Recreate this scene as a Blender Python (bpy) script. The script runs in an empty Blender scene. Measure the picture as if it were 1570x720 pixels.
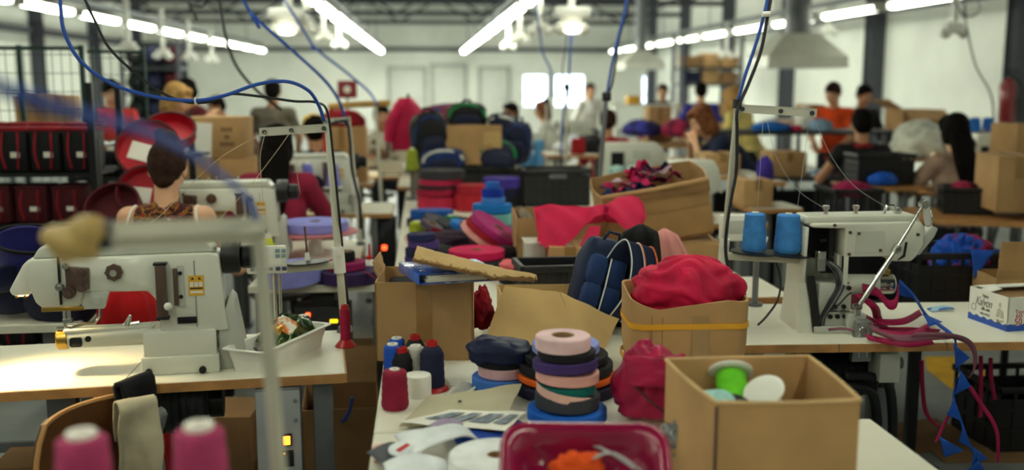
import bpy, bmesh, math, random
from mathutils import Vector, Matrix, Euler, Quaternion, noise
R = math.radians
PI = math.pi
random.seed(7)
SC = bpy.context.scene
COL = SC.collection

# ------------------------------------------------------------------ camera model (world metres; +Y down the hall)
FPX = 1526.0
YAW, PIT, CZ = R(5.06), R(8.7), 1.6
CF = Vector((math.sin(YAW)*math.cos(PIT), math.cos(YAW)*math.cos(PIT), -math.sin(PIT)))
CR = Vector((math.cos(YAW), -math.sin(YAW), 0))
CU = Vector((math.sin(YAW)*math.sin(PIT), math.cos(YAW)*math.sin(PIT), math.cos(PIT)))
def ray(px, py):
    return CF + CR*((px-785)/FPX) + CU*((360-py)/FPX)
def PY(px, py, Y):
    d = ray(px, py); t = Y/d.y
    return Vector((d.x*t, Y, CZ+d.z*t))
def PZ(px, py, z):
    d = ray(px, py); t = (z-CZ)/d.z
    return Vector((d.x*t, d.y*t, z))
def mpp(p):
    return (Vector(p)-Vector((0, 0, CZ))).dot(CF)/FPX

# ------------------------------------------------------------------ materials
MATS = {}
def lin(c):
    return tuple(((v/12.92) if v <= .04045 else ((v+.055)/1.055)**2.4) for v in c)
def H(h):
    h = h.lstrip('#')
    return lin(tuple(int(h[i:i+2], 16)/255 for i in (0, 2, 4)))
def mat(name, hexc, rough=.6, metal=0.0, var=.12, nscale=8, bump=0.0, bscale=60, kind='noise', coat=0, trans=0, sheen=0, hex2=None, spec=.5, fac=(.35, .65), strength=None, alpha=1):
    if name in MATS: return MATS[name]
    m = bpy.data.materials.new(name); m.use_nodes = True
    nt = m.node_tree; N = nt.nodes; L = nt.links
    b = N['Principled BSDF']
    c = H(hexc)
    tc = N.new('ShaderNodeTexCoord')
    nz = N.new('ShaderNodeTexNoise'); nz.inputs['Scale'].default_value = nscale; nz.inputs['Detail'].default_value = 4
    L.new(tc.outputs['Object'], nz.inputs['Vector'])
    mr = N.new('ShaderNodeMapRange'); mr.inputs[1].default_value = fac[0]; mr.inputs[2].default_value = fac[1]
    L.new(nz.outputs['Fac'], mr.inputs[0])
    mx = N.new('ShaderNodeMix'); mx.data_type = 'RGBA'
    if hex2: c2 = H(hex2); a = c
    else:
        a = tuple(min(1, v*(1+var)) for v in c); c2 = tuple(v*(1-var) for v in c)
    mx.inputs[6].default_value = (*a, 1); mx.inputs[7].default_value = (*c2, 1)
    L.new(mr.outputs[0], mx.inputs[0])
    L.new(mx.outputs[2], b.inputs['Base Color'])
    b.inputs['Roughness'].default_value = rough; b.inputs['Metallic'].default_value = metal
    b.inputs['Specular IOR Level'].default_value = spec
    if coat: b.inputs['Coat Weight'].default_value = coat
    if trans: b.inputs['Transmission Weight'].default_value = trans
    if sheen:
        b.inputs['Sheen Weight'].default_value = sheen
    if alpha < 1: b.inputs['Alpha'].default_value = alpha
    if bump:
        if kind == 'noise':
            t = N.new('ShaderNodeTexNoise'); t.inputs['Scale'].default_value = bscale; t.inputs['Detail'].default_value = 3
            out = t.outputs['Fac']
        elif kind in ('rings', 'bands'):
            t = N.new('ShaderNodeTexWave'); t.wave_type = 'BANDS'; t.bands_direction = 'Z'
            t.inputs['Scale'].default_value = bscale; t.inputs['Distortion'].default_value = .6 if kind == 'bands' else 0
            out = t.outputs['Fac']
        else:
            t = N.new('ShaderNodeTexVoronoi'); t.inputs['Scale'].default_value = bscale
            out = t.outputs['Distance']
        L.new(tc.outputs['Object'], t.inputs['Vector'])
        bp = N.new('ShaderNodeBump'); bp.inputs['Strength'].default_value = bump; bp.inputs['Distance'].default_value = .004
        L.new(out, bp.inputs['Height']); L.new(bp.outputs['Normal'], b.inputs['Normal'])
    if strength:
        b.inputs['Emission Color'].default_value = (*c, 1); b.inputs['Emission Strength'].default_value = strength
    MATS[name] = m
    return m
def emit(name, hexc, s):
    return mat(name, hexc, strength=s, var=0)

# ------------------------------------------------------------------ mesh builder
class MB:
    def __init__(s): s.bm = bmesh.new(); s.mi = 0
    def _fin(s, verts, M, faces=None):
        if M is not None:
            for v in verts: v.co = M @ v.co
        if s.mi:
            fs = set()
            for v in verts: fs.update(v.link_faces)
            for f in fs: f.material_index = s.mi
        return s
    def box(s, c, size, rot=None, bev=0, seg=2, M=None):
        t = bmesh.new()
        bmesh.ops.create_cube(t, size=1)
        for v in t.verts: v.co = Vector((v.co.x*size[0], v.co.y*size[1], v.co.z*size[2]))
        if bev: bmesh.ops.bevel(t, geom=t.edges[:], offset=bev, segments=seg, affect='EDGES', profile=.5)
        T = Matrix.Translation(Vector(c))
        if rot is not None: T = T @ Euler(rot).to_matrix().to_4x4()
        if M is not None: T = M @ T
        return s.merge(t, T)
    def merge(s, t, T=None):
        mp = {}
        for v in t.verts: mp[v] = s.bm.verts.new(T @ v.co if T is not None else v.co)
        for f in t.faces:
            try:
                nf = s.bm.faces.new([mp[v] for v in f.verts]); nf.material_index = s.mi
            except ValueError: pass
        t.free()
        return s
    def lathe(s, prof, seg=24, M=None, cap=True):
        """prof: list of (radius, z) bottom to top"""
        bm = s.bm; rings = []
        for r, z in prof:
            rings.append([bm.verts.new((r*math.cos(2*PI*i/seg), r*math.sin(2*PI*i/seg), z)) for i in range(seg)])
        for a, b in zip(rings, rings[1:]):
            for i in range(seg):
                f = bm.faces.new((a[i], a[(i+1) % seg], b[(i+1) % seg], b[i])); f.material_index = s.mi
        if cap:
            f = bm.faces.new(list(reversed(rings[0]))); f.material_index = s.mi
            f = bm.faces.new(rings[-1]); f.material_index = s.mi
        return s._fin([v for r_ in rings for v in r_], M)
    def cyl(s, p0, p1, r0, r1=None, seg=16, bev=0):
        p0, p1 = Vector(p0), Vector(p1); d = p1-p0; L = d.length
        r1 = r0 if r1 is None else r1
        M = Matrix.Translation(p0) @ d.to_track_quat('Z', 'Y').to_matrix().to_4x4()
        if bev: prof = [(r0-bev, 0), (r0, bev), (r1, L-bev), (r1-bev, L)]
        else: prof = [(r0, 0), (r1, L)]
        return s.lathe(prof, seg, M)
    def ring(s, prof, seg=32, M=None):
        """closed profile lathe (torus like): list of (r,z) loop"""
        bm = s.bm; rings = []
        for r, z in prof:
            rings.append([bm.verts.new((r*math.cos(2*PI*i/seg), r*math.sin(2*PI*i/seg), z)) for i in range(seg)])
        n = len(rings)
        for k in range(n):
            a, b = rings[k], rings[(k+1) % n]
            for i in range(seg):
                f = bm.faces.new((a[i], a[(i+1) % seg], b[(i+1) % seg], b[i])); f.material_index = s.mi
        return s._fin([v for r_ in rings for v in r_], M)
    def ell(s, c, r, rot=None, seg=16, M=None):
        t = bmesh.new()
        bmesh.ops.create_uvsphere(t, u_segments=seg, v_segments=max(6, seg*2//3), radius=1)
        for v in t.verts: v.co = Vector((v.co.x*r[0], v.co.y*r[1], v.co.z*r[2]))
        T = Matrix.Translation(Vector(c))
        if rot is not None: T = T @ Euler(rot).to_matrix().to_4x4()
        if M is not None: T = M @ T
        return s.merge(t, T)
    def tube(s, pts, r, seg=8, cap=True, flat=None):
        """pts list of Vectors; r float or list; flat=(w,h) gives flattened section"""
        bm = s.bm; P = [Vector(p) for p in pts]; n = len(P)
        rr = r if isinstance(r, (list, tuple)) else [r]*n
        rings = []; up = None
        for i in range(n):
            d = (P[min(i+1, n-1)]-P[max(i-1, 0)]).normalized()
            if up is None:
                a = Vector((0, 0, 1)) if abs(d.z) < .9 else Vector((0, 1, 0))
                up = (a-d*a.dot(d)).normalized()
            else:
                up = (up-d*up.dot(d))
                up = up.normalized() if up.length > 1e-6 else d.orthogonal().normalized()
            sd = d.cross(up)
            rings.append([bm.verts.new(P[i]+(sd*math.cos(2*PI*k/seg)+up*math.sin(2*PI*k/seg))*rr[i]) for k in range(seg)])
        for a, b in zip(rings, rings[1:]):
            for k in range(seg):
                f = bm.faces.new((a[k], a[(k+1) % seg], b[(k+1) % seg], b[k])); f.material_index = s.mi
        if cap:
            for f in (list(reversed(rings[0])), rings[-1]):
                f = bm.faces.new(f); f.material_index = s.mi
        return s
    def prism(s, poly, y0, y1, bev=0, seg=2, M=None):
        """poly: (x,z) outline extruded from y0 (front) to y1"""
        t = bmesh.new()
        vs = [t.verts.new((x, y0, z)) for x, z in poly]
        f = t.faces.new(vs)
        ex = bmesh.ops.extrude_face_region(t, geom=[f])
        bmesh.ops.translate(t, verts=[v for v in ex['geom'] if isinstance(v, bmesh.types.BMVert)], vec=(0, y1-y0, 0))
        bmesh.ops.recalc_face_normals(t, faces=t.faces)
        if bev:
            bmesh.ops.bevel(t, geom=t.edges[:], offset=bev, segments=seg, affect='EDGES', profile=.5)
        return s.merge(t, M)
    def sheet(s, fn, nu, nv, thick=0.0):
        """fn(u,v)->Vector for u,v in 0..1 ; thick gives it a second side"""
        bm = s.bm
        G = [[Vector(fn(i/nu, j/nv)) for j in range(nv+1)] for i in range(nu+1)]
        def nrm(i, j):
            a = G[min(i+1, nu)][j]-G[max(i-1, 0)][j]; b = G[i][min(j+1, nv)]-G[i][max(j-1, 0)]
            n = a.cross(b); return n.normalized() if n.length > 1e-9 else Vector((0, 0, 1))
        A = [[bm.verts.new(G[i][j]) for j in range(nv+1)] for i in range(nu+1)]
        def q(V, flip):
            for i in range(nu):
                for j in range(nv):
                    w = (V[i][j], V[i+1][j], V[i+1][j+1], V[i][j+1])
                    f = bm.faces.new(w[::-1] if flip else w); f.material_index = s.mi
        q(A, False)
        if thick:
            B = [[bm.verts.new(G[i][j]-nrm(i, j)*thick) for j in range(nv+1)] for i in range(nu+1)]
            q(B, True)
            rim = [(i, 0) for i in range(nu)]+[(nu, j) for j in range(nv)]+[(i, nv) for i in range(nu, 0, -1)]+[(0, j) for j in range(nv, 0, -1)]
            for k in range(len(rim)):
                a, b = rim[k], rim[(k+1) % len(rim)]
                f = bm.faces.new((A[b[0]][b[1]], A[a[0]][a[1]], B[a[0]][a[1]], B[b[0]][b[1]])); f.material_index = s.mi
        return s
    def build(s, name, m=None, parent=None, smooth=40, loc=None, rot=None, mods=None):
        bmesh.ops.remove_doubles(s.bm, verts=s.bm.verts, dist=1e-6)
        bmesh.ops.recalc_face_normals(s.bm, faces=s.bm.faces)
        me = bpy.data.meshes.new(name); s.bm.to_mesh(me); s.bm.free()
        if smooth:
            me.polygons.foreach_set('use_smooth', [True]*len(me.polygons))
            if smooth < 180: me.set_sharp_from_angle(angle=R(smooth))
        for x in (m if isinstance(m, (list, tuple)) else [m]):
            if x is not None: me.materials.append(x)
        o = bpy.data.objects.new(name, me); COL.objects.link(o)
        if parent is not None: o.parent = parent
        if loc is not None: o.location = loc
        if rot is not None: o.rotation_euler = rot
        return o

def tag(o, label, cat, group=None, kind=None):
    o['label'] = label; o['category'] = cat
    if group: o['group'] = group
    if kind: o['kind'] = kind
    return o
def thing(name, label, cat, loc=(0, 0, 0), rz=0, group=None, rot=None, scale=None):
    o = bpy.data.objects.new(name, None); COL.objects.link(o)
    o.empty_display_size = .05
    o.location = loc; o.rotation_euler = rot if rot is not None else (0, 0, rz)
    if scale: o.scale = (scale,)*3 if not hasattr(scale, '__len__') else scale
    return tag(o, label, cat, group)
def structure(o):
    o['kind'] = 'structure'; return o
def kids(o): return [c for c in bpy.data.objects if c.parent == o]
KIDS = {}
def copy_tree(o, label=None, loc=None, rz=None, group=None, parent=None, rot=None):
    c = o.copy(); COL.objects.link(c)
    if parent is not None: c.parent = parent
    if label: c['label'] = label
    if group: c['group'] = group
    if loc is not None: c.location = loc
    if rz is not None: c.rotation_euler = (0, 0, rz)
    if rot is not None: c.rotation_euler = rot
    for ch in list(o.children): copy_tree(ch, parent=c)
    return c
def swap_mat(root, old, new):
    """give a copied thing its own colour: object-linked slot materials"""
    for o in [root]+list(root.children_recursive):
        if o.type == 'MESH':
            for sl in o.material_slots:
                if sl.material == old:
                    sl.link = 'OBJECT'; sl.material = new
def smooth_path(pts, n=8):
    """Catmull-Rom"""
    P = [Vector(p) for p in pts]; out = []
    for i in range(len(P)-1):
        p0 = P[max(i-1, 0)]; p1 = P[i]; p2 = P[i+1]; p3 = P[min(i+2, len(P)-1)]
        for k in range(n):
            t = k/n
            out.append(.5*((2*p1)+(p2-p0)*t+(2*p0-5*p1+4*p2-p3)*t*t+(3*p1-p0-3*p2+p3)*t**3))
    out.append(P[-1]); return out
def voxel(o, size, smooth=2, fac=.5):
    """make one continuous skin out of overlapping pieces"""
    md = o.modifiers.new('r', 'REMESH'); md.mode = 'VOXEL'; md.voxel_size = size; md.use_smooth_shade = True
    if smooth:
        sm = o.modifiers.new('s', 'SMOOTH'); sm.iterations = smooth; sm.factor = fac
    dg = bpy.context.evaluated_depsgraph_get(); dg.update()
    me = bpy.data.meshes.new_from_object(o.evaluated_get(dg))
    o.modifiers.clear()
    mats = [x for x in o.data.materials]
    old = o.data; o.data = me; bpy.data.meshes.remove(old)
    me.materials.clear()
    for x in mats: me.materials.append(x)
    me.polygons.foreach_set('use_smooth', [True]*len(me.polygons))
    return o
def text_mesh(name, s, size, m, parent, M, depth=.0004, align='CENTER', shear=0, spacing=1, sx=1):
    cu = bpy.data.curves.new(name, 'FONT'); cu.body = s; cu.size = size; cu.align_x = align; cu.align_y = 'CENTER'
    cu.extrude = depth; cu.shear = shear; cu.space_character = spacing
    o = bpy.data.objects.new(name, cu); COL.objects.link(o)
    dg = bpy.context.evaluated_depsgraph_get(); dg.update()
    me = bpy.data.meshes.new_from_object(o.evaluated_get(dg))
    bpy.data.objects.remove(o); bpy.data.curves.remove(cu)
    me.materials.clear(); me.materials.append(m)
    for v in me.vertices: v.co = Vector((v.co.x*sx, v.co.y, v.co.z))
    o = bpy.data.objects.new(name, me); COL.objects.link(o); o.parent = parent; o.matrix_local = M
    return o
def fbm(p, o=4): return noise.fractal(Vector(p), 1.0, 2.0, o)
def ridge(p, o=3): return noise.turbulence(Vector(p), o, True)

# common materials
def M_(k): return MATS[k]
mat('white_paint', 'd9d8c8', .35, var=.05)
mat('machine_white', 'd6d6c9', .3, var=.04, nscale=4, coat=.2)
mat('machine_grey', 'b9bbb2', .35, var=.05)
mat('laminate', 'e6e2d2', .35, var=.04, nscale=3)
mat('wood_edge', 'b5834e', .5, var=.18, nscale=14)
mat('steel_grey', '6d7073', .45, metal=.3, var=.1)
mat('steel_dark', '34373b', .5, metal=.3, var=.1)
mat('chrome', 'c9c9c4', .18, metal=1, var=.03)
mat('black_plastic', '16171a', .45, var=.2)
mat('black_metal', '1a1b1f', .38, metal=.4, var=.15)
mat('carton', 'b08a5c', .85, var=.13, nscale=5, bump=.15, bscale=120)
mat('carton_dark', '8d6a45', .85, var=.13, nscale=5, bump=.15, bscale=120)
mat('carton_inside', 'a27c50', .9, var=.1, nscale=5)
mat('tape', '9c7748', .18, var=.1, coat=.6)
mat('paper', 'e9e6dc', .8, var=.03)
mat('white_plastic', 'e2e1d8', .4, var=.03)
mat('cable_blue', '1d4fae', .4, var=.08)
mat('cable_black', '17171a', .45, var=.1)
mat('red_plastic', 'b3171f', .35, var=.1)
mat('thread_pole', 'c9c7b8', .4, metal=.1, var=.05)
mat('rubber', '101012', .8, var=.1)
mat('brass', 'c39b4a', .25, metal=1, var=.1)
mat('bronze', '6f5a52', .35, metal=.7, var=.15)
mat('yellow_label', 'e0a92c', .5, var=.05)
mat('black_print', '1b1a1a', .6, var=.1)
mat('red_print', 'a3262a', .6, var=.1)
mat('red_light', 'ff4a22', strength=6, var=0)
mat('orange_light', 'ff6a18', strength=9, var=0)
LAMP = 18.5
# ------------------------------------------------------------------ camera
cam = bpy.data.cameras.new('camera'); cam_o = bpy.data.objects.new('camera', cam); COL.objects.link(cam_o)
cam.sensor_width = 36; cam.lens = FPX*36/1570
cam_o.location = (0, 0, CZ); cam_o.rotation_euler = (PI/2-PIT, 0, -YAW)
cam.clip_start = .05; cam.clip_end = 100
cam.dof.use_dof = True; cam.dof.focus_distance = 3.1; cam.dof.aperture_fstop = 1.4; cam.dof.aperture_blades = 0
SC.camera = cam_o
SC.view_settings.view_transform = 'Standard'; SC.view_settings.look = 'None'; SC.view_settings.gamma = 1
SC.view_settings.exposure = 0.0
SC.view_settings.use_curve_mapping = False
w = bpy.data.worlds.new('World'); SC.world = w; w.use_nodes = True
w.node_tree.nodes['Background'].inputs[0].default_value = (.75, .85, 1, 1)
w.node_tree.nodes['Background'].inputs[1].default_value = 9

# ------------------------------------------------------------------ room shell
XL, XR, Y0, Y1, RZ = -9.0, 7.6, -5.0, 34.0, 4.35
mat('wall_paint', 'eceee4', .7, var=.05, nscale=1.2)
mat('wall_low', 'c3c8bb', .7, var=.05, nscale=1.2)
mat('roof_sheet', '55575b', .7, var=.12, nscale=2)
mat('truss_steel', '3a3b41', .6, var=.1)
mat('column_paint', '4b4d57', .6, var=.08)
def floor_mat():
    m = mat('floor_vinyl', '8f9391', .55, var=.14, nscale=2.5, bump=.1, bscale=40)
    return m
o = MB().box(((XL+XR)/2, (Y0+Y1)/2, -.05), (XR-XL, Y1-Y0, .1)).build('floor', floor_mat(), smooth=0); structure(o)
def wallbox(name, c, s, m='wall_paint'):
    return structure(MB().box(c, s).build(name, M_(m), smooth=0))
wallbox('wall_right', (XR+.1, (Y0+Y1)/2, RZ/2), (.2, Y1-Y0, RZ))
wallbox('wall_left', (XL-.1, (Y0+Y1)/2, RZ/2), (.2, Y1-Y0, RZ))
wallbox('wall_back', ((XL+XR)/2, Y0-.1, RZ/2), (XR-XL+.4, .2, RZ))
structure(MB().box(((XL+XR)/2, (Y0+Y1)/2, RZ+.05), (XR-XL+.4, Y1-Y0+.4, .1)).build('ceiling', M_('roof_sheet'), smooth=0))
# far wall with real window openings
wins = [(PY(801, 113, Y1), PY(840, 165, Y1)), (PY(849, 113, Y1), PY(897, 165, Y1)), (PY(984, 115, Y1), PY(1010, 160, Y1))]
mbw = MB(); xs = [XL-.2]
segs = []
for a, b in wins: segs.append((a.x, b.x, b.z, a.z))
prev = XL-.2
for (a, b, z0, z1) in segs:
    mbw.box(((prev+a)/2, Y1+.1, RZ/2), (a-prev, .2, RZ))
    mbw.box(((a+b)/2, Y1+.1, z0/2), (b-a, .2, z0)); mbw.box(((a+b)/2, Y1+.1, (RZ+z1)/2), (b-a, .2, RZ-z1))
    prev = b
mbw.box(((prev+XR+.2)/2, Y1+.1, RZ/2), (XR+.2-prev, .2, RZ))
structure(mbw.build('wall_far', M_('wall_paint'), smooth=0))
mat('glass', 'dfe8ea', .05, var=0, trans=1, spec=.5)
mat('window_frame', 'e4e4dc', .4, var=.03)
emit('daylight_panel', 'fffbe8', 6)
for i, (a, b, z0, z1) in enumerate(segs):
    e = bpy.data.objects.new('window_%d' % (i+1), None); COL.objects.link(e); structure(e); e.location = ((a+b)/2, Y1, z0)
    w_, h_ = b-a, z1-z0
    fm = MB()
    for x in (-w_/2+.03, w_/2-.03): fm.box((x, .05, h_/2), (.06, .08, h_))
    for z in (.03, h_*.36, h_-.03): fm.box((0, .05, z), (w_, .08, .06))
    fm.build('window_frame', M_('window_frame'), e, smooth=0)
    MB().box((0, .07, h_/2), (w_-.1, .008, h_-.1)).build('pane', M_('glass'), e, smooth=0)
# doors on far wall
mat('door_white', 'd7d9d0', .5, var=.04)
def door(i, px0, px1, ytop):
    a = PY(px0, ytop, Y1); b = PY(px1, ytop, Y1)
    e = bpy.data.objects.new('door_%d' % i, None); COL.objects.link(e); structure(e); e.location = ((a.x+b.x)/2, Y1-.02, 0)
    w_, h_ = b.x-a.x, a.z
    fm = MB()
    for x in (-w_/2, w_/2): fm.box((x, 0, h_/2), (.12, .1, h_))
    fm.box((0, 0, h_), (w_+.12, .1, .12)); fm.build('door_frame', M_('column_paint') if 0 else mat('door_frame', 'b0b3aa', .5), e, smooth=0)
    MB().box((0, .0, h_/2), (w_-.1, .05, h_-.08), bev=.01).build('door_leaf', M_('door_white'), e)
    MB().cyl((w_*.38, -.09, 1.05), (w_*.38-.13, -.09, 1.05), .015).build('handle', M_('chrome'), e)
door(1, 596, 652, 104); door(2, 662, 714, 100); door(3, 735, 780, 104)
# beams on the far wall
def beam(name, c, s, m='truss_steel'): return structure(MB().box(c, s, bev=.01, seg=1).build(name, M_(m), smooth=0))
beam('trim_1', ((XL+XR)/2, Y1-.06, PY(700, 76, Y1).z), (XR-XL, .1, .14), 'column_paint')
beam('trim_2', (XR-.05, (Y0+Y1)/2, 2.78), (.1, Y1-Y0, .16), 'column_paint')
beam('trim_3', (XL+.05, (Y0+Y1)/2, 2.78), (.1, Y1-Y0, .16), 'column_paint')
# columns
k = 0
for y in (3.9, 8.0, 12.1, 16.2, 20.2, 24.3, 28.4, 32.5):
    for x in (XL+.13, XR-.13):
        k += 1
        cm = MB(); cm.box((x, y, RZ/2), (.22, .02, RZ)); 
        for s in (-1, 1): cm.box((x, y+s*.11, RZ/2), (.26, .02, RZ))
        cm.box((x, y, RZ/2), (.05, .2, RZ))
        cm.box((x, y, .02), (.3, .3, .04))
        structure(cm.build('column_%d' % k, M_('column_paint'), smooth=0))
# roof trusses and purlins
k = 0
for y in (-.2, 3.9, 8.0, 12.1, 16.2, 20.2, 24.3, 28.4, 32.5):
    k += 1
    t = MB(); zb, zt = 3.5, 4.22
    t.box(((XL+XR)/2, y, zb), (XR-XL, .1, .12)); t.box(((XL+XR)/2, y, zt), (XR-XL, .1, .12))
    n = 14; dx = (XR-XL)/n
    for i in range(n):
        a = Vector((XL+i*dx, y, zb if i % 2 else zt)); b = Vector((XL+(i+1)*dx, y, zt if i % 2 else zb))
        t.tube([a, b], .035, 6)
    structure(t.build('trim_truss_%d' % k, M_('truss_steel'), smooth=0))
t = MB()
for i in range(12): t.box((XL+.7+i*1.38, (Y0+Y1)/2, 4.3), (.08, Y1-Y0, .08))
structure(t.build('trim_purlins', M_('truss_steel'), smooth=0))

# ------------------------------------------------------------------ ceiling lamps (long rows)
emit('lamp_tube', 'f3f8e0', LAMP)
mat('lamp_housing', 'd5d6d0', .4, var=.03)
ROWS = [(-4.9, 'white fluorescent strip lamp in the outer row over the wire cage side', 'fluorescent lamps over the wire cage side'),
        (-1.3, 'white fluorescent strip lamp in the inner row over the grey sewing machines', 'fluorescent lamps over the sewing machine row'),
        (1.3, 'white fluorescent strip lamp in the inner row over the open cartons', 'fluorescent lamps over the carton tables'),
        (6.0, 'white fluorescent strip lamp in the outer row near the fire extinguisher wall', 'fluorescent lamps near the extinguisher wall')]
LZ = 2.55
first = None
for x, lab, grp in ROWS:
    ys = [12.9+2.13*i+.9 for i in range(-7, 9)]
    for y in ys:
        if first is None:
            r = thing('ceiling_lamp', lab, 'lamp', (x, y, LZ), 0, grp)
            MB().prism([(-.09, .05), (-.05, .10), (.05, .10), (.09, .05)], -.9, .9).build('lamp_housing', M_('lamp_housing'), r, smooth=0)
            tb = MB()
            tb.prism([(-.065, .045), (-.06, 0), (-.03, -.02), (.03, -.02), (.06, 0), (.065, .045)], -.87, .87)
            tb.build('diffuser', M_('lamp_tube'), r, smooth=30)
            for s in (-.88, .88): MB().box((0, s, .02), (.16, .03, .09)).build('end_cap', M_('lamp_housing'), r, smooth=0)
            for s in (-.6, .6): MB().cyl((0, s, .1), (0, s, .16), .008, seg=6).build('hanger', M_('steel_grey'), r)
            first = r
        else:
            lc_ = copy_tree(first, lab, (x, y, LZ), group=grp)
            if x > 5: swap_mat(lc_, M_('lamp_tube'), emit('lamp_tube_dim', 'f4f9e6', LAMP*.5))
            elif y > 15: swap_mat(lc_, M_('lamp_tube'), emit('lamp_tube_far', 'f4f9e6', LAMP*5) if abs(x) < 2 else emit('lamp_tube_outer', 'f4f9e6', LAMP*(1.0)))
    tr = thing('cable_trunking', 'grey steel trunking carrying the ' + grp, 'cable trunking', (x, 15, LZ+.16))
    MB().box((0, 0, .04), (.1, 33, .08)).build('channel', M_('steel_grey'), tr, smooth=0)
    for i in range(8):
        MB().cyl((0, -14.4+i*4.05, .08), (0, -14.4+i*4.05, 3.46-LZ-.16), .012, seg=6).build('rod', M_('steel_grey'), tr)
# ------------------------------------------------------------------ people
mat('skin_light', 'd9a582', .55, var=.06); mat('skin_tan', 'bd8763', .55, var=.06)
mat('hair_brown', '2e1b14', .75, spec=.15, var=.3, nscale=30, bump=.4, bscale=90); mat('hair_black', '0f0b09', .8, spec=.1, var=.3, nscale=30, bump=.4, bscale=90)
mat('hair_blond', 'b98f55', .7, spec=.2, var=.25, nscale=30, bump=.4, bscale=90); mat('hair_auburn', '6e4024', .7, spec=.2, var=.25, nscale=30, bump=.4, bscale=90)
mat('eye_white', 'e8e6e0', .3, var=.02); mat('eye_dark', '1d1512', .3, var=.02); mat('lips', 'a2564c', .5, var=.05)
def ik(a, b, l1, l2, pole):
    d = b-a; L = min(d.length, (l1+l2)*.999); n = d.normalized(); b = a+n*L
    x = (l1*l1-l2*l2+L*L)/(2*L); h = math.sqrt(max(0, l1*l1-x*x))
    p = pole-n*pole.dot(n); p = p.normalized() if p.length > 1e-5 else n.orthogonal().normalized()
    return a+n*x+p*h, b
def caps(mb, a, b, r0, r1, seg=12, round0=True, round1=True):
    mb.cyl(a, b, r0, r1, seg)
    if round0: mb.ell(a, (r0,)*3, seg=seg)
    if round1: mb.ell(b, (r1,)*3, seg=seg)
def person(label, loc, rz, skin='skin_light', hair=('short', 'hair_brown'), shirt=('shirt_m',), trousers='trousers_dark', seat=None, lean=0, twist=0,
           hands=((-.25, -.25, 1.0), (.25, -.25, 1.0)), head=(0, 0), size=1.0, vox=.0095, sleeve=.55, extras=None, side=0):
    """faces -Y; hands are local (x,y,z); seat = seat height when sitting; head=(yaw,pitch)"""
    root = thing('person', label, 'person', loc, rz, scale=size)
    hipz = .89 if seat is None else seat+.09
    hip = Vector((0, 0, hipz))
    tq = Euler((lean, side, 0)).to_matrix()          # +lean bends forward (towards -Y)
    tw = Euler((0, 0, twist)).to_matrix()
    def T(x, y, z): return hip+tq @ (tw @ Vector((x, y, z)) if z > .2 else Vector((x, y, z)))
    neck = T(0, .01, .50); ntop = neck+(tq @ Vector((0, -.02, .085)))
    sh = [T(s*.165, .005, .455) for s in (-1, 1)]
    body = MB(); top = MB()
    # torso
    for mb, k in ((body, 0), (top, .013)):
        for c, r in (((0, 0, 0), (.165, .115, .12)), ((0, 0, .14), (.135+k*.4, .1, .13)), ((0, 0, .30), (.155, .115, .15)), ((0, .005, .40), (.15, .095, .1))):
            mb.ell(T(*c), tuple(v+k for v in r), rot=(lean, side, twist if c[2] > .2 else 0))
        if k == 0 or sleeve > 0: caps(mb, sh[0], sh[1], .06+k, .06+k)
        else: caps(mb, T(-.095, .005, .45), T(.095, .005, .45), .06+k, .06+k)
        mb.cyl(T(0, .01, .40), T(0, .01, .505), .10+k, .062+k)
        for s in (-1, 1): mb.cyl(T(s*(.13 if sleeve > 0 or k == 0 else .085), 0, .42), T(0, .01, .50), .06+k, .05+k)
    caps(body, neck, ntop, .052, .05)
    # arms
    for i, s in ((0, -1), (1, 1)):
        el, wr = ik(sh[i], Vector(hands[i]), .285, .25, Vector((s*.6, .35, -.8)))
        caps(body, sh[i], el, .048, .041); caps(body, el, wr, .042, .028)
        if sleeve > 0:
            t1 = min(sleeve*2, 1); e = sh[i].lerp(el, t1)
            caps(top, sh[i], e, .062, .057, round1=sleeve > .5)
            if sleeve > .5:
                e2 = el.lerp(wr, (sleeve-.5)*2); top.cyl(el, e2, .056, .043)
        # hand
        fd = (wr-el).normalized(); side_ = fd.cross(Vector((0, 0, 1)));
        if side_.length < .1: side_ = Vector((1, 0, 0))
        side_.normalize(); up = side_.cross(fd).normalized()
        fd2 = (fd-up*.25).normalized()
        pc = wr+fd2*.05
        caps(body, wr, wr+fd2*.03, .027, .03)
        for q in (-.022, -.008, .008, .022): caps(body, wr+fd2*.02+side_*q*.7, wr+fd2*.085+side_*q*1.25, .0135, .012, 8)
        for q, ln in ((-.03, .066), (-.010, .08), (.010, .075), (.03, .058)):
            b = wr+fd2*.085+side_*q; m_ = b+(fd2-up*.15).normalized()*ln*.5+side_*q*.15; e_ = m_+(fd2*.7-up*.65).normalized()*ln*.5
            caps(body, b, m_, .0098, .009, 8); caps(body, m_, e_, .009, .0075, 8)
        ts = -s
        b = wr+fd2*.03+side_*.026*ts; m_ = b+(fd2*.7+side_*ts*.8-up*.2).normalized()*.042; e_ = m_+(fd2*.95+side_*ts*.2-up*.2).normalized()*.032
        caps(body, b, m_, .013, .011, 8); caps(body, m_, e_, .0105, .0085, 8)
    # legs
    tr = MB()
    for s in (-1, 1):
        h = hip+Vector((s*.088, 0, -.03))
        if seat is None: kn = Vector((s*.095, -.02, .48)); an = Vector((s*.10, .02, .075))
        else: kn = h+Vector((s*.05, -.42, -.02)); an = Vector((kn.x, kn.y+.03, .075))
        caps(body, h, kn, .085, .058); caps(body, kn, an, .058, .037)
        body.ell((an.x, an.y-.07, .04), (.045, .125, .04))
        caps(tr, h, kn, .105, .075); tr.cyl(kn, an.lerp(kn, .06), .078, .066)
    tr.ell(hip, (.178, .13, .11)); 
    # head
    hy, hp = head
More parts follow.
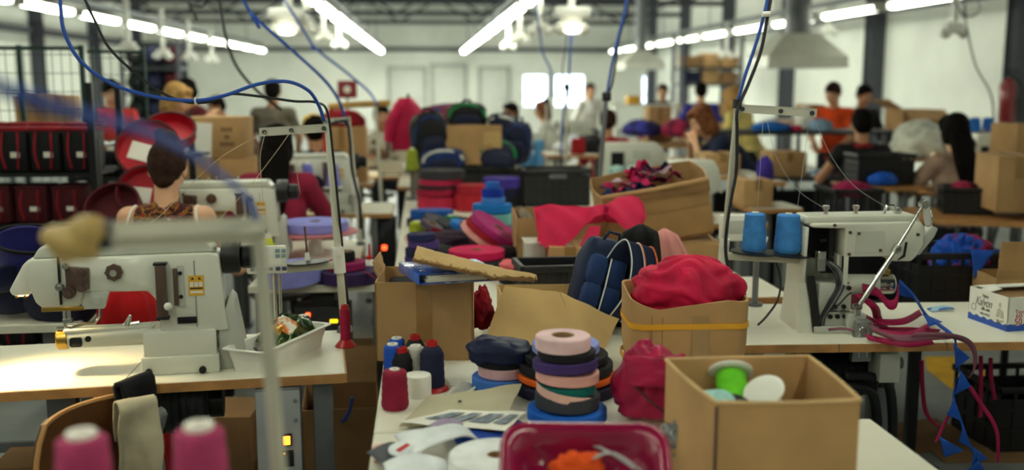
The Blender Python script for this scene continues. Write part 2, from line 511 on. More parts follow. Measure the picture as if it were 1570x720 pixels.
    HM = Matrix.Translation(ntop+Vector((0, 0, 0))) @ (Euler((lean*.45+hp, 0, 0)).to_matrix().to_4x4()) @ Matrix.Rotation(hy, 4, 'Z')
    def hd(mb, c, r, rot=None, seg=16): mb.ell(c, r, rot, seg, M=HM)
    hd(body, (0, .012, .125), (.076, .095, .088)); hd(body, (0, -.028, .065), (.056, .062, .078)); hd(body, (0, -.05, .02), (.03, .03, .026))
    hd(body, (0, -.068, .115), (.055, .022, .02)); hd(body, (0, -.099, .077), (.011, .016, .013), seg=10); hd(body, (0, -.088, .098), (.008, .012, .026), (-.3, 0, 0), 10)
    hd(body, (0, -.083, .042), (.024, .012, .010), seg=10)
    for s in (-1, 1):
        hd(body, (s*.036, -.068, .066), (.024, .022, .024), seg=10); hd(body, (s*.078, .008, .09), (.01, .022, .034), (.1, 0, s*.35), 10)
    body.cyl(HM @ Vector((0, .015, .06)), neck, .055, .055)
    b = voxel(body.build('body', M_(skin), root), vox, 3, .5)
    for s in (-1, 1):
        e = MB().ell((s*.031, -.079, .1), (.0125, .009, .0085), seg=10, M=HM).build('eye', M_('eye_white'), root)
        MB().ell((s*.031, -.086, .1), (.0055, .004, .006), seg=8, M=HM).build('iris', M_('eye_dark'), e)
        MB().tube([HM @ Vector((s*x, y, z)) for x, y, z in ((.014, -.092, .119), (.032, -.09, .125), (.05, -.074, .119))], .0042, 6).build('eyebrow', M_(hair[1]), root)
    MB().ell((0, -.094, .041), (.02, .006, .006), seg=10, M=HM).build('lips', M_('lips'), root)
    # hair
    hb = MB(); st = hair[0]
    hd(hb, (0, .02, .145), (.086, .097, .086)); hd(hb, (0, .05, .10), (.08, .07, .085))
    hd(hb, (0, -.05, .185), (.06, .045, .03))
    for s in (-1, 1): hd(hb, (s*.066, .02, .13), (.022, .05, .055))
    if st in ('bob', 'long', 'loose'):
        for s in (-1, 1): hd(hb, (s*.072, .015, .085), (.024, .05, .085)); hd(hb, (s*.066, -.045, .145), (.02, .03, .05))
        hd(hb, (0, .07, .05), (.078, .045, .1))
    if st == 'loose':
        for s in (-1, 1): hd(hb, (s*.078, -.02, .06), (.024, .05, .09)); hd(hb, (s*.085, .03, .02), (.03, .05, .07))
        hd(hb, (0, .03, .18), (.09, .085, .06))
    if st == 'long':
        p0 = HM @ Vector((0, .07, .06)); p1 = T(0, .12, .44); p2 = T(0, .13, .31)
        for dx in (-.035, 0, .035): 
            a = p0+Vector((dx, 0, 0)); m1 = p1+Vector((dx*1.1, 0, 0)); m2 = p2+Vector((dx*.9, 0, random.uniform(-.04, .02)))
            caps(hb, a, m1, .05, .042); caps(hb, m1, m2, .042, .02)
    if st == 'bun':
        hd(hb, (0, .045, .235), (.05, .048, .042)); hd(hb, (.02, .06, .25), (.032, .03, .03))
        hd(hb, (0, .07, .05), (.055, .035, .06))
    if st == 'pony':
        p0 = HM @ Vector((0, .11, .15)); caps(hb, p0, p0+Vector((0, .06, -.04)), .03, .032); caps(hb, p0+Vector((0, .06, -.04)), p0+Vector((0, .06, -.22)), .032, .012)
    for v in hb.bm.verts: v.co += noise.noise_vector(v.co*28)*.006
    voxel(hb.build('hair', M_(hair[1]), root), .0085, 2)
    # clothes
    if shirt[0]: voxel(top.build('shirt', M_(shirt[0]), root), .0105, 3)
    if trousers: voxel(tr.build('trousers', M_(trousers), root), .013, 3)
    if extras: extras(root, T, HM, sh)
    return root
def cloth(name, hexc, **k):
    return mat(name, hexc, k.pop('rough', .85), var=k.pop('var', .18), nscale=k.pop('nscale', 9), bump=.35, bscale=k.pop('bscale', 25), sheen=.02, spec=.25, **k)
cloth('trousers_dark', '23252d')

# ------------------------------------------------------------------ cartons, crates, rolls, cones
def panel(name, m, parent, o, u, v, t=.005, smooth=0, wav=0, nu=1, nv=1, seed=0):
    """a cardboard panel: corner o, edge vectors u and v"""
    o, u, v = Vector(o), Vector(u), Vector(v); n = u.cross(v).normalized()
    def fn(a, b): 
        q = o+u*a+v*b
        return q+n*(wav*noise.noise(Vector((a*2.3+seed, b*2.1, seed*1.7)))) if wav else q
    if wav: nu, nv = max(nu, 12), max(nv, 8)
    return MB().sheet(fn, nu, nv, t).build(name, m, parent, smooth=smooth)
def carton(label, loc, w, d, h, rz=0, name='cardboard_box', flaps=(), closed=False, m='carton', tape=True, group=None, cat='cardboard box', flap_len=None, bulge=0, inner=True, rot=None):
    """origin: centre of the bottom. flaps: list of (side, angle_deg) side in f b l r, angle from upright, outwards +"""
    root = thing(name, label, cat, loc, rz, group, rot=rot)
    t = .005; mm = M_(m)
    if closed:
        MB().box((0, 0, h/2), (w, d, h), bev=.004).build('body', mm, root)
        if tape:
            MB().box((0, 0, h+.0006), (.05, d*.995, .0012)).build('tape_strip', M_('tape'), root)
            MB().box((0, -d/2-.0006, h*.8), (.05, .0012, h*.38)).build('tape_strip', M_('tape'), root)
        return root
    def wall(mb, a, b, n):
        n = Vector((n[0], n[1], 0)); a = Vector(a); b = Vector(b)
        def fn(u, v):
            q = a.lerp(b, u); q = q+n*bulge*math.sin(PI*u)*(.4+.6*v); q.z = h*v; return q
        mb.sheet(fn, 10 if bulge else 1, 4 if bulge else 1, t)
    wb = MB()
    c = [(-w/2, -d/2, 0), (w/2, -d/2, 0), (w/2, d/2, 0), (-w/2, d/2, 0)]
    ns = [(0, -1), (1, 0), (0, 1), (-1, 0)]
    for i in range(4): wall(wb, c[i], c[(i+1) % 4], ns[i])
    wb.box((0, 0, t/2+.001), (w-.012, d-.012, t))
    wb.build('body', mm, root, smooth=30 if bulge else 0)
    for s, ang in flaps:
        fl = flap_len or (d*.48 if s in 'fb' else min(w*.48, d*.48)); a = R(ang)
        out = {'f': (0, -1), 'b': (0, 1), 'l': (-1, 0), 'r': (1, 0)}[s]
        v = Vector((out[0]*math.sin(a), out[1]*math.sin(a), math.cos(a)))*fl
        if s == 'f': o, u = (-w/2, -d/2, h), (w, 0, 0)
        if s == 'b': o, u = (w/2, d/2, h), (-w, 0, 0)
        if s == 'l': o, u = (-w/2, d/2, h), (0, -d, 0)
        if s == 'r': o, u = (w/2, -d/2, h), (0, d, 0)
        panel('flap', mm, root, o, u, v, t, wav=.008, seed=random.random()*9)
    if tape:
        MB().box((0, -d/2-.0012-bulge, h*.62), (.048, .0012, h*.76)).build('tape_strip', M_('tape'), root)
    return root
def crate(label, loc, w, d, h, rz=0, m='black_plastic', group=None, rows=3, cols=6):
    root = thing('plastic_crate', label, 'crate', loc, rz, group)
    mb = MB(); t = .012
    mb.box((0, 0, .006), (w, d, .012))
    for s in (-1, 1):
        for k in range(rows+1):
            z = .012+(h-.024)*k/rows
            mb.box((0, s*(d/2-t/2), z), (w, t, .018 if 0 < k < rows else .024)); mb.box((s*(w/2-t/2), 0, z), (t, d, .018 if 0 < k < rows else .024))
        for k in range(cols+1):
            mb.box((-w/2+.006+(w-.012)*k/cols, s*(d/2-t/2), h/2), (.013, t*.8, h))
        for k in range(5): mb.box((s*(w/2-t/2), -d/2+.006+(d-.012)*k/4, h/2), (t*.8, .013, h))
        # solid lower panels
        mb.box((0, s*(d/2-t*.6), h*.42), (w, .004, h*.78)); mb.box((s*(w/2-t*.6), 0, h*.42), (.004, d, h*.78))
    mb.build('body', M_(m), root, smooth=0)
    rm = MB()
    for s in (-1, 1):
        rm.box((0, s*(d/2), h-.012), (w+.02, .02, .028), bev=.004); rm.box((s*(w/2), 0, h-.012), (.02, d+.02, .028), bev=.004)
    rm.build('rim', M_(m), root, smooth=30)
    return root
def rollmat(hexc): return mat('tape_roll_'+hexc, hexc, .75, var=.1, nscale=14, bump=.25, kind='rings', bscale=1, spec=.25)
mat('core_card', '9a7a55', .9); mat('core_white', 'e8e6dc', .6)
def tape_roll(label, loc, r, h, hexc, rot=None, rz=0, core=.03, group=None, corem='core_card', name='webbing_roll', cat='webbing roll', wav=.0):
    root = thing(name, label, cat, loc, rz, group, rot=rot)
    n = 7
    prof = [(core, 0), (r-.003, 0), (r, .003), (r, h-.003), (r-.003, h)]
    for i in range(1, n): prof.append((r-(r-core)*i/n, h-(.0012 if i % 2 else 0)))
    prof.append((core, h))
    b = MB().ring(prof, 40)
    if wav:
        for v in b.bm.verts: v.co.z += wav*noise.noise(Vector((v.co.x*9+loc[0]*7, v.co.y*9, loc[2]*3)))
    b.build('webbing', rollmat(hexc), root, smooth=35)
    MB().ring([(core-.004, .001), (core, .001), (core, h-.001), (core-.004, h-.001)], 24).build('core', M_(corem), root, smooth=35)
    return root
def yarn(hexc): return mat('yarn_'+hexc, hexc, .7, var=.12, nscale=30, bump=.3, kind='bands', bscale=55, spec=.3)
def cone(label, loc, r0, r1, h, hexc, cap='core_white', base=None, rot=None, group=None, name='thread_cone', cat='thread cone', capr=.016, caph=.016, shoulder=.012):
    root = thing(name, label, cat, loc, 0, group, rot=rot)
    z0 = .004
    prof = [(r0*.9, z0), (r0, z0+.008)]
    for i in range(1, 9): prof.append((r0+(r1-r0)*i/9+(.0008 if i % 2 else -.0005), z0+.008+(h-.02)*i/9))
    prof += [(r1, h-shoulder), (r1*.86, h-shoulder*.35), (capr*1.1, h)]
    MB().lathe(prof, 28).build('yarn', yarn(hexc), root, smooth=50)
    MB().ring([(capr*.45, h-.004), (capr, h-.004), (capr*.95, h+caph), (capr*.45, h+caph)], 20).build('core', M_(cap), root, smooth=35)
    if base: MB().lathe([(r0*1.35, 0), (r0*1.3, .004), (r0*.95, .012), (r0*.6, .014)], 28).build('base_flange', M_(base), root, smooth=35)
    else: MB().lathe([(r0*.8, 0), (r0*.8, .006)], 20).build('core_foot', M_(cap), root, smooth=35)
    return root

# ------------------------------------------------------------------ tables and thread stands
def table(label, loc, w, d, rz=0, h=.75, legs=((-1, -1), (1, -1), (-1, 1), (1, 1)), name='sewing_table', top='laminate', edge='wood_edge', legm='steel_grey', inset=.12, th=.03, group=None, legw=(.05, .03), cross=True):
    """origin: centre of the footprint on the floor"""
    root = thing(name, label, 'table', loc, rz, group)
    MB().box((0, 0, h-th/2), (w-.004, d-.004, th), bev=.002, seg=1).build('tabletop', M_(top), root, smooth=0)
    if edge:
        e = MB()
        for s in (-1, 1):
            e.box((0, s*d/2, h-th/2-.0015), (w, .004, th-.003)); e.box((s*w/2, 0, h-th/2-.0015), (.004, d, th-.003))
        e.build('edge_band', M_(edge), root, smooth=0)
    for sx, sy in legs:
        x, y = sx*(w/2-inset), sy*(d/2-.07)
        l = MB().box((x, y, (h-th)/2), (legw[0], legw[1], h-th), bev=.004); l.box((x, y, .012), (legw[0]+.02, .09, .024), bev=.004)
        l.build('leg', M_(legm), root)
    if cross:
        for s in (-1, 1): MB().box((s*(w/2-inset), 0, .12), (legw[0]*.7, d-.14, .03)).build('leg_brace', M_(legm), root, smooth=0)
        MB().box((0, d/2-.07, .14), (w-2*inset, .025, .04)).build('stretcher', M_(legm), root, smooth=0)
    return root
def heap(name, label, cat, c, r, m, seed, amp=.3, freq=2.2, seg=64, group=None, power=1, folds=0):
    mb = MB(); t = bmesh.new(); bmesh.ops.create_uvsphere(t, u_segments=seg, v_segments=seg//2, radius=1)
    for v in t.verts:
        p = v.co.copy(); w_ = noise.noise_vector(p*1.3+Vector((seed, seed, 0)))*.5
        f = abs(noise.noise((p+w_)*freq+Vector((seed*3, 0, 0))))+.5*abs(noise.noise((p+w_)*freq*2.3+Vector((0, seed, 0))))
        d = 1-amp*(1-min(1, f*2.2))**2+amp*.35*noise.noise(p*1.1+Vector((0, 0, seed)))
        if folds:
            q = p+w_*1.1; a = folds*(q.z*1.0+q.x*.55*math.sin(seed)+.35*q.y)+2.2*noise.noise(p*1.6+Vector((seed, 0, 3)))
            d = 1+amp*(.42*abs(math.sin(a))**.7+.2*abs(math.sin(a*2.3+3*q.x))-.42)+.10*noise.noise(p*2.1+Vector((seed, 1, 1)))
        v.co = Vector((p.x*r[0], p.y*r[1], p.z*r[2]))*d
        if p.z < -.4: v.co.z = max(v.co.z, -r[2]*.5)
    mb.merge(t)
    return tag(mb.build(name, m, None, smooth=180, loc=c), label, cat, group)
# ------------------------------------------------------------------ sewing machines
mat('machine_bed', 'c6c7ba', .32, var=.05)
def arm_machine(label, loc, rz=0, detail=True, group=None):
    """post-arm machine seen from the operator's left; origin = front left corner of the base on the table"""
    root = thing('sewing_machine', label, 'sewing machine', loc, rz, group)
    W = M_('machine_white')
    MB().prism([(.05, .12), (.05, .212), (.02, .248), (-.155, .25), (-.175, .203), (-.262, .203), (-.287, .225), (-.306, .29), (-.308, .335), (-.292, .352),
                (.205, .356), (.226, .345), (.232, .22), (.244, .12)], 0, .135, bev=.009).build('body', W, root, smooth=35)
    MB().prism([(-.29, .352), (-.27, .384), (.19, .39), (.215, .356)], .012, .125, bev=.008).build('top_cover', M_('machine_bed'), root, smooth=35)
    b = MB(); b.box((.105, .06, .09), (.205, .15, .075), bev=.004); b.box((.105, .06, .027), (.22, .165, .054), bev=.004)
    b.build('base', W, root)
    MB().prism([(.215, .0), (.272, .0), (.288, .05), (.262, .205), (.248, .22), (.228, .16), (.215, .13)], .01, .14, bev=.004).build('belt_guard', M_('machine_grey'), root, smooth=30)
    for x in (.016, .168): MB().cyl((x, -.034, .012), (x, -.022, .012), .0105, seg=10).build('base_bolt', M_('black_metal'), root)
    # cylinder arm
    cb = MB(); cb.cyl((-.22, .055, .105), (.02, .055, .11), .029, .034, 24); cb.box((-.1, .055, .131), (.25, .05, .012), bev=.003)
    cb.build('cylinder_arm', M_('machine_bed'), root, smooth=40)
    MB().cyl((-.248, .055, .104), (-.214, .055, .105), .0315, .0315, 24, bev=.004).build('hook_cover', M_('brass'), root)
    MB().box((-.19, .024, .10), (.034, .006, .028), bev=.006).build('latch', M_('black_metal'), root)
    MB().cyl((-.156, .022, .108), (-.156, .028, .108), .009, seg=12).build('latch_screw', M_('black_metal'), root)
    k = MB(); k.cyl((-.05, .05, .137), (-.04, .05, .168), .012, .004, 10); k.cyl((-.06, .05, .14), (-.015, .05, .145), .006, seg=8)
    k.build('bobbin_winder', M_('chrome'), root)
    # needle mechanism
    n = MB(); n.cyl((-.222, .05, .135), (-.222, .05, .21), .005, seg=8); n.cyl((-.21, .05, .155), (-.21, .05, .21), .0055, seg=8); n.box((-.214, .05, .16), (.026, .02, .012))
    n.build('needle_bar', M_('chrome'), root)
    p = MB(); p.box((-.225, .05, .137), (.05, .022, .006), bev=.002); p.tube([(-.2, .05, .14), (-.17, .05, .148), (-.14, .05, .15), (-.125, .05, .17), (-.12, .05, .203)], .005, 6)
    p.build('presser_foot', M_('chrome'), root)
    MB().box((-.212, -.004, .207), (.115, .01, .012), bev=.002).build('face_trim', M_('brass'), root)
    fp = MB(); fp.prism([(-.165, .203), (-.1, .203), (-.085, .252), (-.15, .252)], -.006, .02, bev=.002); fp.box((-.118, -.008, .228), (.02, .006, .018))
    fp.build('lifter_bracket', M_('machine_grey'), root, smooth=30)
    MB().box((-.216, -.005, .29), (.005, .01, .14)).build('thread_slot', M_('black_metal'), root, smooth=0)
    # tension plate
    tp = MB(); tp.prism([(-.198, .262), (-.137, .262), (-.134, .325), (-.185, .33), (-.2, .34)], -.012, 0, bev=.003)
    pl = tp.build('tension_plate', M_('bronze'), root, smooth=30)
    for x, z, r in ((-.19, .256, .019), (-.155, .272, .017), (-.152, .315, .013), (-.195, .333, .010), (-.215, .274, .012)):
        t = MB(); t.cyl((x, -.012, z), (x, -.022, z), r, r*.9, 16); t.cyl((x, -.022, z), (x, -.036, z), r*.5, seg=12); t.build('tension_disc', M_('bronze') if r > .012 else M_('chrome'), pl)
    d = MB(); d.cyl((-.067, 0, .309), (-.067, -.012, .309), .023, seg=24)
    for i in range(8):
        a = i*PI/4; d.cyl((-.067+.021*math.cos(a), -.003, .309+.021*math.sin(a)), (-.067+.021*math.cos(a), -.014, .309+.021*math.sin(a)), .0045, seg=8)
    dl = d.build('stitch_dial', M_('bronze'), root)
    MB().cyl((-.067, -.012, .309), (-.067, -.022, .309), .010, seg=12).build('dial_centre', M_('chrome'), dl)
    # stitch length gauge
    g = MB(); g.box((.062, -.014, .25), (.03, .02, .155), bev=.003)
    ga = g.build('stitch_gauge', M_('bronze'), root)
    for z in (.17, .331): MB().box((.062, -.014, z), (.038, .026, .008), bev=.002).build('gauge_end', M_('black_metal'), ga)
    MB().box((.101, -.009, .26), (.012, .012, .11), bev=.002).build('gauge_slider', M_('bronze'), ga)
    MB().ell((.08, -.03, .207), (.012, .012, .012)).build('gauge_knob', M_('white_plastic'), ga)
    MB().box((.115, -.003, .26), (.018, .006, .125), bev=.002).build('gauge_plate', M_('machine_grey'), root)
    for z in (.23, .30): MB().cyl((.115, -.012, z), (.115, 0, z), .006, seg=8).build('gauge_screw', M_('black_metal'), root)
    # sticker and name plate
    st = MB().box((.158, -.0012, .26), (.044, .0016, .06)).build('warning_label', M_('yellow_label'), root, smooth=0)
    s2 = MB()
    for x in (.145, .158, .171): s2.box((x, -.0024, .264), (.0105, .0012, .014))
    s2.box((.158, -.0024, .241), (.036, .0012, .007)); s2.build('label_panel', M_('paper'), st, smooth=0)
    for x in (.148, .168): MB().prism([(x-.005, .278), (x+.005, .278), (x, .286)], -.0026, -.0016).build('label_symbol', M_('black_print'), st, smooth=0)
    MB().box((.158, -.0024, .252), (.036, .0012, .004)).build('label_line', M_('black_print'), st, smooth=0)
    MB().box((.128, -.003, .158), (.055, .006, .02), bev=.002).build('name_plate', M_('black_metal'), root)
    MB().box((.155, -.0008, .235), (.002, .002, .2)).build('panel_seam', M_('steel_grey'), root, smooth=0)
    # hand wheel and motor at the far end
    hw = MB(); A = Matrix.Rotation(PI/2, 4, 'Y')
    hw.lathe([(.03, 0), (.052, .004), (.054, .012), (.054, .05), (.047, .056), (.02, .058)], 28, Matrix.Translation((.226, .07, .335)) @ A)
    hw.build('handwheel', M_('black_plastic'), root, smooth=30)
    m = MB(); m.cyl((.283, .07, .33), (.33, .07, .33), .036, seg=20, bev=.006); m.cyl((.26, .07, .33), (.29, .07, .33), .028, seg=16); m.build('motor', M_('black_metal'), root)
    # lamp head
    lm = MB().prism([(-.318, .335), (-.298, .352), (-.288, .30), (-.305, .245), (-.352, .245), (-.36, .26)], .02, .075, bev=.006).build('lamp_head', M_('white_plastic'), root, smooth=30)
    MB().box((-.33, .047, .243), (.03, .03, .004)).build('lamp_lens', emit('warm_lamp', 'ffcf7a', 14), lm, smooth=0)
    for x in (-.34, -.318): MB().cyl((x, .02, .2395), (x, .02, .2455), .004, seg=6).build('lamp_pin', M_('brass'), lm)
    # top fittings
    for x, h in ((-.25, .03), (-.05, .02), (-.09, .012), (.05, .012)):
        t = MB(); t.cyl((x, .06, .384), (x, .06, .388+h), .004, seg=8); t.ell((x, .06, .39+h), (.012 if h > .025 else .006,)*3, seg=10); t.build('thread_guide', M_('chrome'), root)
    return root
def thread_stand(name_label, loc, height, rz, bar_l, arm_z, arm_l, discs=(), lean=(0, 0), m='thread_pole', cone_r=.0, barw=.026, rad=.012, bar_z=None, name='thread_stand'):
    """pole with an overhead bar and a spool arm, both along -X/+X (signed lengths)"""
    root = thing(name, name_label, 'thread stand', loc, rz, rot=(lean[1], lean[0], rz))
    p = MB(); p.cyl((0, 0, 0), (0, 0, height), rad, rad*.8, 12); p.build('pole', M_(m), root)
    c = MB(); c.cyl((0, 0, arm_z-.03), (0, 0, arm_z+.06), rad*1.5, seg=10); c.box((0, -rad*1.4, arm_z+.045), (.022, .012, .03), bev=.002); c.build('clamp', M_('white_plastic'), root)
    MB().cyl((0, 0, 0), (0, 0, .02), rad*2.2, rad*1.6, 14).build('foot', M_('steel_grey'), root)
    b = MB(); s = 1 if bar_l > 0 else -1; bz = bar_z if bar_z is not None else height
    b.box((bar_l/2, -.006, bz), (abs(bar_l)+.02, .006, barw)); b.box((bar_l/2, 0, bz+barw/2), (abs(bar_l)+.02, .018, .004))
    ob = b.build('overhead_bar', M_(m), root, smooth=0)
    for t in (.97, .56, .06):
        MB().ring([(.003, -.004), (.0075, -.004), (.0075, .004), (.003, .004)], 14, Matrix.Translation((bar_l*t, -.012, bz)) @ Matrix.Rotation(PI/2, 4, 'X')).build('eyelet', M_('steel_dark'), ob)
    if arm_l:
        MB().box((arm_l/2, 0, arm_z), (abs(arm_l)+.03, .022, .026), bev=.003).build('spool_arm', M_('thread_pole'), root)
    for dx, r in discs:
        d = MB(); d.lathe([(.01, .018), (r, .015), (r, .019), (.01, .024)], 32, Matrix.Translation((dx, 0, arm_z))); d.build('spool_plate', M_('black_metal'), root)
        d = MB(); d.cyl((dx, 0, arm_z), (dx, 0, arm_z+.05), .012, .007, 10); d.build('spool_hub', M_('white_plastic'), root)
        MB().cyl((dx, 0, arm_z+.03), (dx, 0, arm_z+.14), .0035, seg=8).build('spindle', M_('bronze'), root)
    return root
def strand(label, pts, r, hexm, n=8, name='cable', cat='cable', seg=8, group=None, top=False):
    if top:
        d = Vector(pts[0])-Vector(pts[1]); t = (4.33-pts[0].z)/d.z if d.z > .02 else 99
        if Vector((d.x, d.y)).length*t > 8: pts = [Vector((pts[0].x, pts[0].y, 4.33)), Vector((pts[0].x, pts[0].y, pts[0].z+.25))]+list(pts)[1:]
        else: pts = [pts[0]+d*t]+list(pts)
    P = smooth_path(pts, n)
    o = MB().tube(P, r, seg).build(name, M_(hexm), smooth=180)
    return tag(o, label, cat, group)
mat('thread_cream', 'cdbf96', .6); mat('thread_pale', 'b9bfc4', .6)
# ================================================================== LEFT STATION
TZ = .75
# the table with the seam in its top
a, b = PZ(0, 600, TZ), PZ(531, 571, TZ)
TR = math.atan2(b.y-a.y, b.x-a.x)
ux = Vector((math.cos(TR), math.sin(TR), 0)); uy = Vector((-ux.y, ux.x, 0))
LT_W, LT_D = 1.35, .53
lt_c = b - ux*(LT_W/2) + uy*(LT_D/2); lt_c.z = 0
LT = table('white sewing table with a wooden edge carrying the large grey sewing machine', lt_c, LT_W, LT_D, TR, legs=((1, -1), (1, 1), (-1, -1), (-1, 1)), inset=.07, legw=(.06, .045), cross=False)
def on_lt(px, py, z=TZ): return PZ(px, py, z)
# seam across the top
s0, s1 = LT.matrix_basis.inverted() @ PZ(177, 597, TZ), LT.matrix_basis.inverted() @ PZ(228, 542, TZ)
sm = MB(); sm.tube([(s0.x, -LT_D/2-.0025, TZ-.028), (s0.x, -LT_D/2-.0025, TZ+.0002), (s0.x, s0.y, TZ+.0002), (s1.x, s1.y, TZ+.0002)], .0012, 4)
sm.build('seam', M_('steel_dark'), LT)
# second grey leg under the machine
l = MB(); lx = LT.matrix_basis.inverted() @ PZ(62, 612, TZ)
l.box((lx.x-.02, -.05, .36), (.085, .05, .72), bev=.004).box((lx.x-.02, 0, .02), (.1, .5, .04), bev=.006); l.build('leg', M_('steel_grey'), LT)
# control box with glowing switch hung below the top
cb = thing('control_box', 'grey control box with a lit orange switch under the sewing table', 'control box', lt_c+ux*.475-uy*.20, TR)
MB().box((0, 0, .466), (.13, .16, .50), bev=.006).build('housing', M_('steel_grey'), cb)
MB().box((0, -.0815, .47), (.126, .003, .48), bev=.001).build('front_plate', mat('control_face', '9a9da0', .45, var=.08), cb)
sw = MB().box((.022, -.086, .563), (.03, .012, .036), bev=.003).build('switch_frame', M_('black_plastic'), cb)
MB().box((.022, -.093, .563), (.02, .008, .026), bev=.002).build('switch_rocker', M_('orange_light'), sw)
dp = MB().box((.012, -.085, .505), (.056, .008, .05), bev=.002).build('display', M_('black_plastic'), cb)
for i in range(3): MB().box((-.004+.009*i, -.0895, .522), (.004, .001, .006)).build('display_digit', mat('amber_digit', 'ffb000', strength=3, var=0), dp)
MB().cyl((.012, -.089, .497), (.012, -.094, .497), .009, seg=12).build('display_dial', M_('steel_dark'), dp)
for z in (.68, .62, .43, .28): MB().cyl((.05, -.083, z), (.05, -.087, z), .006, seg=8).build('screw', M_('chrome'), cb)
# motor below
mo = thing('drive_motor', 'dark ribbed motor hanging under the sewing table top', 'motor', lt_c+ux*.1-uy*.05+Vector((0, 0, .52)), TR)
mm = MB(); mm.cyl((-.16, 0, .1), (.16, 0, .1), .085, seg=24, bev=.01)
for i in range(12): mm.cyl((-.13+i*.024, 0, .1), (-.118+i*.024, 0, .1), .092, seg=24)
mm.build('motor_body', M_('steel_dark'), mo, smooth=30)
MB().box((0, 0, .188), (.2, .12, .018)).build('bracket', M_('black_metal'), mo)
MB().cyl((.16, 0, .1), (.2, 0, .1), .05, seg=20).build('pulley', M_('black_metal'), mo)

# the machine
mp_ = PZ(222, 573, TZ)
SM = arm_machine('large grey sewing machine with a black handwheel and yellow warning label', mp_, TR)
LAMPL = bpy.data.lights.new('lamp_glow', 'SPOT'); LAMPL.energy = 16; LAMPL.color = (1, .74, .36); LAMPL.spot_size = R(130); LAMPL.spot_blend = .6; LAMPL.shadow_soft_size = .02
lo = bpy.data.objects.new('lamp_glow', LAMPL); COL.objects.link(lo); lo.parent = SM; lo.location = (-.33, .047, .236); lo.rotation_euler = (R(-8), R(-12), 0)
lo['kind'] = 'structure'
# control panel on chrome post
cp = PZ(427, 520, TZ)
pn = thing('operator_panel', 'white operator panel with small buttons on a chrome post beside the grey machine', 'control panel', cp, TR)
po = MB(); po.cyl((-.006, 0, 0), (-.006, 0, .24), .0075, seg=12); po.cyl((.010, 0, 0), (.010, 0, .22), .006, seg=12); po.cyl((0, 0, 0), (0, 0, .012), .022, seg=16); po.build('post', M_('chrome'), pn)
pb = MB().box((-.028, -.012, .275), (.128, .024, .092), bev=.006).build('panel_body', M_('white_plastic'), pn)
for i in range(2):
    for j in range(2):
        MB().box((.008+.02*i, -.0255, .305-.017*j), (.015, .003, .013), bev=.001).build('button', mat('button_blue', '8fa5aa', .5), pb)
for i in range(4): MB().box((-.073+.019*i, -.0255, .245), (.014, .003, .011), bev=.001).build('button', mat('button_grey', '6e7478', .5), pb)
for i in range(2): MB().box((.008+.02*i, -.0255, .245), (.015, .003, .013), bev=.001).build('button', mat('button_navy', '3c4660', .5), pb)
MB().box((-.062, -.0248, .268), (.034, .002, .02)).build('panel_label', M_('yellow_label'), pb, smooth=0)
MB().box((-.005, -.0248, .268), (.05, .002, .02)).build('panel_strip', M_('paper'), pb, smooth=0)

# thread stand over the table
sp = PZ(529, 508, TZ)
TS = thread_stand('white thread stand on the table edge with an overhead bar and one empty spool plate', sp, .70, TR, -.215, .235, -.2, discs=((-.105, .072), (-.235, .058)), lean=(R(-3.2), R(-3)), rad=.0135)
TS.children[0]
cone('yellow thread cone on the thread stand beside the operator panel', PZ(411, 374, 0) if 0 else TS.matrix_basis @ Vector((-.235, 0, .2615)), .034, .018, .085, 'cfd11f', capr=.010)
pt = lambda x, z: TS.matrix_basis @ Vector((x, -.014, z))
strand('cream thread running from the bar end of the thread stand down to the grey machine', [pt(-.205, .70), PY(340, 240, 3.15), PY(285, 290, 3.1), PY(240, 335, 3.05), SM.matrix_basis @ Vector((-.05, .06, .408))], .0008, 'thread_cream', name='thread', cat='thread', seg=5)
strand('cream thread running slantwise from the middle of the thread stand bar', [pt(-.12, .70), PY(418, 240, 3.15), PY(370, 300, 3.1), PY(310, 355, 3.05), SM.matrix_basis @ Vector((.05, .06, .40))], .0008, 'thread_cream', name='thread', cat='thread', seg=5)
strand('cream thread hanging straight from the bar eyelet to the yellow cone', [pt(-.205, .70), PY(399, 240, 3.2), PY(402, 290, 3.2), TS.matrix_basis @ Vector((-.235, 0, .37))], .0007, 'thread_cream', name='thread', cat='thread', seg=5)
strand('cream thread end dangling from the bar above the empty spool plate', [pt(-.12, .70), PY(455, 240, 3.25), PY(456, 270, 3.25), PY(461, 297, 3.25)], .0007, 'thread_cream', name='thread', cat='thread', seg=5)

# white tray with snack packet
tpos = [PZ(358, 573, TZ), PZ(492, 532, TZ)]
t0 = (PZ(364, 571, TZ)+PZ(404, 574, TZ))/2
tr_ang = math.atan2(PZ(495, 530, TZ).y-PZ(404, 574, TZ).y, PZ(495, 530, TZ).x-PZ(404, 574, TZ).x)
tray = thing('plastic_tray', 'long white plastic tray with rim on the table corner', 'tray', (0, 0, TZ), tr_ang)
q = PZ(404, 574, TZ); e1 = Vector((math.cos(tr_ang), math.sin(tr_ang), 0)); e2 = Vector((-e1.y, e1.x, 0))
TL, TW, TH = (PZ(495, 530, TZ)-q).length, .105, .07
tray.location = q+e1*TL/2+e2*TW/2
tb = MB()
def trwall(z0, z1, x0, x1, y0, y1, dx): pass
def loop(w, d, z, r=.015, n=4):
    out = []
    for cx, cy, a0 in ((w/2-r, d/2-r, 0), (-w/2+r, d/2-r, 90), (-w/2+r, -d/2+r, 180), (w/2-r, -d/2+r, 270)):
        for k in range(n+1):
            a = R(a0+90*k/n); out.append(Vector((cx+r*math.cos(a), cy+r*math.sin(a), z)))
    return out
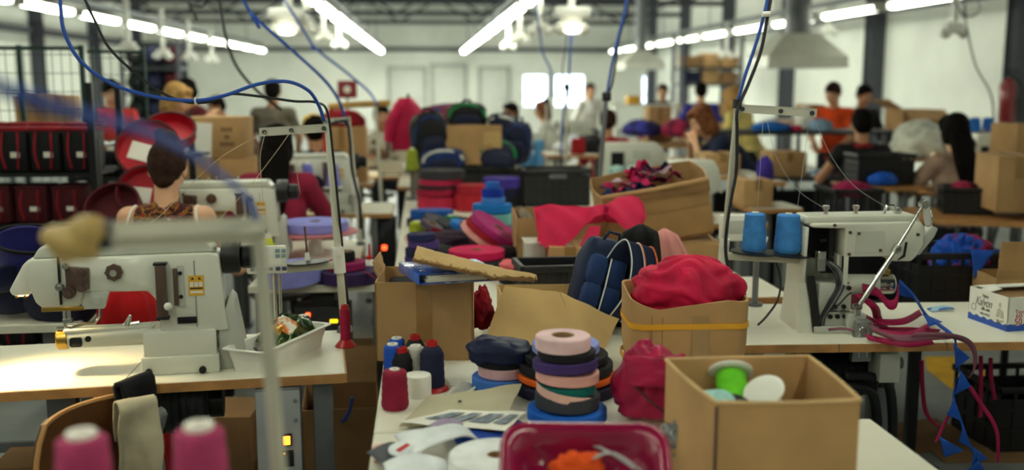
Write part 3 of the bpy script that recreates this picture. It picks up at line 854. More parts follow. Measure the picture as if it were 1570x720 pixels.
def loft(mb, loops, close0=True, close1=False):
    rings = [[mb.bm.verts.new(p) for p in l] for l in loops]; n = len(rings[0])
    for A_, B_ in zip(rings, rings[1:]):
        for i in range(n): mb.bm.faces.new((A_[i], A_[(i+1) % n], B_[(i+1) % n], B_[i]))
    if close0: mb.bm.faces.new(rings[0][::-1])
    if close1: mb.bm.faces.new(rings[-1])
    return mb
loft(tb, [loop(TL, TW, 0), loop(TL+.012, TW+.012, TH*.55), loop(TL+.015, TW+.015, TH*.56), loop(TL+.026, TW+.026, TH), loop(TL+.05, TW+.05, TH), loop(TL+.05, TW+.05, TH+.003), loop(TL+.022, TW+.022, TH+.003), loop(TL+.008, TW+.008, TH*.5), loop(TL-.008, TW-.008, .004)], True, True)
tb.build('tray_body', M_('white_plastic'), tray, smooth=35)
tloc = tray.matrix_basis
mat('foil_green', '1d3a1f', .22, metal=.6, var=.4, nscale=22, hex2='6b7a4a', fac=(.45, .6))
def blob(name, c, r, m, parent=None, amp=.25, freq=30, seg=40, label=None, cat=None, rot=None, smooth=180, flat=True, group=None):
    mb = MB(); mb.ell((0, 0, 0), (1, 1, 1), seg=seg)
    for v in mb.bm.verts:
        d = 1+amp*(ridge(v.co*freq*.05+Vector(c)*3, 3)-.6)
        v.co = Vector((v.co.x*r[0]*d, v.co.y*r[1]*d, v.co.z*r[2]*d))
        if flat and v.co.z < -r[2]*.55: v.co.z = -r[2]*.55
    o = mb.build(name, m, parent, smooth=smooth, loc=c, rot=rot)
    if label: tag(o, label, cat, group)
    return o
pk = thing('snack_packet', 'crumpled dark green foil packet lying in the white tray', 'packet', tloc @ Vector((.05, 0, .01)), tr_ang)
def pkf(u, v):
    x = (u-.5)*.19; y = (v-.5)*.115
    z = .07*(max(0, math.sin(PI*u))**.6)*(max(0, math.sin(PI*v))**.6)
    n_ = noise.noise_vector(Vector((x*45, y*45, 3)))*.008
    return Vector((x, y, .05+z))+n_
def pkb(u, v):
    p = pkf(u, v); return Vector((p.x, p.y, .05-(p.z-.05)*.6))
b_ = MB().sheet(pkf, 28, 20).sheet(pkb, 28, 20).build('packet_bag', M_('foil_green'), pk, smooth=60)
mat('foil_print', 'd8762b', .3, var=.5, nscale=40, hex2='e8e2d0', fac=(.45, .55))
MB().sheet(lambda u, v: pkf(.12+u*.3, .1+v*.5)+Vector((0, 0, .0015)), 10, 10).build('packet_print', M_('foil_print'), b_, smooth=60)
MB().sheet(lambda u, v: pkf(.5+u*.4, .55+v*.38)+Vector((0, 0, .0015)), 10, 10).build('packet_print', mat('foil_silver', '9fa8a8', .2, metal=.8, var=.4, nscale=30), b_, smooth=60)
MB().sheet(lambda u, v: pkf(.06+u*.14, .3+v*.6)+Vector((0, 0, .0018)), 8, 10).build('packet_seal', mat('foil_gold', 'b98a2c', .25, metal=.5, var=.4, nscale=40), b_, smooth=60)
blob('crumpled_wrapper', tloc @ Vector((-.10, .0, .04)), (.026, .022, .024), mat('foil_dark', '4c4548', .3, metal=.7, var=.5, nscale=40), amp=.6, freq=40, label='small crumpled grey wrapper in the near end of the white tray', cat='wrapper')
cone('small charcoal thread spool standing behind the white tray', PZ(466, 505, TZ), .024, .024, .05, '3b3f4c', capr=.016, caph=.003)
# red cone spool on the corner
cone('tall magenta thread spool with a red flared base on the table corner', PZ(530, 530, TZ), .0165, .0165, .125, 'a3173f', cap='red_plastic', base='red_plastic', capr=.013, caph=.012, shoulder=.003)
# fix: wide flared base
o_ = bpy.data.objects[[o.name for o in bpy.data.objects if o.name.startswith('base_flange')][-1]]
bm_ = MB().lathe([(.034, 0), (.034, .003), (.018, .022), (.012, .024)], 28); me_ = bpy.data.meshes.new('base_flange'); bm_.bm.to_mesh(me_); bm_.bm.free(); me_.materials.append(M_('red_plastic')); o_.data = me_

# cables over the station
strand('thick blue cable looping above the tables to the white thread stand', [PY(90, -30, 2.9), PY(93, 10, 2.9), PY(99, 50, 2.9), PY(125, 95, 2.92), PY(175, 130, 2.96), PY(240, 149, 3.0), PY(300, 154, 3.05), PY(345, 146, 3.08), PY(395, 129, 3.12), PY(440, 125, 3.16), PY(472, 138, 3.2), PY(488, 160, 3.24), PY(497, 185, 3.27)], .0058, 'cable_blue')
strand('black cable tied to the blue loop and running down the white thread stand', [PY(122, -20, 3.0), PY(140, 20, 3.0), PY(165, 70, 3.0), PY(205, 110, 3.0), PY(250, 143, 3.02), PY(290, 157, 3.06), PY(325, 155, 3.09), PY(352, 144, 3.12), PY(400, 148, 3.16), PY(450, 155, 3.2), PY(485, 157, 3.24), PY(502, 172, 3.32), PY(511, 240, 3.36), PY(519, 320, 3.39), PY(527, 400, 3.42), PY(533, 460, 3.43)], .0042, 'cable_black')
tie = MB(); tie.ring([(.009, -.002), (.0115, -.002), (.0115, .002), (.009, .002)], 12, Matrix.Translation(PY(300, 155, 3.05)) @ Matrix.Rotation(PI/2, 4, 'Y')); tie.tube([PY(300, 151, 3.04), PY(303, 143, 3.03)], .0015, 5)
tag(tie.build('cable_tie', M_('white_plastic')), 'white cable tie binding the blue and black cables together', 'cable tie')

# wooden chair with jacket in front of the table
ch = thing('chair', 'brown plywood chair under the table with clothes over its back', 'chair', PZ(150, 720, .0)+Vector((0, -1.65, 0)), R(62))
cpos = PZ(135, 690, .62); ch.location = (cpos.x, cpos.y, 0); 
mat('plywood', '5e3a1f', .45, var=.2, nscale=6, coat=.2)
mat('ply_edge', 'b5844d', .5, var=.15)
def backf(u, v): 
    x = (u-.5)*.40; z = .42+v*.32
    w_ = 1-.25*(max(0, v-.55)/.45)**2
    return Vector((x*w_, .05*((u-.5)*2)**2*-1+.03*v, z))
MB().sheet(backf, 14, 10, .012).build('backrest', M_('plywood'), ch, smooth=60)
MB().tube([backf(0, 0)]+[backf(0, v/8) for v in range(1, 8)]+[backf(u/10, 1) for u in range(11)]+[backf(1, 1-v/8) for v in range(1, 9)], .007, 6).build('backrest_edge', M_('ply_edge'), ch)
MB().sheet(lambda u, v: Vector(((u-.5)*.4, -.42+v*.42, .44+.01*math.cos(v*6))), 8, 10, .014).build('seat', M_('plywood'), ch, smooth=60)
for sx in (-1, 1):
    MB().tube([(sx*.17, .06, 0), (sx*.17, .02, .42), (sx*.17, .035, .6)], .012, 8).build('leg', M_('black_metal'), ch)
    MB().tube([(sx*.17, -.4, 0), (sx*.17, -.36, .43)], .012, 8).build('leg', M_('black_metal'), ch)
MB().box((-.02, .05, .60), (.05, .03, .09), bev=.008).build('bracket', M_('black_plastic'), ch)
cloth('jacket_black', '18191d'); cloth('shirt_cream', 'b5ab92', var=.2); cloth('denim_grey', '4c5056', hex2='7d7f7c', nscale=30)
def drape(label, name, c0, width, drop_f, drop_b, gap, m, rz, seed, cat, thick=.006, amp=.012, freq=11):
    """cloth hung over an edge along local X at c0; drops to both sides"""
    root = MB()
    L_ = drop_f+drop_b+2*gap
    def fn(u, v):
        s = v*L_; x = (u-.5)*width
        if s < drop_f: y, z = -gap, -(drop_f-s)
        elif s < drop_f+2*gap:
            a = (s-drop_f)/(2*gap)*PI; y, z = -gap*math.cos(a), gap*math.sin(a)*.8
        else: y, z = gap, -(s-drop_f-2*gap)
        k = min(1, abs(z)/.08)
        y += (amp*math.sin(x*freq*4+seed)+.6*amp*noise.noise(Vector((x*20, z*6, seed))))*k*(1.6 if y < 0 else 1)
        x += .02*noise.noise(Vector((z*7, u*2, seed)))*k
        return Vector((x, y, z))
    root.sheet(fn, 36, 40, thick)
    o = root.build(name, m, None, smooth=180, loc=c0, rot=(0, 0, rz))
    return tag(o, label, cat)
jb = ch.matrix_basis
c0 = Vector((*(PZ(205, 582, .78)).xy, .775))
drape('black jacket hung over the edge of the plywood chair back', 'jacket', c0, .12, .26, .25, .02, M_('jacket_black'), R(62), 1, 'jacket', .012)
c1 = Vector((*(PZ(206, 612, .74)).xy, .735))
drape('cream knitted shirt hanging over the black jacket on the chair', 'shirt', c1+Vector((.015, -.045, 0)), .10, .30, .1, .03, M_('shirt_cream'), R(35), 3, 'shirt', .008, .014)
drape('faded grey denim garment hanging beside the cream shirt on the chair', 'denim_garment', c1+Vector((.055, -.02, -.035)), .06, .25, .08, .02, M_('denim_grey'), R(50), 6, 'garment', .008, .016)
for lab, px, py, Y, w, d, h, rz in (('brown cardboard box on the floor beyond the table corner with the magenta spool', 525, 690, 3.95, .30, .34, .34, 4), ('taller brown cardboard box on the floor behind the grey table leg', 560, 560, 4.42, .32, .3, .42, -3),
                               ('dark brown cardboard box under the sewing table by the chair', 120, 690, 3.33, .5, .2, .36, 3), ('dark brown cardboard box under the sewing table behind the control box', 330, 690, 3.98, .36, .26, .30, -4)):
    p = PZ(px, py, 0) if False else PY(px, py, Y)
    carton(lab, (p.x, Y, .001), w, d, h, R(rz), flaps=(('b', 35),) if 'spool' in lab else (), closed='spool' not in lab, m='carton_dark', tape=False)
strand('blue cable draped over the box beyond the table corner', [PY(540, 610, 3.7), PY(535, 632, 3.75), PY(522, 648, 3.8), PY(510, 640, 3.9), PY(505, 660, 3.9)], .007, 'cable_blue')
# cloth red behind the machine
cloth('red_cloth', 'a30d12', var=.35, nscale=5)
# ================================================================== CENTRE TABLES
mat('table_beige', 'd8d2bf', .45, var=.04)
CT1 = table('front cutting table heaped with spools, papers and webbing rolls', (.50, 1.83, 0), 1.26, 1.06, 0, top='laminate', edge='white_paint', name='work_table', legw=(.04, .04))
CT2 = table('long work table under the binder carton and the strapped carton', (.43, 3.30, 0), 1.12, 1.86, 0, top='laminate', edge='white_paint', name='work_table', legw=(.04, .04))
CT3 = table('rear work table under the pile of webbing rolls', (.63, 6.08, 0), 1.54, 3.64, 0, top='laminate', edge='white_paint', name='work_table', legw=(.04, .04))
def quad(name, root, m, p0, p1, p2, p3, t=.006, wav=0, nu=12, nv=8, seed=0, smooth=30):
    """panel through four world corners p0-p1 (bottom/near) p3-p2 (far)"""
    inv = root.matrix_basis.inverted() if root is not None else Matrix()
    p = [inv @ Vector(q) for q in (p0, p1, p2, p3)]
    n = (p[1]-p[0]).cross(p[3]-p[0]).normalized()
    def fn(u, v):
        q = p[0].lerp(p[1], u).lerp(p[3].lerp(p[2], u), v)
        return q+n*(wav*noise.noise(Vector((u*3+seed, v*3, seed*1.3))))
    return MB().sheet(fn, nu, nv, t).build(name, m, root, smooth=smooth)
def zpx(px, py, Y): return PY(px, py, Y)

# --- cones at the table's left end
cone('dark red thread cone with a white core at the end of the cone cluster', PZ(606, 627, TZ), .036, .032, .108, '8d1336', capr=.014, caph=.003, shoulder=.007)
for lab, px, py, r, h, hx, cap, base in (
    ('royal blue thread spool with a white core, behind the other blue one', 609, 566, .026, .095, '1b50b4', 'core_white', None),
    ('royal blue thread spool with a white core, next to the black red-capped cone', 603, 590, .027, .118, '1a4fb6', 'core_white', None),
    ('black thread cone with a red cap standing against the carton', 637, 570, .031, .1, '17171c', 'red_plastic', None),
    ('black thread cone with a red cap next to the blue spools', 617, 592, .031, .1, '15151b', 'red_plastic', None),
    ('navy thread cone with a red cap and red base flange', 663, 596, .035, .125, '181d3c', 'red_plastic', 'red_plastic'),
    ('pale grey thread cone between the black and navy cones', 638, 588, .028, .11, 'b9b7b0', 'core_white', None)):
    sh_ = .03 if cap == 'red_plastic' else .006
    cone(lab, PZ(px, py, TZ), r, r*.92, h, hx, cap=cap, base=base, shoulder=sh_, capr=.016, caph=.014 if cap == 'red_plastic' else .004)
sp_ = thing('paper_spool', 'plain white spool standing behind the dark red cone', 'spool', PZ(641, 606, TZ))
MB().lathe([(.036, 0), (.037, .004), (.037, .056), (.035, .06), (.012, .061)], 32).build('spool_body', M_('paper'), sp_, smooth=35)

# --- carton with the binder
c0, c1 = PZ(581, 553, TZ), PZ(730, 552, TZ)
cw = (c1-c0).length; ca = math.atan2(c1.y-c0.y, c1.x-c0.x)
BC = carton('brown cardboard box with tape, a blue binder lying on top', (c0+c1)/2+Vector((0, .135, 0)), cw, .27, .247, ca, flaps=(), tape=True)
panel('flap', M_('carton'), BC, (-cw/2, .135, .247), (0, -.2, 0), (-.012, 0, .05), .005, wav=.01, seed=2)
fb = MB(); fb.box((0, 0, .11), (cw-.04, .22, .2), bev=.02)
tag(fb.build('dark_fabric_stack', cloth('fabric_black', '1a1a1e'), None, loc=(c0+c1)/2+Vector((0, .135, .012)), rot=(0, 0, ca)), 'black fabric packed inside the cardboard box under the binder', 'fabric')
# binder
bn = thing('ring_binder', 'blue and white ring binder lying on the taped cardboard box', 'binder', PY(637, 438, 2.86)+Vector((.118, .082, -.002)), 0)
bn.rotation_euler = (R(-1), R(1), R(15))
mat('binder_blue', '1f4fae', .25, var=.5, nscale=9, hex2='c9d6ea', fac=(.5, .75), coat=.4)
for nm_, z in (('cover', .003), ('cover', .031)):
    MB().box((0, .07, z), (.25, .24, .004), bev=.0015).build(nm_, M_('binder_blue'), bn)
MB().box((-.125, .07, .017), (.004, .24, .031), bev=.0015).build('spine', mat('binder_spine', '2b62c4', .25, var=.2, coat=.4), bn)
pg = MB()
for i in range(6):
    z = .008+i*.0034; pg.box((.012+random.uniform(-.006, .006), .06+random.uniform(-.006, .004), z), (.22, .215, .0028))
pg.build('page_stack', M_('paper'), bn, smooth=0)
for y in (.0, .09): MB().ring([(.012, -.002), (.015, -.002), (.015, .002), (.012, .002)], 16, Matrix.Translation((-.1, y, .022)) @ Matrix.Rotation(PI/2, 4, 'X')).build('ring', M_('chrome'), bn)
lp = MB().box((.06, -.03, .0338), (.04, .02, .0008)).build('cover_mark', M_('red_print'), bn, smooth=0)
# torn cardboard strip
ts = thing('cardboard_strip', 'long torn strip of cardboard lying over the binder', 'cardboard piece', PY(720, 412, 3.05))
def tsf(u, v):
    a = PY(634, 394, 2.84).lerp(PY(802, 431, 2.80), u); b = PY(644, 378, 3.04).lerp(PY(824, 426, 3.0), u)
    k = .5+.5*math.cos(PI*min(1, max(0, (u-.75)/.25)))
    a = a.lerp(b, .0 if u < .75 else (1-k)*.8)
    p = a.lerp(b, v); p.z += .012*math.sin(PI*v)+.006*noise.noise(Vector((u*9, v*3, 1)))+(.012*noise.noise(Vector((u*60, v, 5))) if v < .05 else 0)
    p.x += (.01*noise.noise(Vector((v*12, 1, 7))) if u < .03 else 0)
    return p-ts.location
mat('carton_light', 'c2a06a', .85, var=.1, nscale=6, bump=.2, bscale=90)
MB().sheet(tsf, 50, 8, .009).build('board', M_('carton_light'), ts, smooth=40)
def tse(u, v): 
    p = tsf(u, .0); p.z -= .004+.01*v+.005*noise.noise(Vector((u*55, v*3, 2))); p.y += .006*v; return p
MB().sheet(tse, 60, 3, .002).build('torn_edge', M_('carton_dark'), ts, smooth=40)

# --- opened carton leaning towards the camera
oc = thing('cardboard_box', 'opened light cardboard box with its wide flap folded towards the cones', 'cardboard box', (.40, 3.33, TZ))
P1, P2 = PY(774, 437, 3.22), PY(858, 447, 3.20)
quad('flap', oc, M_('carton_light'), PZ(740, 530, .79), PY(904, 560, 2.98), P2, P1, .006, .010, seed=1)
quad('flap', oc, M_('carton_light'), PY(904, 560, 2.98), PY(918, 553, 3.03), PY(949, 489, 3.22), P2, .006, .008, seed=4)
bx0, bx1 = P1.x, .60
t_ = MB()
def wl(a, b, z0, z1): 
    a = Vector((*a, 0)); b = Vector((*b, 0)); o = oc.location
    t_.sheet(lambda u, v: a.lerp(b, u)+Vector((0, 0, z0+(z1-z0)*v))-o, 4, 3, .005)
zt = P2.z-.05
wl((bx0, 3.23), (bx1, 3.22), TZ+.002, zt-.05); wl((bx1, 3.22), (bx1, 3.56), TZ+.002, zt-.05); wl((bx1, 3.56), (bx0, 3.58), TZ+.002, zt); wl((bx0, 3.58), (bx0, 3.23), TZ+.002, zt)
t_.build('body', M_('carton_light'), oc, smooth=0)
tag(blob('red_fabric_bundle', PY(738, 465, 3.26)-Vector((0, 0, .03)), (.045, .06, .085), cloth('fabric_crimson', '8d1224', var=.35), amp=.5, label='crumpled crimson and black fabric wedged between the two cardboard boxes', cat='fabric'), 'crumpled crimson fabric wedged between the taped box and the opened box', 'fabric')

# --- navy folded fabric on rolls, near the opened box
s_ = PZ(768, 592, TZ)
tape_roll('cornflower blue webbing roll under the pink roll and navy bundle', s_, .082, .034, '3f6fc0')
tape_roll('pale pink webbing roll between the cornflower roll and the navy bundle', s_+Vector((.008, .005, .0345)), .072, .03, 'd9aeb4')
nb = thing('folded_fabric', 'folded navy nylon bundle lying on the pink and blue rolls', 'fabric bundle', s_+Vector((.0, .01, .066)))
cloth('nylon_navy', '151c3d', rough=.5)
n_ = MB()
def pil(mb, r, amp=.15, seed=0, seg=36):
    t = bmesh.new(); bmesh.ops.create_uvsphere(t, u_segments=seg, v_segments=24, radius=1)
    for v in t.verts:
        c = v.co; 
        c = Vector([math.copysign(abs(q)**.6, q) for q in c])
        d = 1+amp*(ridge(c*1.7+Vector((seed, 0, 0)), 3)-.5)
        v.co = Vector((c.x*r[0], c.y*r[1], c.z*r[2]))*d
    return mb.merge(t)
pil(n_, (.09, .075, .034), .22, 3); n_.build('bundle', M_('nylon_navy'), nb, smooth=180, loc=(0, 0, .034), rot=(0, R(4), R(-12)))
MB().lathe([(.07, 0), (.078, .004), (.078, .014), (.07, .018)], 32).build('under_layer', cloth('nylon_black', '14151c'), nb, smooth=40, loc=(.005, 0, -.002))

# --- main webbing stack and the wide stack behind it
s0 = PZ(869, 640, TZ)
z = 0
for lab, r, h, hx, dx, tl in (
    ('bright blue webbing roll at the bottom of the pink topped stack', .102, .030, '1c62c8', 0, 0),
    ('charcoal webbing roll on the bright blue one', .083, .038, '3a3c44', .0, 2),
    ('teal webbing roll in the middle of the pink topped stack', .074, .026, '0f6a66', -.002, -2),
    ('salmon pink webbing roll over the teal one', .081, .028, 'e0a7a0', .0, -2),
    ('deep purple webbing roll in the pink topped stack', .083, .026, '43306b', -.005, -3),
    ('thin black webbing roll under the pale pink roll', .074, .022, '1c1c22', -.002, -1),
    ('pale pink webbing roll on top of the tallest stack', .070, .036, 'e3bfc4', -.012, 0)):
    tape_roll(lab, s0+Vector((dx, dx*.3, z+abs(math.sin(R(tl))*r)*.4)), r, h, hx, rot=(R(tl*.4), R(tl), random.random()*6), corem='core_card')
    z += h+.0012+abs(math.sin(R(tl)))*r*.5
rb = MB().sheet(lambda u, v: s0+Vector((.0785*math.sin(u*2.2-1.5), -.0785*math.cos(u*2.2-1.5)-.003*math.sin(u*3), .102-.03*u+v*-.022)), 20, 2, .001)
tag(rb.build('ribbon_tail', rollmat('e6b8ac')), 'loose pale pink ribbon end slanting across the teal roll', 'ribbon')
s1 = PZ(874, 612, TZ)+Vector((0, .03, 0)); z = 0
for lab, r, h, hx, tl in (
    ('wide navy webbing roll at the bottom of the black and orange stack', .15, .03, '1f2038', 0),
    ('orange webbing roll in the black and orange stack', .136, .018, 'e2621c', 0),
    ('black webbing roll resting on the orange one', .132, .026, '1b1b1f', 0),
    ('second black webbing roll higher in the black and orange stack', .118, .02, '17171b', 0),
    ('lavender webbing roll peeking out behind the pale pink roll', .094, .026, '8b94d6', 0)):
    tape_roll(lab, s1+Vector((.0, .06, z+.002)), r, h, hx, rot=(0, R(tl), random.random()*6)); z += h+.004+abs(math.sin(R(tl)))*r
# --- papers
def paperq(label, pts, m, cat='paper', name='paper_sheet', z=TZ+.002, wav=.006, t=.0012, seed=0, zs=None):
    w = [PZ(px, py, (zs[i] if zs else z)) for i, (px, py) in enumerate(pts)]
    c = sum(w, Vector())/4
    root = thing(name, label, cat, c)
    quad('sheet', root, M_(m), *w, t=t, wav=wav, seed=seed, smooth=60)
    return root, w
mat('folder_beige', 'bdb498', .6, var=.06); mat('paper_grey', 'c9c7bd', .7)
paperq('white printed sheet lying behind the beige folder by the navy cone', [(690, 592), (745, 590), (735, 556), (672, 560)], 'paper', z=TZ+.004, seed=2)
paperq('clear crumpled plastic sleeve lying behind the beige folder', [(668, 612), (700, 612), (742, 585), (706, 590)], 'paper_grey', name='plastic_sleeve', z=TZ+.012, seed=5, wav=.02)
fo, fw = paperq('beige card folder lying flat behind the printed sheet', [(612, 652), (775, 640), (800, 588), (655, 608)], 'folder_beige', name='card_folder', cat='folder', zs=[TZ+.016, TZ+.03, TZ+.04, TZ+.02], seed=3, t=.002)
quad('folder_mark', fo, M_('steel_dark'), *[p+Vector((0, 0, .0035)) for p in (PZ(702, 618, TZ+.03), PZ(707, 618, TZ+.03), PZ(708, 615, TZ+.03), PZ(703, 615, TZ+.03))], t=.0006)
sh, w4 = paperq('white sheet with four grey pictures in front of the beige folder', [(607, 647), (775, 660), (806, 630), (690, 628)], 'paper', zs=[TZ+.022, TZ+.04, TZ+.052, TZ+.036], wav=.004, seed=9, name='picture_sheet')
mat('print_grey', '7f8794', .7, var=.4, nscale=60)
for i, (u0, u1) in enumerate(((.14, .32), (.38, .52), (.58, .78), (.82, .95))):
    def at(u, v): return w4[0].lerp(w4[1], u).lerp(w4[3].lerp(w4[2], u), v)+Vector((0, 0, .004))
    quad('picture', sh, M_('print_grey'), at(u0, .28), at(u1, .25), at(u1+.03, .75), at(u0+.06, .75), t=.0006)
# --- white roll, scraps
tape_roll('large white webbing roll lying flat beside the magenta tray', PZ(762, 738, TZ), .104, .062, 'e6e8ea', corem='core_card', core=.022)
tape_roll('royal blue webbing roll under the picture sheet', PZ(757, 690, TZ)+Vector((0, .07, 0)), .09, .03, '143c94')
cloth('scrap_white', 'dcdfe3'); cloth('scrap_grey', '54565c'); cloth('scrap_lilac', '9a8aa6')
def scrap(label, c, w, d, m, rz, seed, name='fabric_scrap', h=.03, t=.003, cat='fabric scrap', hole=None, group=None):
    def fn(u, v):
        x, y = (u-.5)*w, (v-.5)*d
        return Vector((x, y, h*(.5+.9*noise.noise(Vector((x*9+seed, y*9, seed))))+h*.5*math.sin(u*PI)))
    o = MB().sheet(fn, 16, 14, t).build(name, m, None, smooth=180, loc=c, rot=(0, 0, rz)); return tag(o, label, cat, group)
scrap('white fabric piece crumpled in front of the picture sheet', PZ(672, 700, TZ)+Vector((0, 0, .012)), .17, .11, M_('scrap_white'), .5, 3, h=.05)
scrap('lilac grey fabric edge behind the white fabric piece', PZ(700, 676, TZ)+Vector((0, 0, .004)), .12, .06, M_('scrap_lilac'), .3, 5, h=.04)
gs = scrap('grey fabric patch with a round red emblem near the table end', PZ(612, 712, TZ)+Vector((0, 0, .006)), .11, .1, M_('scrap_grey'), .6, 8, h=.024)
em = MB().lathe([(.032, 0), (.032, .002)], 24); em.build('emblem_disc', M_('scrap_white'), gs, loc=(.0, -.015, .034), rot=(.15, -.1, 0))
MB().box((0, 0, 0), (.038, .012, .002), bev=.0008).build('emblem', mat('emblem_red', 'c62a2c', .6), gs, loc=(.004, -.012, .0372), rot=(.15, -.1, .3))
scrap('white cloth piece lying at the front table edge below the patch', PZ(640, 735, TZ)+Vector((0, 0, .004)), .14, .08, M_('scrap_white'), .2, 12, h=.03)
scrap('pale pink gauze hanging over the table edge', PZ(578, 700, TZ)+Vector((.02, 0, .003)), .06, .1, cloth('gauze_pink', 'd9b0a8'), .1, 13, h=.01)

# --- magenta tray leaning back, with loose things
mat('magenta_plastic', '8d1440', .22, var=.08, coat=.5)
mt = thing('plastic_tray', 'glossy magenta plastic tray with rounded corners and thick rim', 'tray', PZ(896, 750, .822), R(-4))
mt.rotation_euler = (R(34), 0, R(-6))
m1 = MB(); W_, D_ = .305, .21
def off(l, dx=0, dy=0, dz=0): return [p+Vector((dx, dy, dz)) for p in l]
loft(m1, [loop(W_-.09, D_-.09, 0, .04, 8), loop(W_-.03, D_-.03, .05, .055, 8), loop(W_-.01, D_-.01, .062, .06, 8), loop(W_+.012, D_+.012, .07, .066, 8), loop(W_+.018, D_+.018, .064, .068, 8), loop(W_+.024, D_+.024, .066, .07, 8), loop(W_+.02, D_+.02, .078, .07, 8),
           loop(W_, D_, .083, .062, 8), loop(W_-.03, D_-.03, .074, .055, 8), loop(W_-.055, D_-.055, .04, .05, 8), loop(W_-.1, D_-.1, .008, .04, 8)], True, True)
for v in m1.bm.verts:
    if v.co.y > 0: v.co.z -= .016*math.cos(v.co.x/W_*PI)*min(1, v.co.y/.1)*min(1, max(0, v.co.z)/.08); v.co.y -= .012*math.cos(v.co.x/W_*PI)*min(1, v.co.y/.1)
m1.build('tray_body', M_('magenta_plastic'), mt, smooth=60)
for x, y in ((-.09, .02), (-.1, -.05), (.09, .03)): MB().lathe([(.03, 0), (.028, .006), (.02, .010), (.004, .011)], 20).build('tray_boss', M_('magenta_plastic'), mt, loc=(x, y, .0085), smooth=60)
ml = mt.matrix_basis
o = blob('orange_fabric_ball', PZ(886, 722, .862), (.058, .045, .042), cloth('fabric_orange', 'e0521a', var=.15), amp=.45, label='crumpled bright orange fabric lying in the magenta tray', cat='fabric')
gb = MB()
gb.sheet(lambda u, v: PZ(868, 672, .885).lerp(PZ(972, 716, .885), u)+Vector((0, (v-.5)*.018, .012*math.sin(u*PI))), 24, 2, .002)
tag(gb.build('grey_ribbon', cloth('ribbon_grey', 'a9abad', rough=.5)), 'grey satin ribbon lying slantwise over the magenta tray', 'ribbon')
gb = MB(); gb.sheet(lambda u, v: PZ(905, 705, .89).lerp(PZ(985, 722, .885), u)+Vector((0, .035*math.sin(u*PI)+(v-.5)*.010, .012*math.sin(u*PI))), 24, 2, .002)
tag(gb.build('grey_ribbon', M_('ribbon_grey')), 'second grey ribbon looping beside the orange fabric in the tray', 'ribbon')
# --- dark pink bag by the foreground box
cloth('nylon_magenta', 'a01543', rough=.45, var=.25)
pb_ = thing('nylon_bag', 'dark pink crumpled nylon bag standing between the rolls and the spool box', 'bag', PZ(1000, 655, TZ)+Vector((.0, .06, .105)))
bo_ = heap('bag_body', 'x', 'x', Vector((0, 0, -.02)), (.088, .09, .115), M_('nylon_magenta'), 5, amp=.38, folds=3.6, seg=72); bo_.parent = pb_
for k_ in ('label', 'category'): del bo_[k_]
MB().tube([(-.07, -.06, .03), (-.02, -.1, -.02), (.03, -.1, -.06), (.08, -.08, -.09)], .004, 6).build('bag_seam', mat('seam_dark', '5a0b26', .6), pb_)
def bagflap(u, v): return Vector(((u-.5)*.15, -.07-.02*math.sin(u*PI)-.02*v, .085-.07*v+.012*noise.noise(Vector((u*6, v*4, 2)))))
MB().sheet(bagflap, 14, 8, .003).build('bag_flap', M_('nylon_magenta'), pb_, smooth=180)

# --- foreground open box with spools (turned a little)
FZ = .985
q0, q1, q2, q3 = PZ(1099, 617, FZ), PZ(1319, 613, FZ), PZ(1240, 546, FZ), PZ(1021, 551, FZ)
fb_ = thing('cardboard_box', 'large open cardboard box in front, holding a green and an aqua spool', 'cardboard box', Vector(((q0.x+q2.x)/2, (q0.y+q2.y)/2, TZ)))
ctr = fb_.location
def wallq(mb, a, b, bul):
    n = (b-a).cross(Vector((0, 0, 1))).normalized()
    def fn(u, v):
        p = a.lerp(b, u); p = Vector((p.x, p.y, TZ+.001+(FZ-TZ)*v))-ctr
        return p+n*bul*math.sin(PI*u)*v
    mb.sheet(fn, 14, 6, .0055)
mid = q3.lerp(q0, .0)
fw = MB()
wallq(fw, q3, q0, .006); wallq(fw, q0, q1, .010); wallq(fw, q1, q2, .004); wallq(fw, q2, q3, .003)
fw.sheet(lambda u, v: q0.lerp(q1, u).lerp(q3.lerp(q2, u), v)*1-Vector((0, 0, FZ-TZ-.004))-ctr, 2, 2, .004)
fw.build('body', M_('carton'), fb_, smooth=30)
mat('rim_edge', 'c9a878', .9, var=.1)
rp = [q0, q1, q2, q3, q0]
def rimpt(a, b, u, bul):
    n = (b-a).cross(Vector((0, 0, 1))).normalized(); p = a.lerp(b, u)+n*bul*math.sin(PI*u); return Vector((p.x, p.y, FZ+.0005))-ctr
pts = []
for a_, b_2, bl in ((q3, q0, .006), (q0, q1, .010), (q1, q2, .004), (q2, q3, .003)): pts += [rimpt(a_, b_2, k/10, bl) for k in range(10)]
MB().tube(pts+[pts[0]], .0042, 6).build('rim', M_('rim_edge'), fb_)
e_ = (q0-ctr); 
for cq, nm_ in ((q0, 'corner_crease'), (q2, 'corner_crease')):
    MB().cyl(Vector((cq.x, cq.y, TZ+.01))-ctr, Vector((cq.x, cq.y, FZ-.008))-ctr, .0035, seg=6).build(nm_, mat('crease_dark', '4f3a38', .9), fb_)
def flange_spool(label, loc, rot, hx, L=.085, rr=.026, fr=.045, fm='white_plastic'):
    root = thing('flanged_spool', label, 'spool', loc, 0, rot=rot)
    MB().lathe([(rr*.9, .004), (rr, .01), (rr*1.02, L*.5), (rr, L-.01), (rr*.9, L-.004)], 28).build('yarn', yarn(hx), root, smooth=50)
    MB().lathe([(fr*.9, L-.004), (fr, L), (fr, L+.004), (fr*.85, L+.008), (.01, L+.006)], 32).build('flange', M_(fm), root, smooth=35)
    MB().lathe([(fr, 0), (fr, .005)], 32).build('flange', M_(fm), root, smooth=35)
    return root
cone('aqua thread spool lying in the front box', PZ(1078, 632, .90), .045, .034, .10, '9fd0cc', rot=(R(60), R(25), 0), capr=.012, caph=.002)
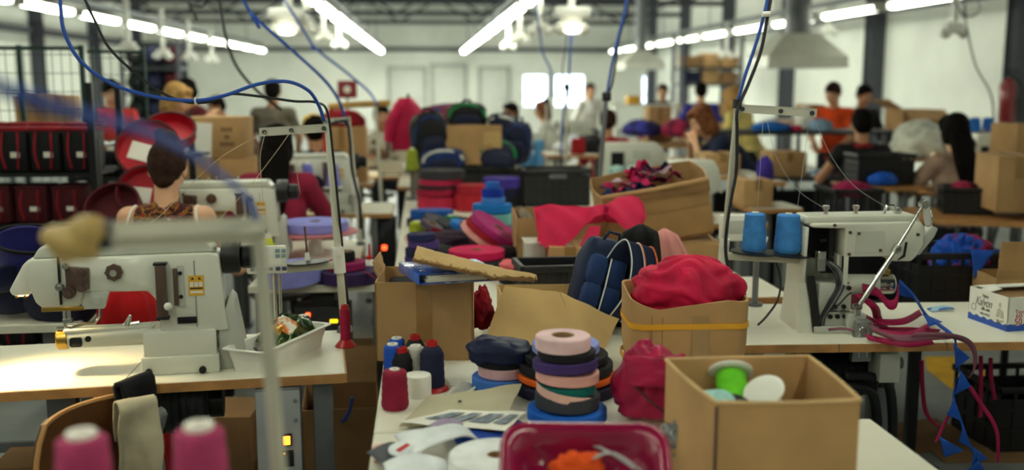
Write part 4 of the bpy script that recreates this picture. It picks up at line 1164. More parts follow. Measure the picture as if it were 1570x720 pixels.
flange_spool('lime green thread spool with a white flange in the front box', PZ(1132, 640, .885)+Vector((0, .03, 0)), (R(-44), R(9), 0), '6ed42a', L=.10, rr=.034, fr=.05)
flange_spool('black flanged spool lying in the front box', PZ(1112, 655, .865)+Vector((0, -.01, 0)), (R(30), R(20), 0), '18181a', L=.06, fm='black_plastic')
flange_spool('white spool end showing over the rim of the front box', PZ(1190, 640, .875), (R(20), R(-30), 0), 'd9d9d2')
blob('plastic_wrap', PZ(1060, 712, TZ)+Vector((-.0, -.03, .07)), (.075, .055, .06), mat('wrap_grey', '8b8d90', .15, var=.5, nscale=25, hex2='3a3d40', coat=.5), amp=.7, label='crumpled grey plastic wrap in front of the large open box', cat='plastic wrap')

# --- strapped carton with magenta tulle
k0, k1 = PZ(975, 585, TZ), PZ(1150, 583, TZ)
kc = (k0+k1)/2+Vector((0, .13, 0)); kw = .345; KH = .225
KC = thing('cardboard_box', 'worn cardboard box with yellow straps heaped with magenta tulle', 'cardboard box', kc, R(-2))
kb = MB()
def kloop(w, d, z, r=.07): 
    l = loop(w, d, z, r, 6)
    return [p+Vector((0, 0, (.03*(p.y/d+.5)+.012*math.sin(p.x*22)+.01*(p.x/w)) if z > .2 else 0)) for p in l]
loft(kb, [kloop(kw*.94, .25, 0), kloop(kw, .27, .1), kloop(kw*1.01, .275, KH), kloop(kw*1.01-.012, .263, KH), kloop(kw*.97, .255, .1), kloop(kw*.92, .24, .006)], True, True)
kb.build('body', M_('carton'), KC, smooth=50)
mat('strap_yellow', 'e0a020', .45, var=.06)
for z in (.165, .045):
    sbm = MB(); l0 = loop(kw*1.01+.004, .279, z-.008, .07, 6); l1 = loop(kw*1.01+.004, .279, z+.008, .07, 6)
    l0 = [p+Vector((0, 0, .012*math.cos(p.x*8)-.01)) for p in l0]; l1 = [p+Vector((0, 0, .012*math.cos(p.x*8)-.01)) for p in l1]
    rings = [[sbm.bm.verts.new(p) for p in l] for l in (l0, l1, [Vector((p.x*.985, p.y*.985, p.z)) for p in l1], [Vector((p.x*.985, p.y*.985, p.z)) for p in l0])]
    for a_, b_2 in zip(rings, rings[1:]+rings[:1]):
        for i in range(len(a_)): sbm.bm.faces.new((a_[i], a_[(i+1) % len(a_)], b_2[(i+1) % len(a_)], b_2[i]))
    sbm.build('strap', M_('strap_yellow'), KC, smooth=40)
MB().box((0.02, -.1375, .1), (.05, .0012, .19)).build('tape_strip', M_('tape'), KC, smooth=0)
for x in (-.09, -.12): MB().box((x, -.1365, .1), (.003, .001, .19)).build('crease', M_('carton_dark'), KC, smooth=0)
cloth('tulle_magenta', 'c01240', rough=.7, var=.25, nscale=12)
heap('tulle_heap', 'heap of magenta tulle overflowing the strapped cardboard box', 'fabric', kc+Vector((.01, .0, KH+.005)), (.168, .118, .112), M_('tulle_magenta'), 2, amp=.30, folds=5.5, seg=96)
# --- black bag, pink sheer fabric behind it
cloth('cloth_black', '0f0f12'); cloth('cloth_pink', 'd98f8a', rough=.6, hex2='8c6a9c', nscale=5, fac=(.55, .7))
def standing(name, label, cat, px0, px1, ytop, Y, m, seed, depth=.1, zb=TZ, topw=.6, lean=0):
    a, b = PY(px0, 500, Y).x, PY(px1, 500, Y).x; zt = PY((px0+px1)/2, ytop, Y).z; w = b-a; h = zt-zb
    mb = MB(); rings = []; n = 40
    for i in range(15):
        v = i/14; k = (1-(1-topw)*v**1.5)*(1 if v < .9 else math.sqrt(max(.0, 1-((v-.9)/.1)**2))*.8+.2)
        rings.append([Vector((w/2*k*math.cos(t)*(1+.10*math.sin(t*5+seed+v*2))+lean*v, depth*k*math.sin(t)*(1+.2*math.sin(t*7+seed)+.2*noise.noise(Vector((t, v*3, seed)))), h*v)) for t in [2*PI*j/n for j in range(n)]])
    loft(mb, rings, True, True)
    return tag(mb.build(name, m, None, smooth=70, loc=((a+b)/2, Y, zb)), label, cat)
standing('garment_bag', 'black cloth bag standing behind the strapped box', 'bag', 924, 1010, 344, 3.44, M_('cloth_black'), 2, .10, topw=.55, lean=.03)
standing('sheer_fabric', 'pink and lilac sheer fabric slung beside the black cloth bag', 'fabric', 992, 1086, 350, 3.60, M_('cloth_pink'), 5, .08, topw=.3, lean=-.06)
# --- backpack
bp = thing('backpack', 'navy backpack with orange and white piping leaning in the opened box', 'backpack', PY(908, 482, 3.30), 0)
bp.rotation_euler = (R(-6), R(18), R(14))
cloth('pack_navy', '13203f', rough=.6); cloth('pack_blue', '1d3768', rough=.6); mat('piping_orange', 'd9683a', .5); mat('piping_white', 'd9d9d9', .5)
q_ = MB(); pil(q_, (.088, .06, .15), .06, 1); q_.build('pack_body', M_('pack_navy'), bp, smooth=180, loc=(0, .03, .12))
for x in (-.042, .03):
    for z, hgt in ((.06, .05), (.15, .055)):
        q_ = MB(); pil(q_, (.034, .022, hgt), .06, x*9); q_.build('back_pad', M_('pack_blue'), bp, smooth=180, loc=(x, -.03, z))
MB().tube([(-.006, -.05, .02), (-.006, -.055, .1), (-.006, -.05, .2)], .003, 6).build('piping', M_('piping_white'), bp)
for x in (.02, .07):
    pth = [Vector((x-.01, -.03, .2)), Vector((x, -.06, .255)), Vector((x+.02, -.085, .27)), Vector((x+.05, -.1, .2)), Vector((x+.055, -.1, .1)), Vector((x+.03, -.07, .0))]
    pth = smooth_path(pth, 6)
    st_ = MB().sheet(lambda u, v: pth[min(len(pth)-1, int(u*(len(pth)-1)+.5))]+Vector(((v-.5)*.05, 0, 0)), len(pth)-1, 4, .012).build('shoulder_strap', M_('pack_navy'), bp, smooth=60)
    MB().tube([p+Vector((.026, -.004, 0)) for p in pth], .0035, 6).build('strap_piping', M_('piping_orange'), st_)
    MB().tube([p+Vector((-.026, -.004, 0)) for p in pth], .0025, 6).build('strap_piping', M_('piping_white'), st_)
MB().tube([(-.03, .0, .26), (-.02, -.01, .29), (.02, -.01, .29), (.03, 0, .26)], .006, 8).build('carry_loop', M_('pack_navy'), bp)
# black basket behind the opened box
bk0 = PZ(862, 456, TZ); bk = crate('black slatted basket behind the opened cardboard box', bk0+Vector((-.02, .10, 0)), .30, .20, .13, R(4), rows=1, cols=14)
# ================================================================== RIGHT STATION
RA = R(-2.4)
rf = PZ(1300, 526, TZ); rx = Vector((math.cos(RA), math.sin(RA), 0)); ry = Vector((-rx.y, rx.x, 0))
RT_W, RT_D = 1.7, .60
rt_c = rf+rx*(RT_W/2-.40)+ry*(RT_D/2); rt_c.z = 0
RT = table('white sewing table with a wooden edge holding the open machine and white thread box', rt_c, RT_W, RT_D, RA, legs=((-1, -1), (-1, 1), (1, 1), (1, -1)), inset=.1, legw=(.07, .05), cross=False)
inv = RT.matrix_basis.inverted()
lx = inv @ PZ(1460, 560, .72)
MB().box((lx.x, 0.05, .36), (.085, .06, .72), bev=.004).box((lx.x, .0, .02), (.09, .55, .04), bev=.005).build('leg', M_('steel_grey'), RT)
MB().tube([(lx.x-.3, -RT_D/2-.0025, .7205), (lx.x-.3, -RT_D/2-.0025, .7495)], .001, 4).build('edge_seam', M_('steel_dark'), RT)
side_t = table('low white side table behind the blue cones', (1.22, 4.02, 0), .5, .42, 0, legw=(.03, .03), cross=False)

# machine with its cover open
ro = PZ(1245, 509, TZ)
RM = thing('sewing_machine', 'white sewing machine with its end cover open and wires showing', 'sewing machine', ro, RA)
W = M_('machine_white')
MB().prism([(.095, .262), (.10, .36), (.0, .362), (-.02, .365), (-.02, .378), (.36, .382), (.378, .362), (.372, .30), (.352, .262), (.335, .245), (.27, .245), (.255, .262)], 0, .14, bev=.007).build('arm', W, RM, smooth=35)
MB().prism([(-.04, .375), (-.03, .40), (.35, .404), (.366, .378)], .01, .135, bev=.007).build('top_cover', M_('machine_bed'), RM, smooth=35)
c_ = MB(); c_.box((.035, .16, .2), (.13, .06, .36), bev=.004); c_.box((.10, .11, .20), (.018, .14, .13), bev=.004); c_.build('column', W, RM)
MB().box((.045, .125, .30), (.09, .012, .12)).build('cavity_back', M_('black_metal'), RM, smooth=0)
sp1 = MB(); sp1.prism([(-.045, .16), (-.038, .365), (-.026, .365), (-.033, .16)], -.0, .17, bev=.002); sp1.build('side_cover', M_('machine_white'), RM, smooth=30)
sp2 = MB(); t = bmesh.new()
vs = [t.verts.new(p) for p in ((-.05, -.005, 0), (-.05, .2, 0), (-.038, .18, .175), (-.052, .0, .175), (.008, -.005, 0), (.008, .2, 0), (-.03, .18, .175), (-.03, .0, .175))]
for q in ((0, 1, 2, 3), (4, 7, 6, 5), (0, 3, 7, 4), (1, 5, 6, 2), (3, 2, 6, 7), (0, 4, 5, 1)): t.faces.new([vs[i] for i in q])
sp2.merge(t); sp2.build('belt_guard', M_('machine_white'), RM, smooth=0)
MB().prism([(-.03, .2), (-.005, .2), (.03, .002), (.0, .002)], -.014, -.006).build('guard_gap_shade', M_('rubber'), RM, smooth=0)  # dark slab standing in for the shade inside the open gap
bb = MB(); bb.box((.075, .06, .095), (.115, .12, .15), bev=.004); bb.box((.07, .05, .012), (.14, .14, .024), bev=.004); bb.build('base', M_('machine_grey'), RM)
for i, (x, z) in enumerate(((.05, .09), (.075, .09), (.105, .09), (.06, .055), (.085, .055), (.11, .055), (.12, .155))):
    MB().cyl((x, -.008, z), (x, .002, z), .008, seg=10).build('base_bolt', M_('black_metal'), RM)
MB().cyl((.03, -.01, .073), (.12, -.01, .073), .006, seg=8).build('base_rod', M_('chrome'), RM)
MB().box((.105, -.004, .215), (.016, .006, .10), bev=.002).build('cover_bracket', W, RM)
sol = MB(); sol.box((.028, .03, .245), (.03, .03, .07), bev=.003); sol.build('solenoid', M_('chrome'), RM)
sol = MB(); sol.box((.055, .05, .225), (.045, .04, .05), bev=.004); sol.cyl((.07, .05, .26), (.07, .05, .35), .014, seg=10); sol.cyl((.03, .06, .31), (.08, .06, .31), .01, seg=10); sol.build('shaft', M_('black_metal'), RM)
for i, (dx, hx) in enumerate(((0, 'cable_black'), (.008, 'steel_grey'), (-.008, 'cable_black'), (.014, 'cable_black'))):
    P = smooth_path([(.05+dx, .03, .24), (.08+dx*1.5, .01, .21), (.085+dx, -.005, .16), (.055+dx, -.018, .11), (.03+dx*.6, -.015, .06), (.028+dx*.5, -.005, .02)], 6)
    MB().tube(P, .0042, 6).build('wire', M_(hx), RM)
MB().tube(smooth_path([(.05, -.015, .075), (.08, -.02, .10), (.11, -.022, .135), (.125, -.02, .142)], 5), .003, 6).build('wire', M_('cable_black'), RM)
cp_ = MB(); cp_.prism([(.135, .275), (.235, .275), (.235, .352), (.135, .352)], -.002, 0, bev=.001); cp_.build('cover_plate', M_('machine_bed'), RM, smooth=0)
for x, z in ((.115, .347), (.115, .272), (.222, .285), (.145, .343), (.35, .338), (.06, .372)): MB().cyl((x, -.006, z), (x, .002, z), .0055, seg=10).build('cover_screw', M_('bronze'), RM)
MB().prism([(.283, .25), (.29, .25), (.31, .262), (.316, .312), (.308, .312), (.303, .268)], -.003, .002).build('thread_slot', M_('rubber'), RM, smooth=0)
cy = MB(); cy.cyl((.09, .06, .155), (.30, .06, .155), .036, .033, 24); cy.build('cylinder_arm', M_('machine_bed'), RM, smooth=40)
cy = MB(); cy.cyl((.24, .06, .155), (.298, .06, .155), .034, .034, 24, bev=.003)
hk = cy.build('hook_cover', M_('chrome'), RM, smooth=40)
for z in (.145, .165): MB().cyl((.27, .022, z), (.27, .03, z), .005, seg=8).build('screw', M_('steel_dark'), hk)
nb_ = MB(); nb_.cyl((.275, .06, .19), (.275, .06, .25), .006, seg=8); nb_.box((.27, .06, .2), (.03, .02, .012)); nb_.build('needle_bar', M_('brass'), RM)
hw = MB(); hw.lathe([(.02, 0), (.046, .004), (.048, .012), (.048, .045), (.04, .05), (.038, .03), (.015, .028), (.012, .05)], 28, Matrix.Translation((-.05, .09, .325)) @ Matrix.Rotation(-PI/2, 4, 'Y'))
hw.build('handwheel', M_('black_plastic'), RM, smooth=30)
for x in (.05, .155): 
    t = MB(); t.cyl((x, .06, .40), (x, .06, .42), .008, seg=10); t.cyl((x, .06, .42), (x, .06, .432), .012, seg=12); t.build('thread_nut', M_('chrome'), RM)
t = MB(); t.tube([(.255, .06, .402), (.262, .06, .43), (.285, .06, .43), (.30, .06, .402)], .006, 8); t.box((.30, .06, .414), (.024, .03, .016), bev=.003); t.build('thread_bracket', M_('chrome'), RM)
MB().prism([(.36, .265), (.372, .262), (.42, .325), (.432, .355), (.41, .365), (.392, .345)], .02, .07, bev=.005).build('lamp_head', M_('machine_grey'), RM, smooth=30)
MB().tube(smooth_path([(.39, .045, .445), (.40, .045, .41), (.408, .045, .385), (.41, .045, .36)], 5), [.010]*5+[.014]*5+[.010]*6, 10).build('lamp_neck', M_('chrome'), RM)

# work lamp on the table edge
lb = PZ(1313, 512, TZ)
WL = thing('clamp_lamp', 'chrome jointed lamp arm clamped to the front edge of the sewing table', 'lamp arm', lb, RA)
b_ = MB(); b_.box((0, .03, .035), (.065, .06, .068), bev=.004); b_.build('base_block', M_('machine_grey'), WL)
b_ = MB().prism([(-.02, .055), (.026, .06), (.038, .05), (.038, -.085), (-.03, -.085), (-.024, .0)], -.045, -.018, bev=.003).build('clamp_bracket', mat('cast_grey', '8d8f90', .38, metal=.6, var=.15), WL, smooth=30)
pr = [(-.008, -.07)]+[(-.008+.014+.014*math.cos(PI-a*PI/8), .02+.014*math.sin(a*PI/8)) for a in range(9)]+[(.02, -.07)]
MB().tube([(x, -.046, z) for x, z in pr], .004, 6).build('bracket_rib', M_('chrome'), b_)
for x, z in ((.006, -.045), (.026, .048), (-.014, .045)): MB().cyl((x, -.052, z), (x, -.044, z), .006, seg=10).build('bracket_screw', M_('chrome'), b_)
wi = WL.matrix_basis.inverted()
pA = Vector((.0, .005, .068)); pB = wi @ PY(1416, 313, lb.y-.02); pM = pA.lerp(pB, .60)
j = MB(); j.cyl(pA, pA+Vector((0, 0, .02)), .014, seg=14); j.cyl(pA+Vector((-.014, 0, .028)), pA+Vector((.014, 0, .028)), .011, seg=12); j.build('lower_joint', M_('chrome'), WL)
MB().cyl(pA+Vector((0, 0, .022)), pM, .0085, seg=14).build('lower_arm', M_('chrome'), WL)
j = MB(); j.cyl(pM-Vector((.008, 0, .012)), pM+Vector((.006, 0, .012)), .014, seg=12); j.cyl(pM+Vector((0, -.018, 0)), pM+Vector((0, .018, 0)), .009, seg=12); j.build('middle_joint', M_('chrome'), WL)
MB().cyl(pM, pB, .0058, seg=12).build('upper_arm', M_('chrome'), WL)
j = MB(); j.cyl(pB+Vector((0, -.014, 0)), pB+Vector((0, .014, 0)), .013, seg=12); j.ell(pB+Vector((.008, 0, -.004)), (.012, .012, .012)); j.cyl(pB, pB+Vector((-.008, 0, .012)), .011, seg=10); j.build('upper_joint', M_('chrome'), WL)
mat('clear_plastic', 'd9dcd6', .25, var=.05, spec=.6)
MB().tube([pB+Vector((.01, 0, -.006)), pB+Vector((.02, .01, -.04)), pB+Vector((.028, .02, -.07))], [.010, .013, .010], 10).build('lamp_neck', M_('clear_plastic'), WL)
# thread stand with two blue cones
sb = PY(1103, 470, 3.30); sb = Vector((PY(1108, 410, 3.30).x-.015, 3.30, TZ))
TS2 = thread_stand('white thread stand behind the strapped box carrying two blue cones', sb, .77, RA, .262, .262, .25, discs=((.105, .079), (.222, .079)), lean=(R(3.4), R(0)), bar_z=.765)
MB().cyl((0, 0, .765), (0, 0, .795), .016, seg=10).build('pole_cap', M_('black_plastic'), TS2)
T2 = TS2.matrix_basis
cone('sky blue thread cone nearer the white pole of the thread stand', T2 @ Vector((.105, 0, .282)), .042, .035, .135, '3f86cf', capr=.012, caph=.003, shoulder=.006)
cone('sky blue thread cone beside the black handwheel of the open machine', T2 @ Vector((.222, 0, .282)), .046, .039, .137, '3f86cf', capr=.012, caph=.003, shoulder=.006)
for lab, pts in (('pale thread rising from the nearer blue cone to the stand bar', [(1161, 320), (1166, 250), (1170, 184)]), ('pale thread rising from the second blue cone to the stand bar', [(1222, 322), (1232, 250), (1240, 186)]),
                 ('pale thread sagging from the bar middle to the machine top', [(1176, 184), (1190, 240), (1222, 290), (1262, 318)]), ('pale thread running from the bar end over the machine arm', [(1252, 190), (1275, 240), (1310, 285), (1360, 318)])):
    strand(lab, [PY(px, py, 3.28) for px, py in pts], .0007, 'thread_pale', name='thread', cat='thread', seg=5)
# post with white control panel behind the stand
pn2 = thing('operator_panel', 'white control panel on a post behind the blue cones', 'control panel', PZ(1157, 468, TZ), RA)
MB().cyl((0, 0, 0), (0, 0, .27), .012, seg=12).cyl((0, 0, 0), (0, 0, .01), .03, seg=14).build('post', M_('steel_grey'), pn2)
pb2 = MB().box((-.07, .0, .305), (.15, .05, .10), bev=.008).build('panel_body', M_('white_plastic'), pn2)
MB().box((-.07, -.026, .31), (.1, .004, .05), bev=.001).build('panel_screen', M_('machine_grey'), pb2)
MB().cyl((-.05, -.05, .285), (.02, -.06, .265), .012, seg=12).build('spool_pin', M_('white_plastic'), pb2)
# cables
strand('thick blue cable hanging down to the cap of the thread stand with blue cones', [PY(1182, -30, 3.3), PY(1172, 20, 3.3), PY(1158, 70, 3.3), PY(1141, 120, 3.3), PY(1128, 166, 3.3)], .006, 'cable_blue')
strand('black cable hanging beside the blue one and running down the stand pole', [PY(1187, -30, 3.33), PY(1176, 30, 3.3), PY(1166, 80, 3.29), PY(1147, 130, 3.28), PY(1131, 168, 3.26), PY(1130, 200, 3.26), PY(1129, 260, 3.26), PY(1122, 300, 3.26), PY(1114, 350, 3.26), PY(1113, 390, 3.26), PY(1120, 425, 3.25)], .006, 'cable_black')
strand('black cable curving from the spool arm down to the table by the machine', [PY(1190, 402, 3.36), PY(1197, 430, 3.36), PY(1192, 460, 3.34), PY(1175, 485, 3.32), PZ(1162, 498, TZ+.006)], .004, 'cable_black')
tag(MB().tube([PY(1174, 22, 3.285)+Vector((-.012, 0, 0)), PY(1174, 22, 3.285)+Vector((.014, 0, .002))], .009, 8).build('cable_tie', M_('white_plastic')), 'white tie round the hanging blue and black cables', 'cable tie')

# magenta tapes over the table
cloth('tape_magenta', '9c1248', rough=.6); cloth('tape_mauve', '7c4a5a', rough=.6); cloth('bunting_blue', '1c4fae', rough=.6)
def ribbon(label, pts, w, m, tilt=0, name='ribbon_tape', cat='ribbon', n=8, t=.0012, wdir=None, group=None):
    P = smooth_path(pts, n)
    def fn(u, v):
        i = min(len(P)-1, int(round(u*(len(P)-1)))); d = (P[min(i+1, len(P)-1)]-P[max(0, i-1)]).normalized()
        s = wdir.normalized() if wdir is not None else d.cross(Vector((0, math.sin(tilt), math.cos(tilt)))).normalized()
        return P[i]+s*(v-.5)*w
    return tag(MB().sheet(fn, len(P)-1, 2, t).build(name, M_(m), None, smooth=180), label, cat, group)
up = Vector((0, .35, 1))
Zt = TZ+.004
mach = RM.matrix_basis
ribbon('magenta tape looping from the machine arm down to the table and along it', [mach @ Vector((.10, .0, .17)), PZ(1312, 470, .80), PZ(1330, 490, .765), PZ(1360, 503, Zt+.012), PZ(1400, 505, Zt+.012), PZ(1440, 508, Zt+.01)], .04, 'tape_magenta', tilt=.6)
ribbon('magenta tape hanging in a loop below the cylinder arm', [mach @ Vector((.175, .015, .15)), PY(1345, 448, 3.22), PY(1362, 466, 3.20), PY(1374, 463, 3.20), PY(1378, 440, 3.22)], .034, 'tape_magenta', wdir=up)
ribbon('magenta tape dropping straight from the cylinder arm to the table', [mach @ Vector((.16, .015, .13)), PY(1340, 470, 3.2), PZ(1348, 492, Zt+.016), PZ(1372, 520, Zt+.02)], .034, 'tape_magenta', wdir=Vector((1, .2, .1)))
for i, (lab, pts, m) in enumerate((
    ('wide magenta tape lying nearest the front edge of the sewing table', [(1328, 516), (1360, 523), (1395, 527), (1430, 522)], 'tape_magenta'),
    ('magenta tape curving beside the clamp lamp base', [(1318, 494), (1350, 508), (1395, 512), (1425, 500)], 'tape_magenta'),
    ('magenta tape curling up towards the blue pennants', [(1322, 482), (1345, 492), (1385, 492), (1412, 478)], 'tape_magenta'),
    ('mauve tape lying among the magenta tapes by the clamp lamp', [(1335, 504), (1375, 517), (1420, 516), (1455, 514)], 'tape_mauve'),
    ('thin mauve tape end lying under the machine base', [(1270, 505), (1290, 503), (1310, 506)], 'tape_mauve'))):
    ribbon(lab, [PZ(px, py, Zt+.012+.009*i) for px, py in pts], .030 if i < 4 else .012, m, wdir=Vector((0, .85, .5)))
E1 = PZ(1440, 521, TZ)
ribbon('magenta tape running over the table edge and hanging down by the table leg', [PZ(1400, 512, Zt+.05), PZ(1445, 513, Zt+.05), PZ(1478, 520, Zt+.02), PY(1493, 535, 3.03), PY(1495, 560, 3.03), PY(1488, 577, 3.03)], .02, 'tape_mauve', wdir=Vector((.6, .1, .6)))
for lab, pts in (('long magenta tape hanging below the sewing table by the far leg', [(1504, 545), (1504, 600), (1503, 640)]), ('shorter dark magenta tape hanging below the sewing table', [(1519, 548), (1520, 580), (1526, 612)]),
                 ('dark red tape hanging in a curve between the black stand and the table leg', [(1413, 552), (1415, 600), (1420, 632), (1432, 648), (1442, 654)])):
    ribbon(lab, [PY(px, py, 3.45) for px, py in pts], .018, 'tape_magenta', wdir=Vector((1, .1, 0)))
# bunting: tape with pennants
def bunting(label, pts, spots, Yoff=0, size=.075):
    root = thing('bunting', label, 'bunting', pts[0]); o = pts[0]
    P = smooth_path(pts, 8)
    MB().sheet(lambda u, v: P[int(round(u*(len(P)-1)))]+Vector((.004*(v-.5), -.001, .012*(v-.5)))-o, len(P)-1, 1, .001).build('tape', M_('bunting_blue'), root, smooth=180)
    for (a, b, c) in spots:
        a, b, c = Vector(a)-o, Vector(b)-o, Vector(c)-o
        n_ = (b-a).cross(c-a).normalized()
        MB().sheet(lambda u, v: a.lerp(b, u).lerp(c, v)+n_*.004*math.sin(u*4+v*3)*(1-v), 6, 6, .0012).build('pennant', M_('bunting_blue'), root, smooth=180)
    return root
def tri(pp, Y): return tuple(PY(px, py, Y) for px, py in pp)
bunting('blue pennant bunting draped from the machine across the table and down its front edge', [PY(1378, 430, 3.24), PY(1402, 455, 3.22), PZ(1420, 483, Zt+.02), PZ(1440, 498, Zt+.04), PZ(1462, 516, Zt+.03), PY(1466, 532, 3.01), PY(1470, 564, 3.01), PY(1462, 606, 3.0), PY(1475, 650, 3.0), PY(1486, 680, 2.99), PY(1500, 705, 2.97)],
        [tri([(1379, 429), (1376, 452), (1402, 457)], 3.23), tri([(1461, 526), (1466, 566), (1487, 548)], 3.0), tri([(1472, 567), (1464, 606), (1489, 592)], 2.995), tri([(1462, 609), (1452, 636), (1476, 646)], 2.99),
         tri([(1476, 650), (1470, 678), (1490, 686)], 2.985), tri([(1440, 668), (1448, 702), (1478, 690)], 2.98), tri([(1492, 684), (1490, 716), (1514, 702)], 2.975), tri([(1500, 705), (1480, 722), (1515, 728)], 2.97), 
         (PZ(1412, 480, Zt+.035), PZ(1425, 498, Zt+.03), PZ(1445, 493, Zt+.03))])
scrap('pale blue paper pennant offcuts lying beside the white thread box', PZ(1442, 476, TZ)+Vector((0, 0, .002)), .09, .04, cloth('scrap_sky', '9ec0d8', hex2='2e63b8', nscale=14, fac=(.48, .52)), .1, 4, h=.012, name='paper_offcut', cat='offcut')
ribbon('magenta tape slanting between the lower blue pennants', [PY(1487, 592, 3.06), PY(1505, 620, 3.06), PY(1522, 645, 3.05), PY(1530, 670, 3.05), PY(1530, 708, 3.05)], .014, 'tape_magenta', wdir=Vector((1, .1, .6)))
ribbon('magenta tape hanging from the lower pennants towards the beige table', [PY(1455, 636, 3.03), PY(1445, 655, 3.02), PY(1436, 676, 3.0)], .018, 'tape_magenta', wdir=Vector((1, .1, .4)))

# white thread box with lettering
g0, g1 = PZ(1484, 487, TZ), PZ(1543, 508, TZ)
d1 = (g1-g0); L1 = d1.length; ang = math.atan2(d1.y, d1.x)
e1_ = d1.normalized(); e2_ = Vector((-e1_.y, e1_.x, 0)); BW, BH = .30, .118
WB = thing('thread_box', 'white printed thread box with blue wavy bottom band and torn open top', 'box', g0, ang)
mat('box_white', 'e4e2da', .6, var=.03); mat('box_blue', '1f4fb0', .5, var=.06)
wb_ = MB()
def wq(a, b, t=.004):
    a = Vector((*a, 0)); b = Vector((*b, 0)); wb_.sheet(lambda u, v: a.lerp(b, u)+Vector((0, 0, .001+BH*v)), 1, 1, t)
wq((0, 0), (L1, 0)); wq((L1, 0), (L1, BW)); wq((L1, BW), (0, BW)); wq((0, BW), (0, 0)); wb_.box((L1/2, BW/2, .003), (L1-.01, BW-.01, .004))
wb_.build('body', M_('box_white'), WB, smooth=0)
panel('flap', M_('box_white'), WB, (0, .02, BH), (0, BW-.03, 0), (.06, 0, .004), .003)
panel('flap', M_('box_white'), WB, (.05, .002, BH), (.05, 0, 0), (.01, .045, .012), .003)
panel('flap', M_('box_white'), WB, (L1, BW*.96, BH), (0, -BW*.42, 0), (-.045, 0, .015), .003)
panel('box_inside', M_('carton_dark'), WB, (.006, .006, BH*.9), (L1-.012, 0, 0), (0, BW-.012, 0), .002)
def band(fr, ln):
    pts = [(0, .0)]+[(ln*k/24, .022+.0035*math.sin(k*1.4)) for k in range(25)]+[(ln, 0)]
    return MB().prism(pts, -.0012, -.0004).build('blue_band', M_('box_blue'), WB, smooth=0)
band(0, L1)
b2 = band(1, BW); b2.rotation_euler = (0, 0, PI/2); b2.location = (L1, 0, 0)
MF = lambda x, z, y=-.0006: Matrix.Translation((x, y, z)) @ Matrix.Rotation(PI/2, 4, 'X')
MR_ = lambda y, z, x=.0006: Matrix.Translation((L1+x, y, z)) @ Matrix.Rotation(PI/2, 4, 'Z') @ Matrix.Rotation(PI/2, 4, 'X')
mat('print_grey_text', '77756d', .6, var=.05)
k = L1/.22
text_mesh('lettering', 'Kalyon', .046*k, M_('print_grey_text'), WB, MF(.085*k, .075), shear=.35, sx=.72)
text_mesh('lettering', 'Nakış', .018*k, M_('print_grey_text'), WB, MF(.092*k, .099), shear=.3, sx=.8)
text_mesh('lettering', '100% 100M', .0125*k, M_('black_print'), WB, MF(.098*k, .051), sx=.85)
text_mesh('lettering', 'POLY-POLY', .0125*k, M_('black_print'), WB, MF(.098*k, .034), sx=.85)
MB().ring([(.011, -.0006), (.0125, -.0006), (.0125, .0003), (.011, .0003)], 20, MF(.03*k, .05)).build('seal_mark', M_('print_grey_text'), WB)
sh_ = MB()
for pts in ([(.155, .03), (.17, .022), (.19, .022), (.205, .034)], [(.158, .04), (.165, .07), (.178, .075), (.176, .04)], [(.182, .04), (.18, .07), (.196, .062), (.2, .04)], [(.168, .078), (.172, .092), (.180, .094), (.184, .078)]):
    sh_.prism([(x*k, z) for x, z in pts], -.001, -.0003)
sh_.build('ship_print', mat('print_faint', 'bdb9a6', .6, var=.1), WB, smooth=0)
MB().prism([(.165*k, .018), (.176*k, .018), (.172*k, .034)], -.002, -.001).build('print_mark', M_('carton_dark'), WB, smooth=0)
text_mesh('lettering', 'Tex', .019, M_('red_print'), WB, MR_(.045, .068), sx=1.1, spacing=1.1)
text_mesh('lettering', '60', .021, M_('red_print'), WB, MR_(.045, .053), sx=1.25)
text_mesh('lettering', '50', .033, M_('red_print'), WB, MR_(.043, .032), sx=.95)
text_mesh('lettering', 'Kalyon', .04, M_('print_grey_text'), WB, MR_(.13, .085), shear=.35, sx=.75)

# things under and behind the table
mo2 = thing('drive_motor', 'black drive motor with belt guard under the sewing table with the open machine', 'motor', rt_c+rx*-.36+Vector((0, -.05, .5)), RA)
mm = MB(); mm.cyl((-.2, 0, .08), (.1, 0, .08), .085, seg=24, bev=.01)
for i in range(10): mm.cyl((-.18+i*.024, 0, .08), (-.17+i*.024, 0, .08), .092, seg=20)
mm.build('motor_body', M_('black_metal'), mo2, smooth=30)
MB().box((-.05, 0, .19), (.2, .12, .04)).build('bracket', M_('black_metal'), mo2); MB().cyl((.1, 0, .08), (.15, 0, .08), .06, seg=20).build('pulley', M_('rubber'), mo2)
kb_ = thing('switch_box', 'small pale switch box with a round knob below the table front', 'switch box', PY(1354, 580, 3.16), RA)
MB().box((0, 0, .05), (.07, .10, .10), bev=.004).build('housing', M_('machine_grey'), kb_); MB().cyl((.035, 0, .055), (.06, 0, .055), .02, seg=14).build('knob', M_('steel_grey'), kb_)
MB().tube(smooth_path([(-.02, 0, 0), (-.025, 0, -.1), (-.05, .0, -.25)], 5), .004, 6).build('wire', M_('cable_black'), kb_)
for lab, xo in (('black bent tube frame under the sewing table, nearer the open front box', 0), ('black bent tube frame under the sewing table, nearer the switch box', 24)):
    pts = [PY(1270+xo, 590-xo*.6, 3.15), PY(1310+xo, 592-xo*.6, 3.15), PY(1335+xo, 600-xo*.6, 3.15), PY(1343+xo, 630-xo*.6, 3.15), PY(1344+xo, 680, 3.15)]
    e_ = pts[-1].copy(); e_.z = 0; 
    tag(MB().tube(smooth_path(pts+[e_], 6), .017, 10).build('tube_frame', M_('black_metal'), smooth=180), lab, 'frame')
st2 = thing('machine_stand', 'thin black steel stand under the table in front of the yellow floor', 'stand', (PY(1398, 600, 3.78).x, 3.775, 0))
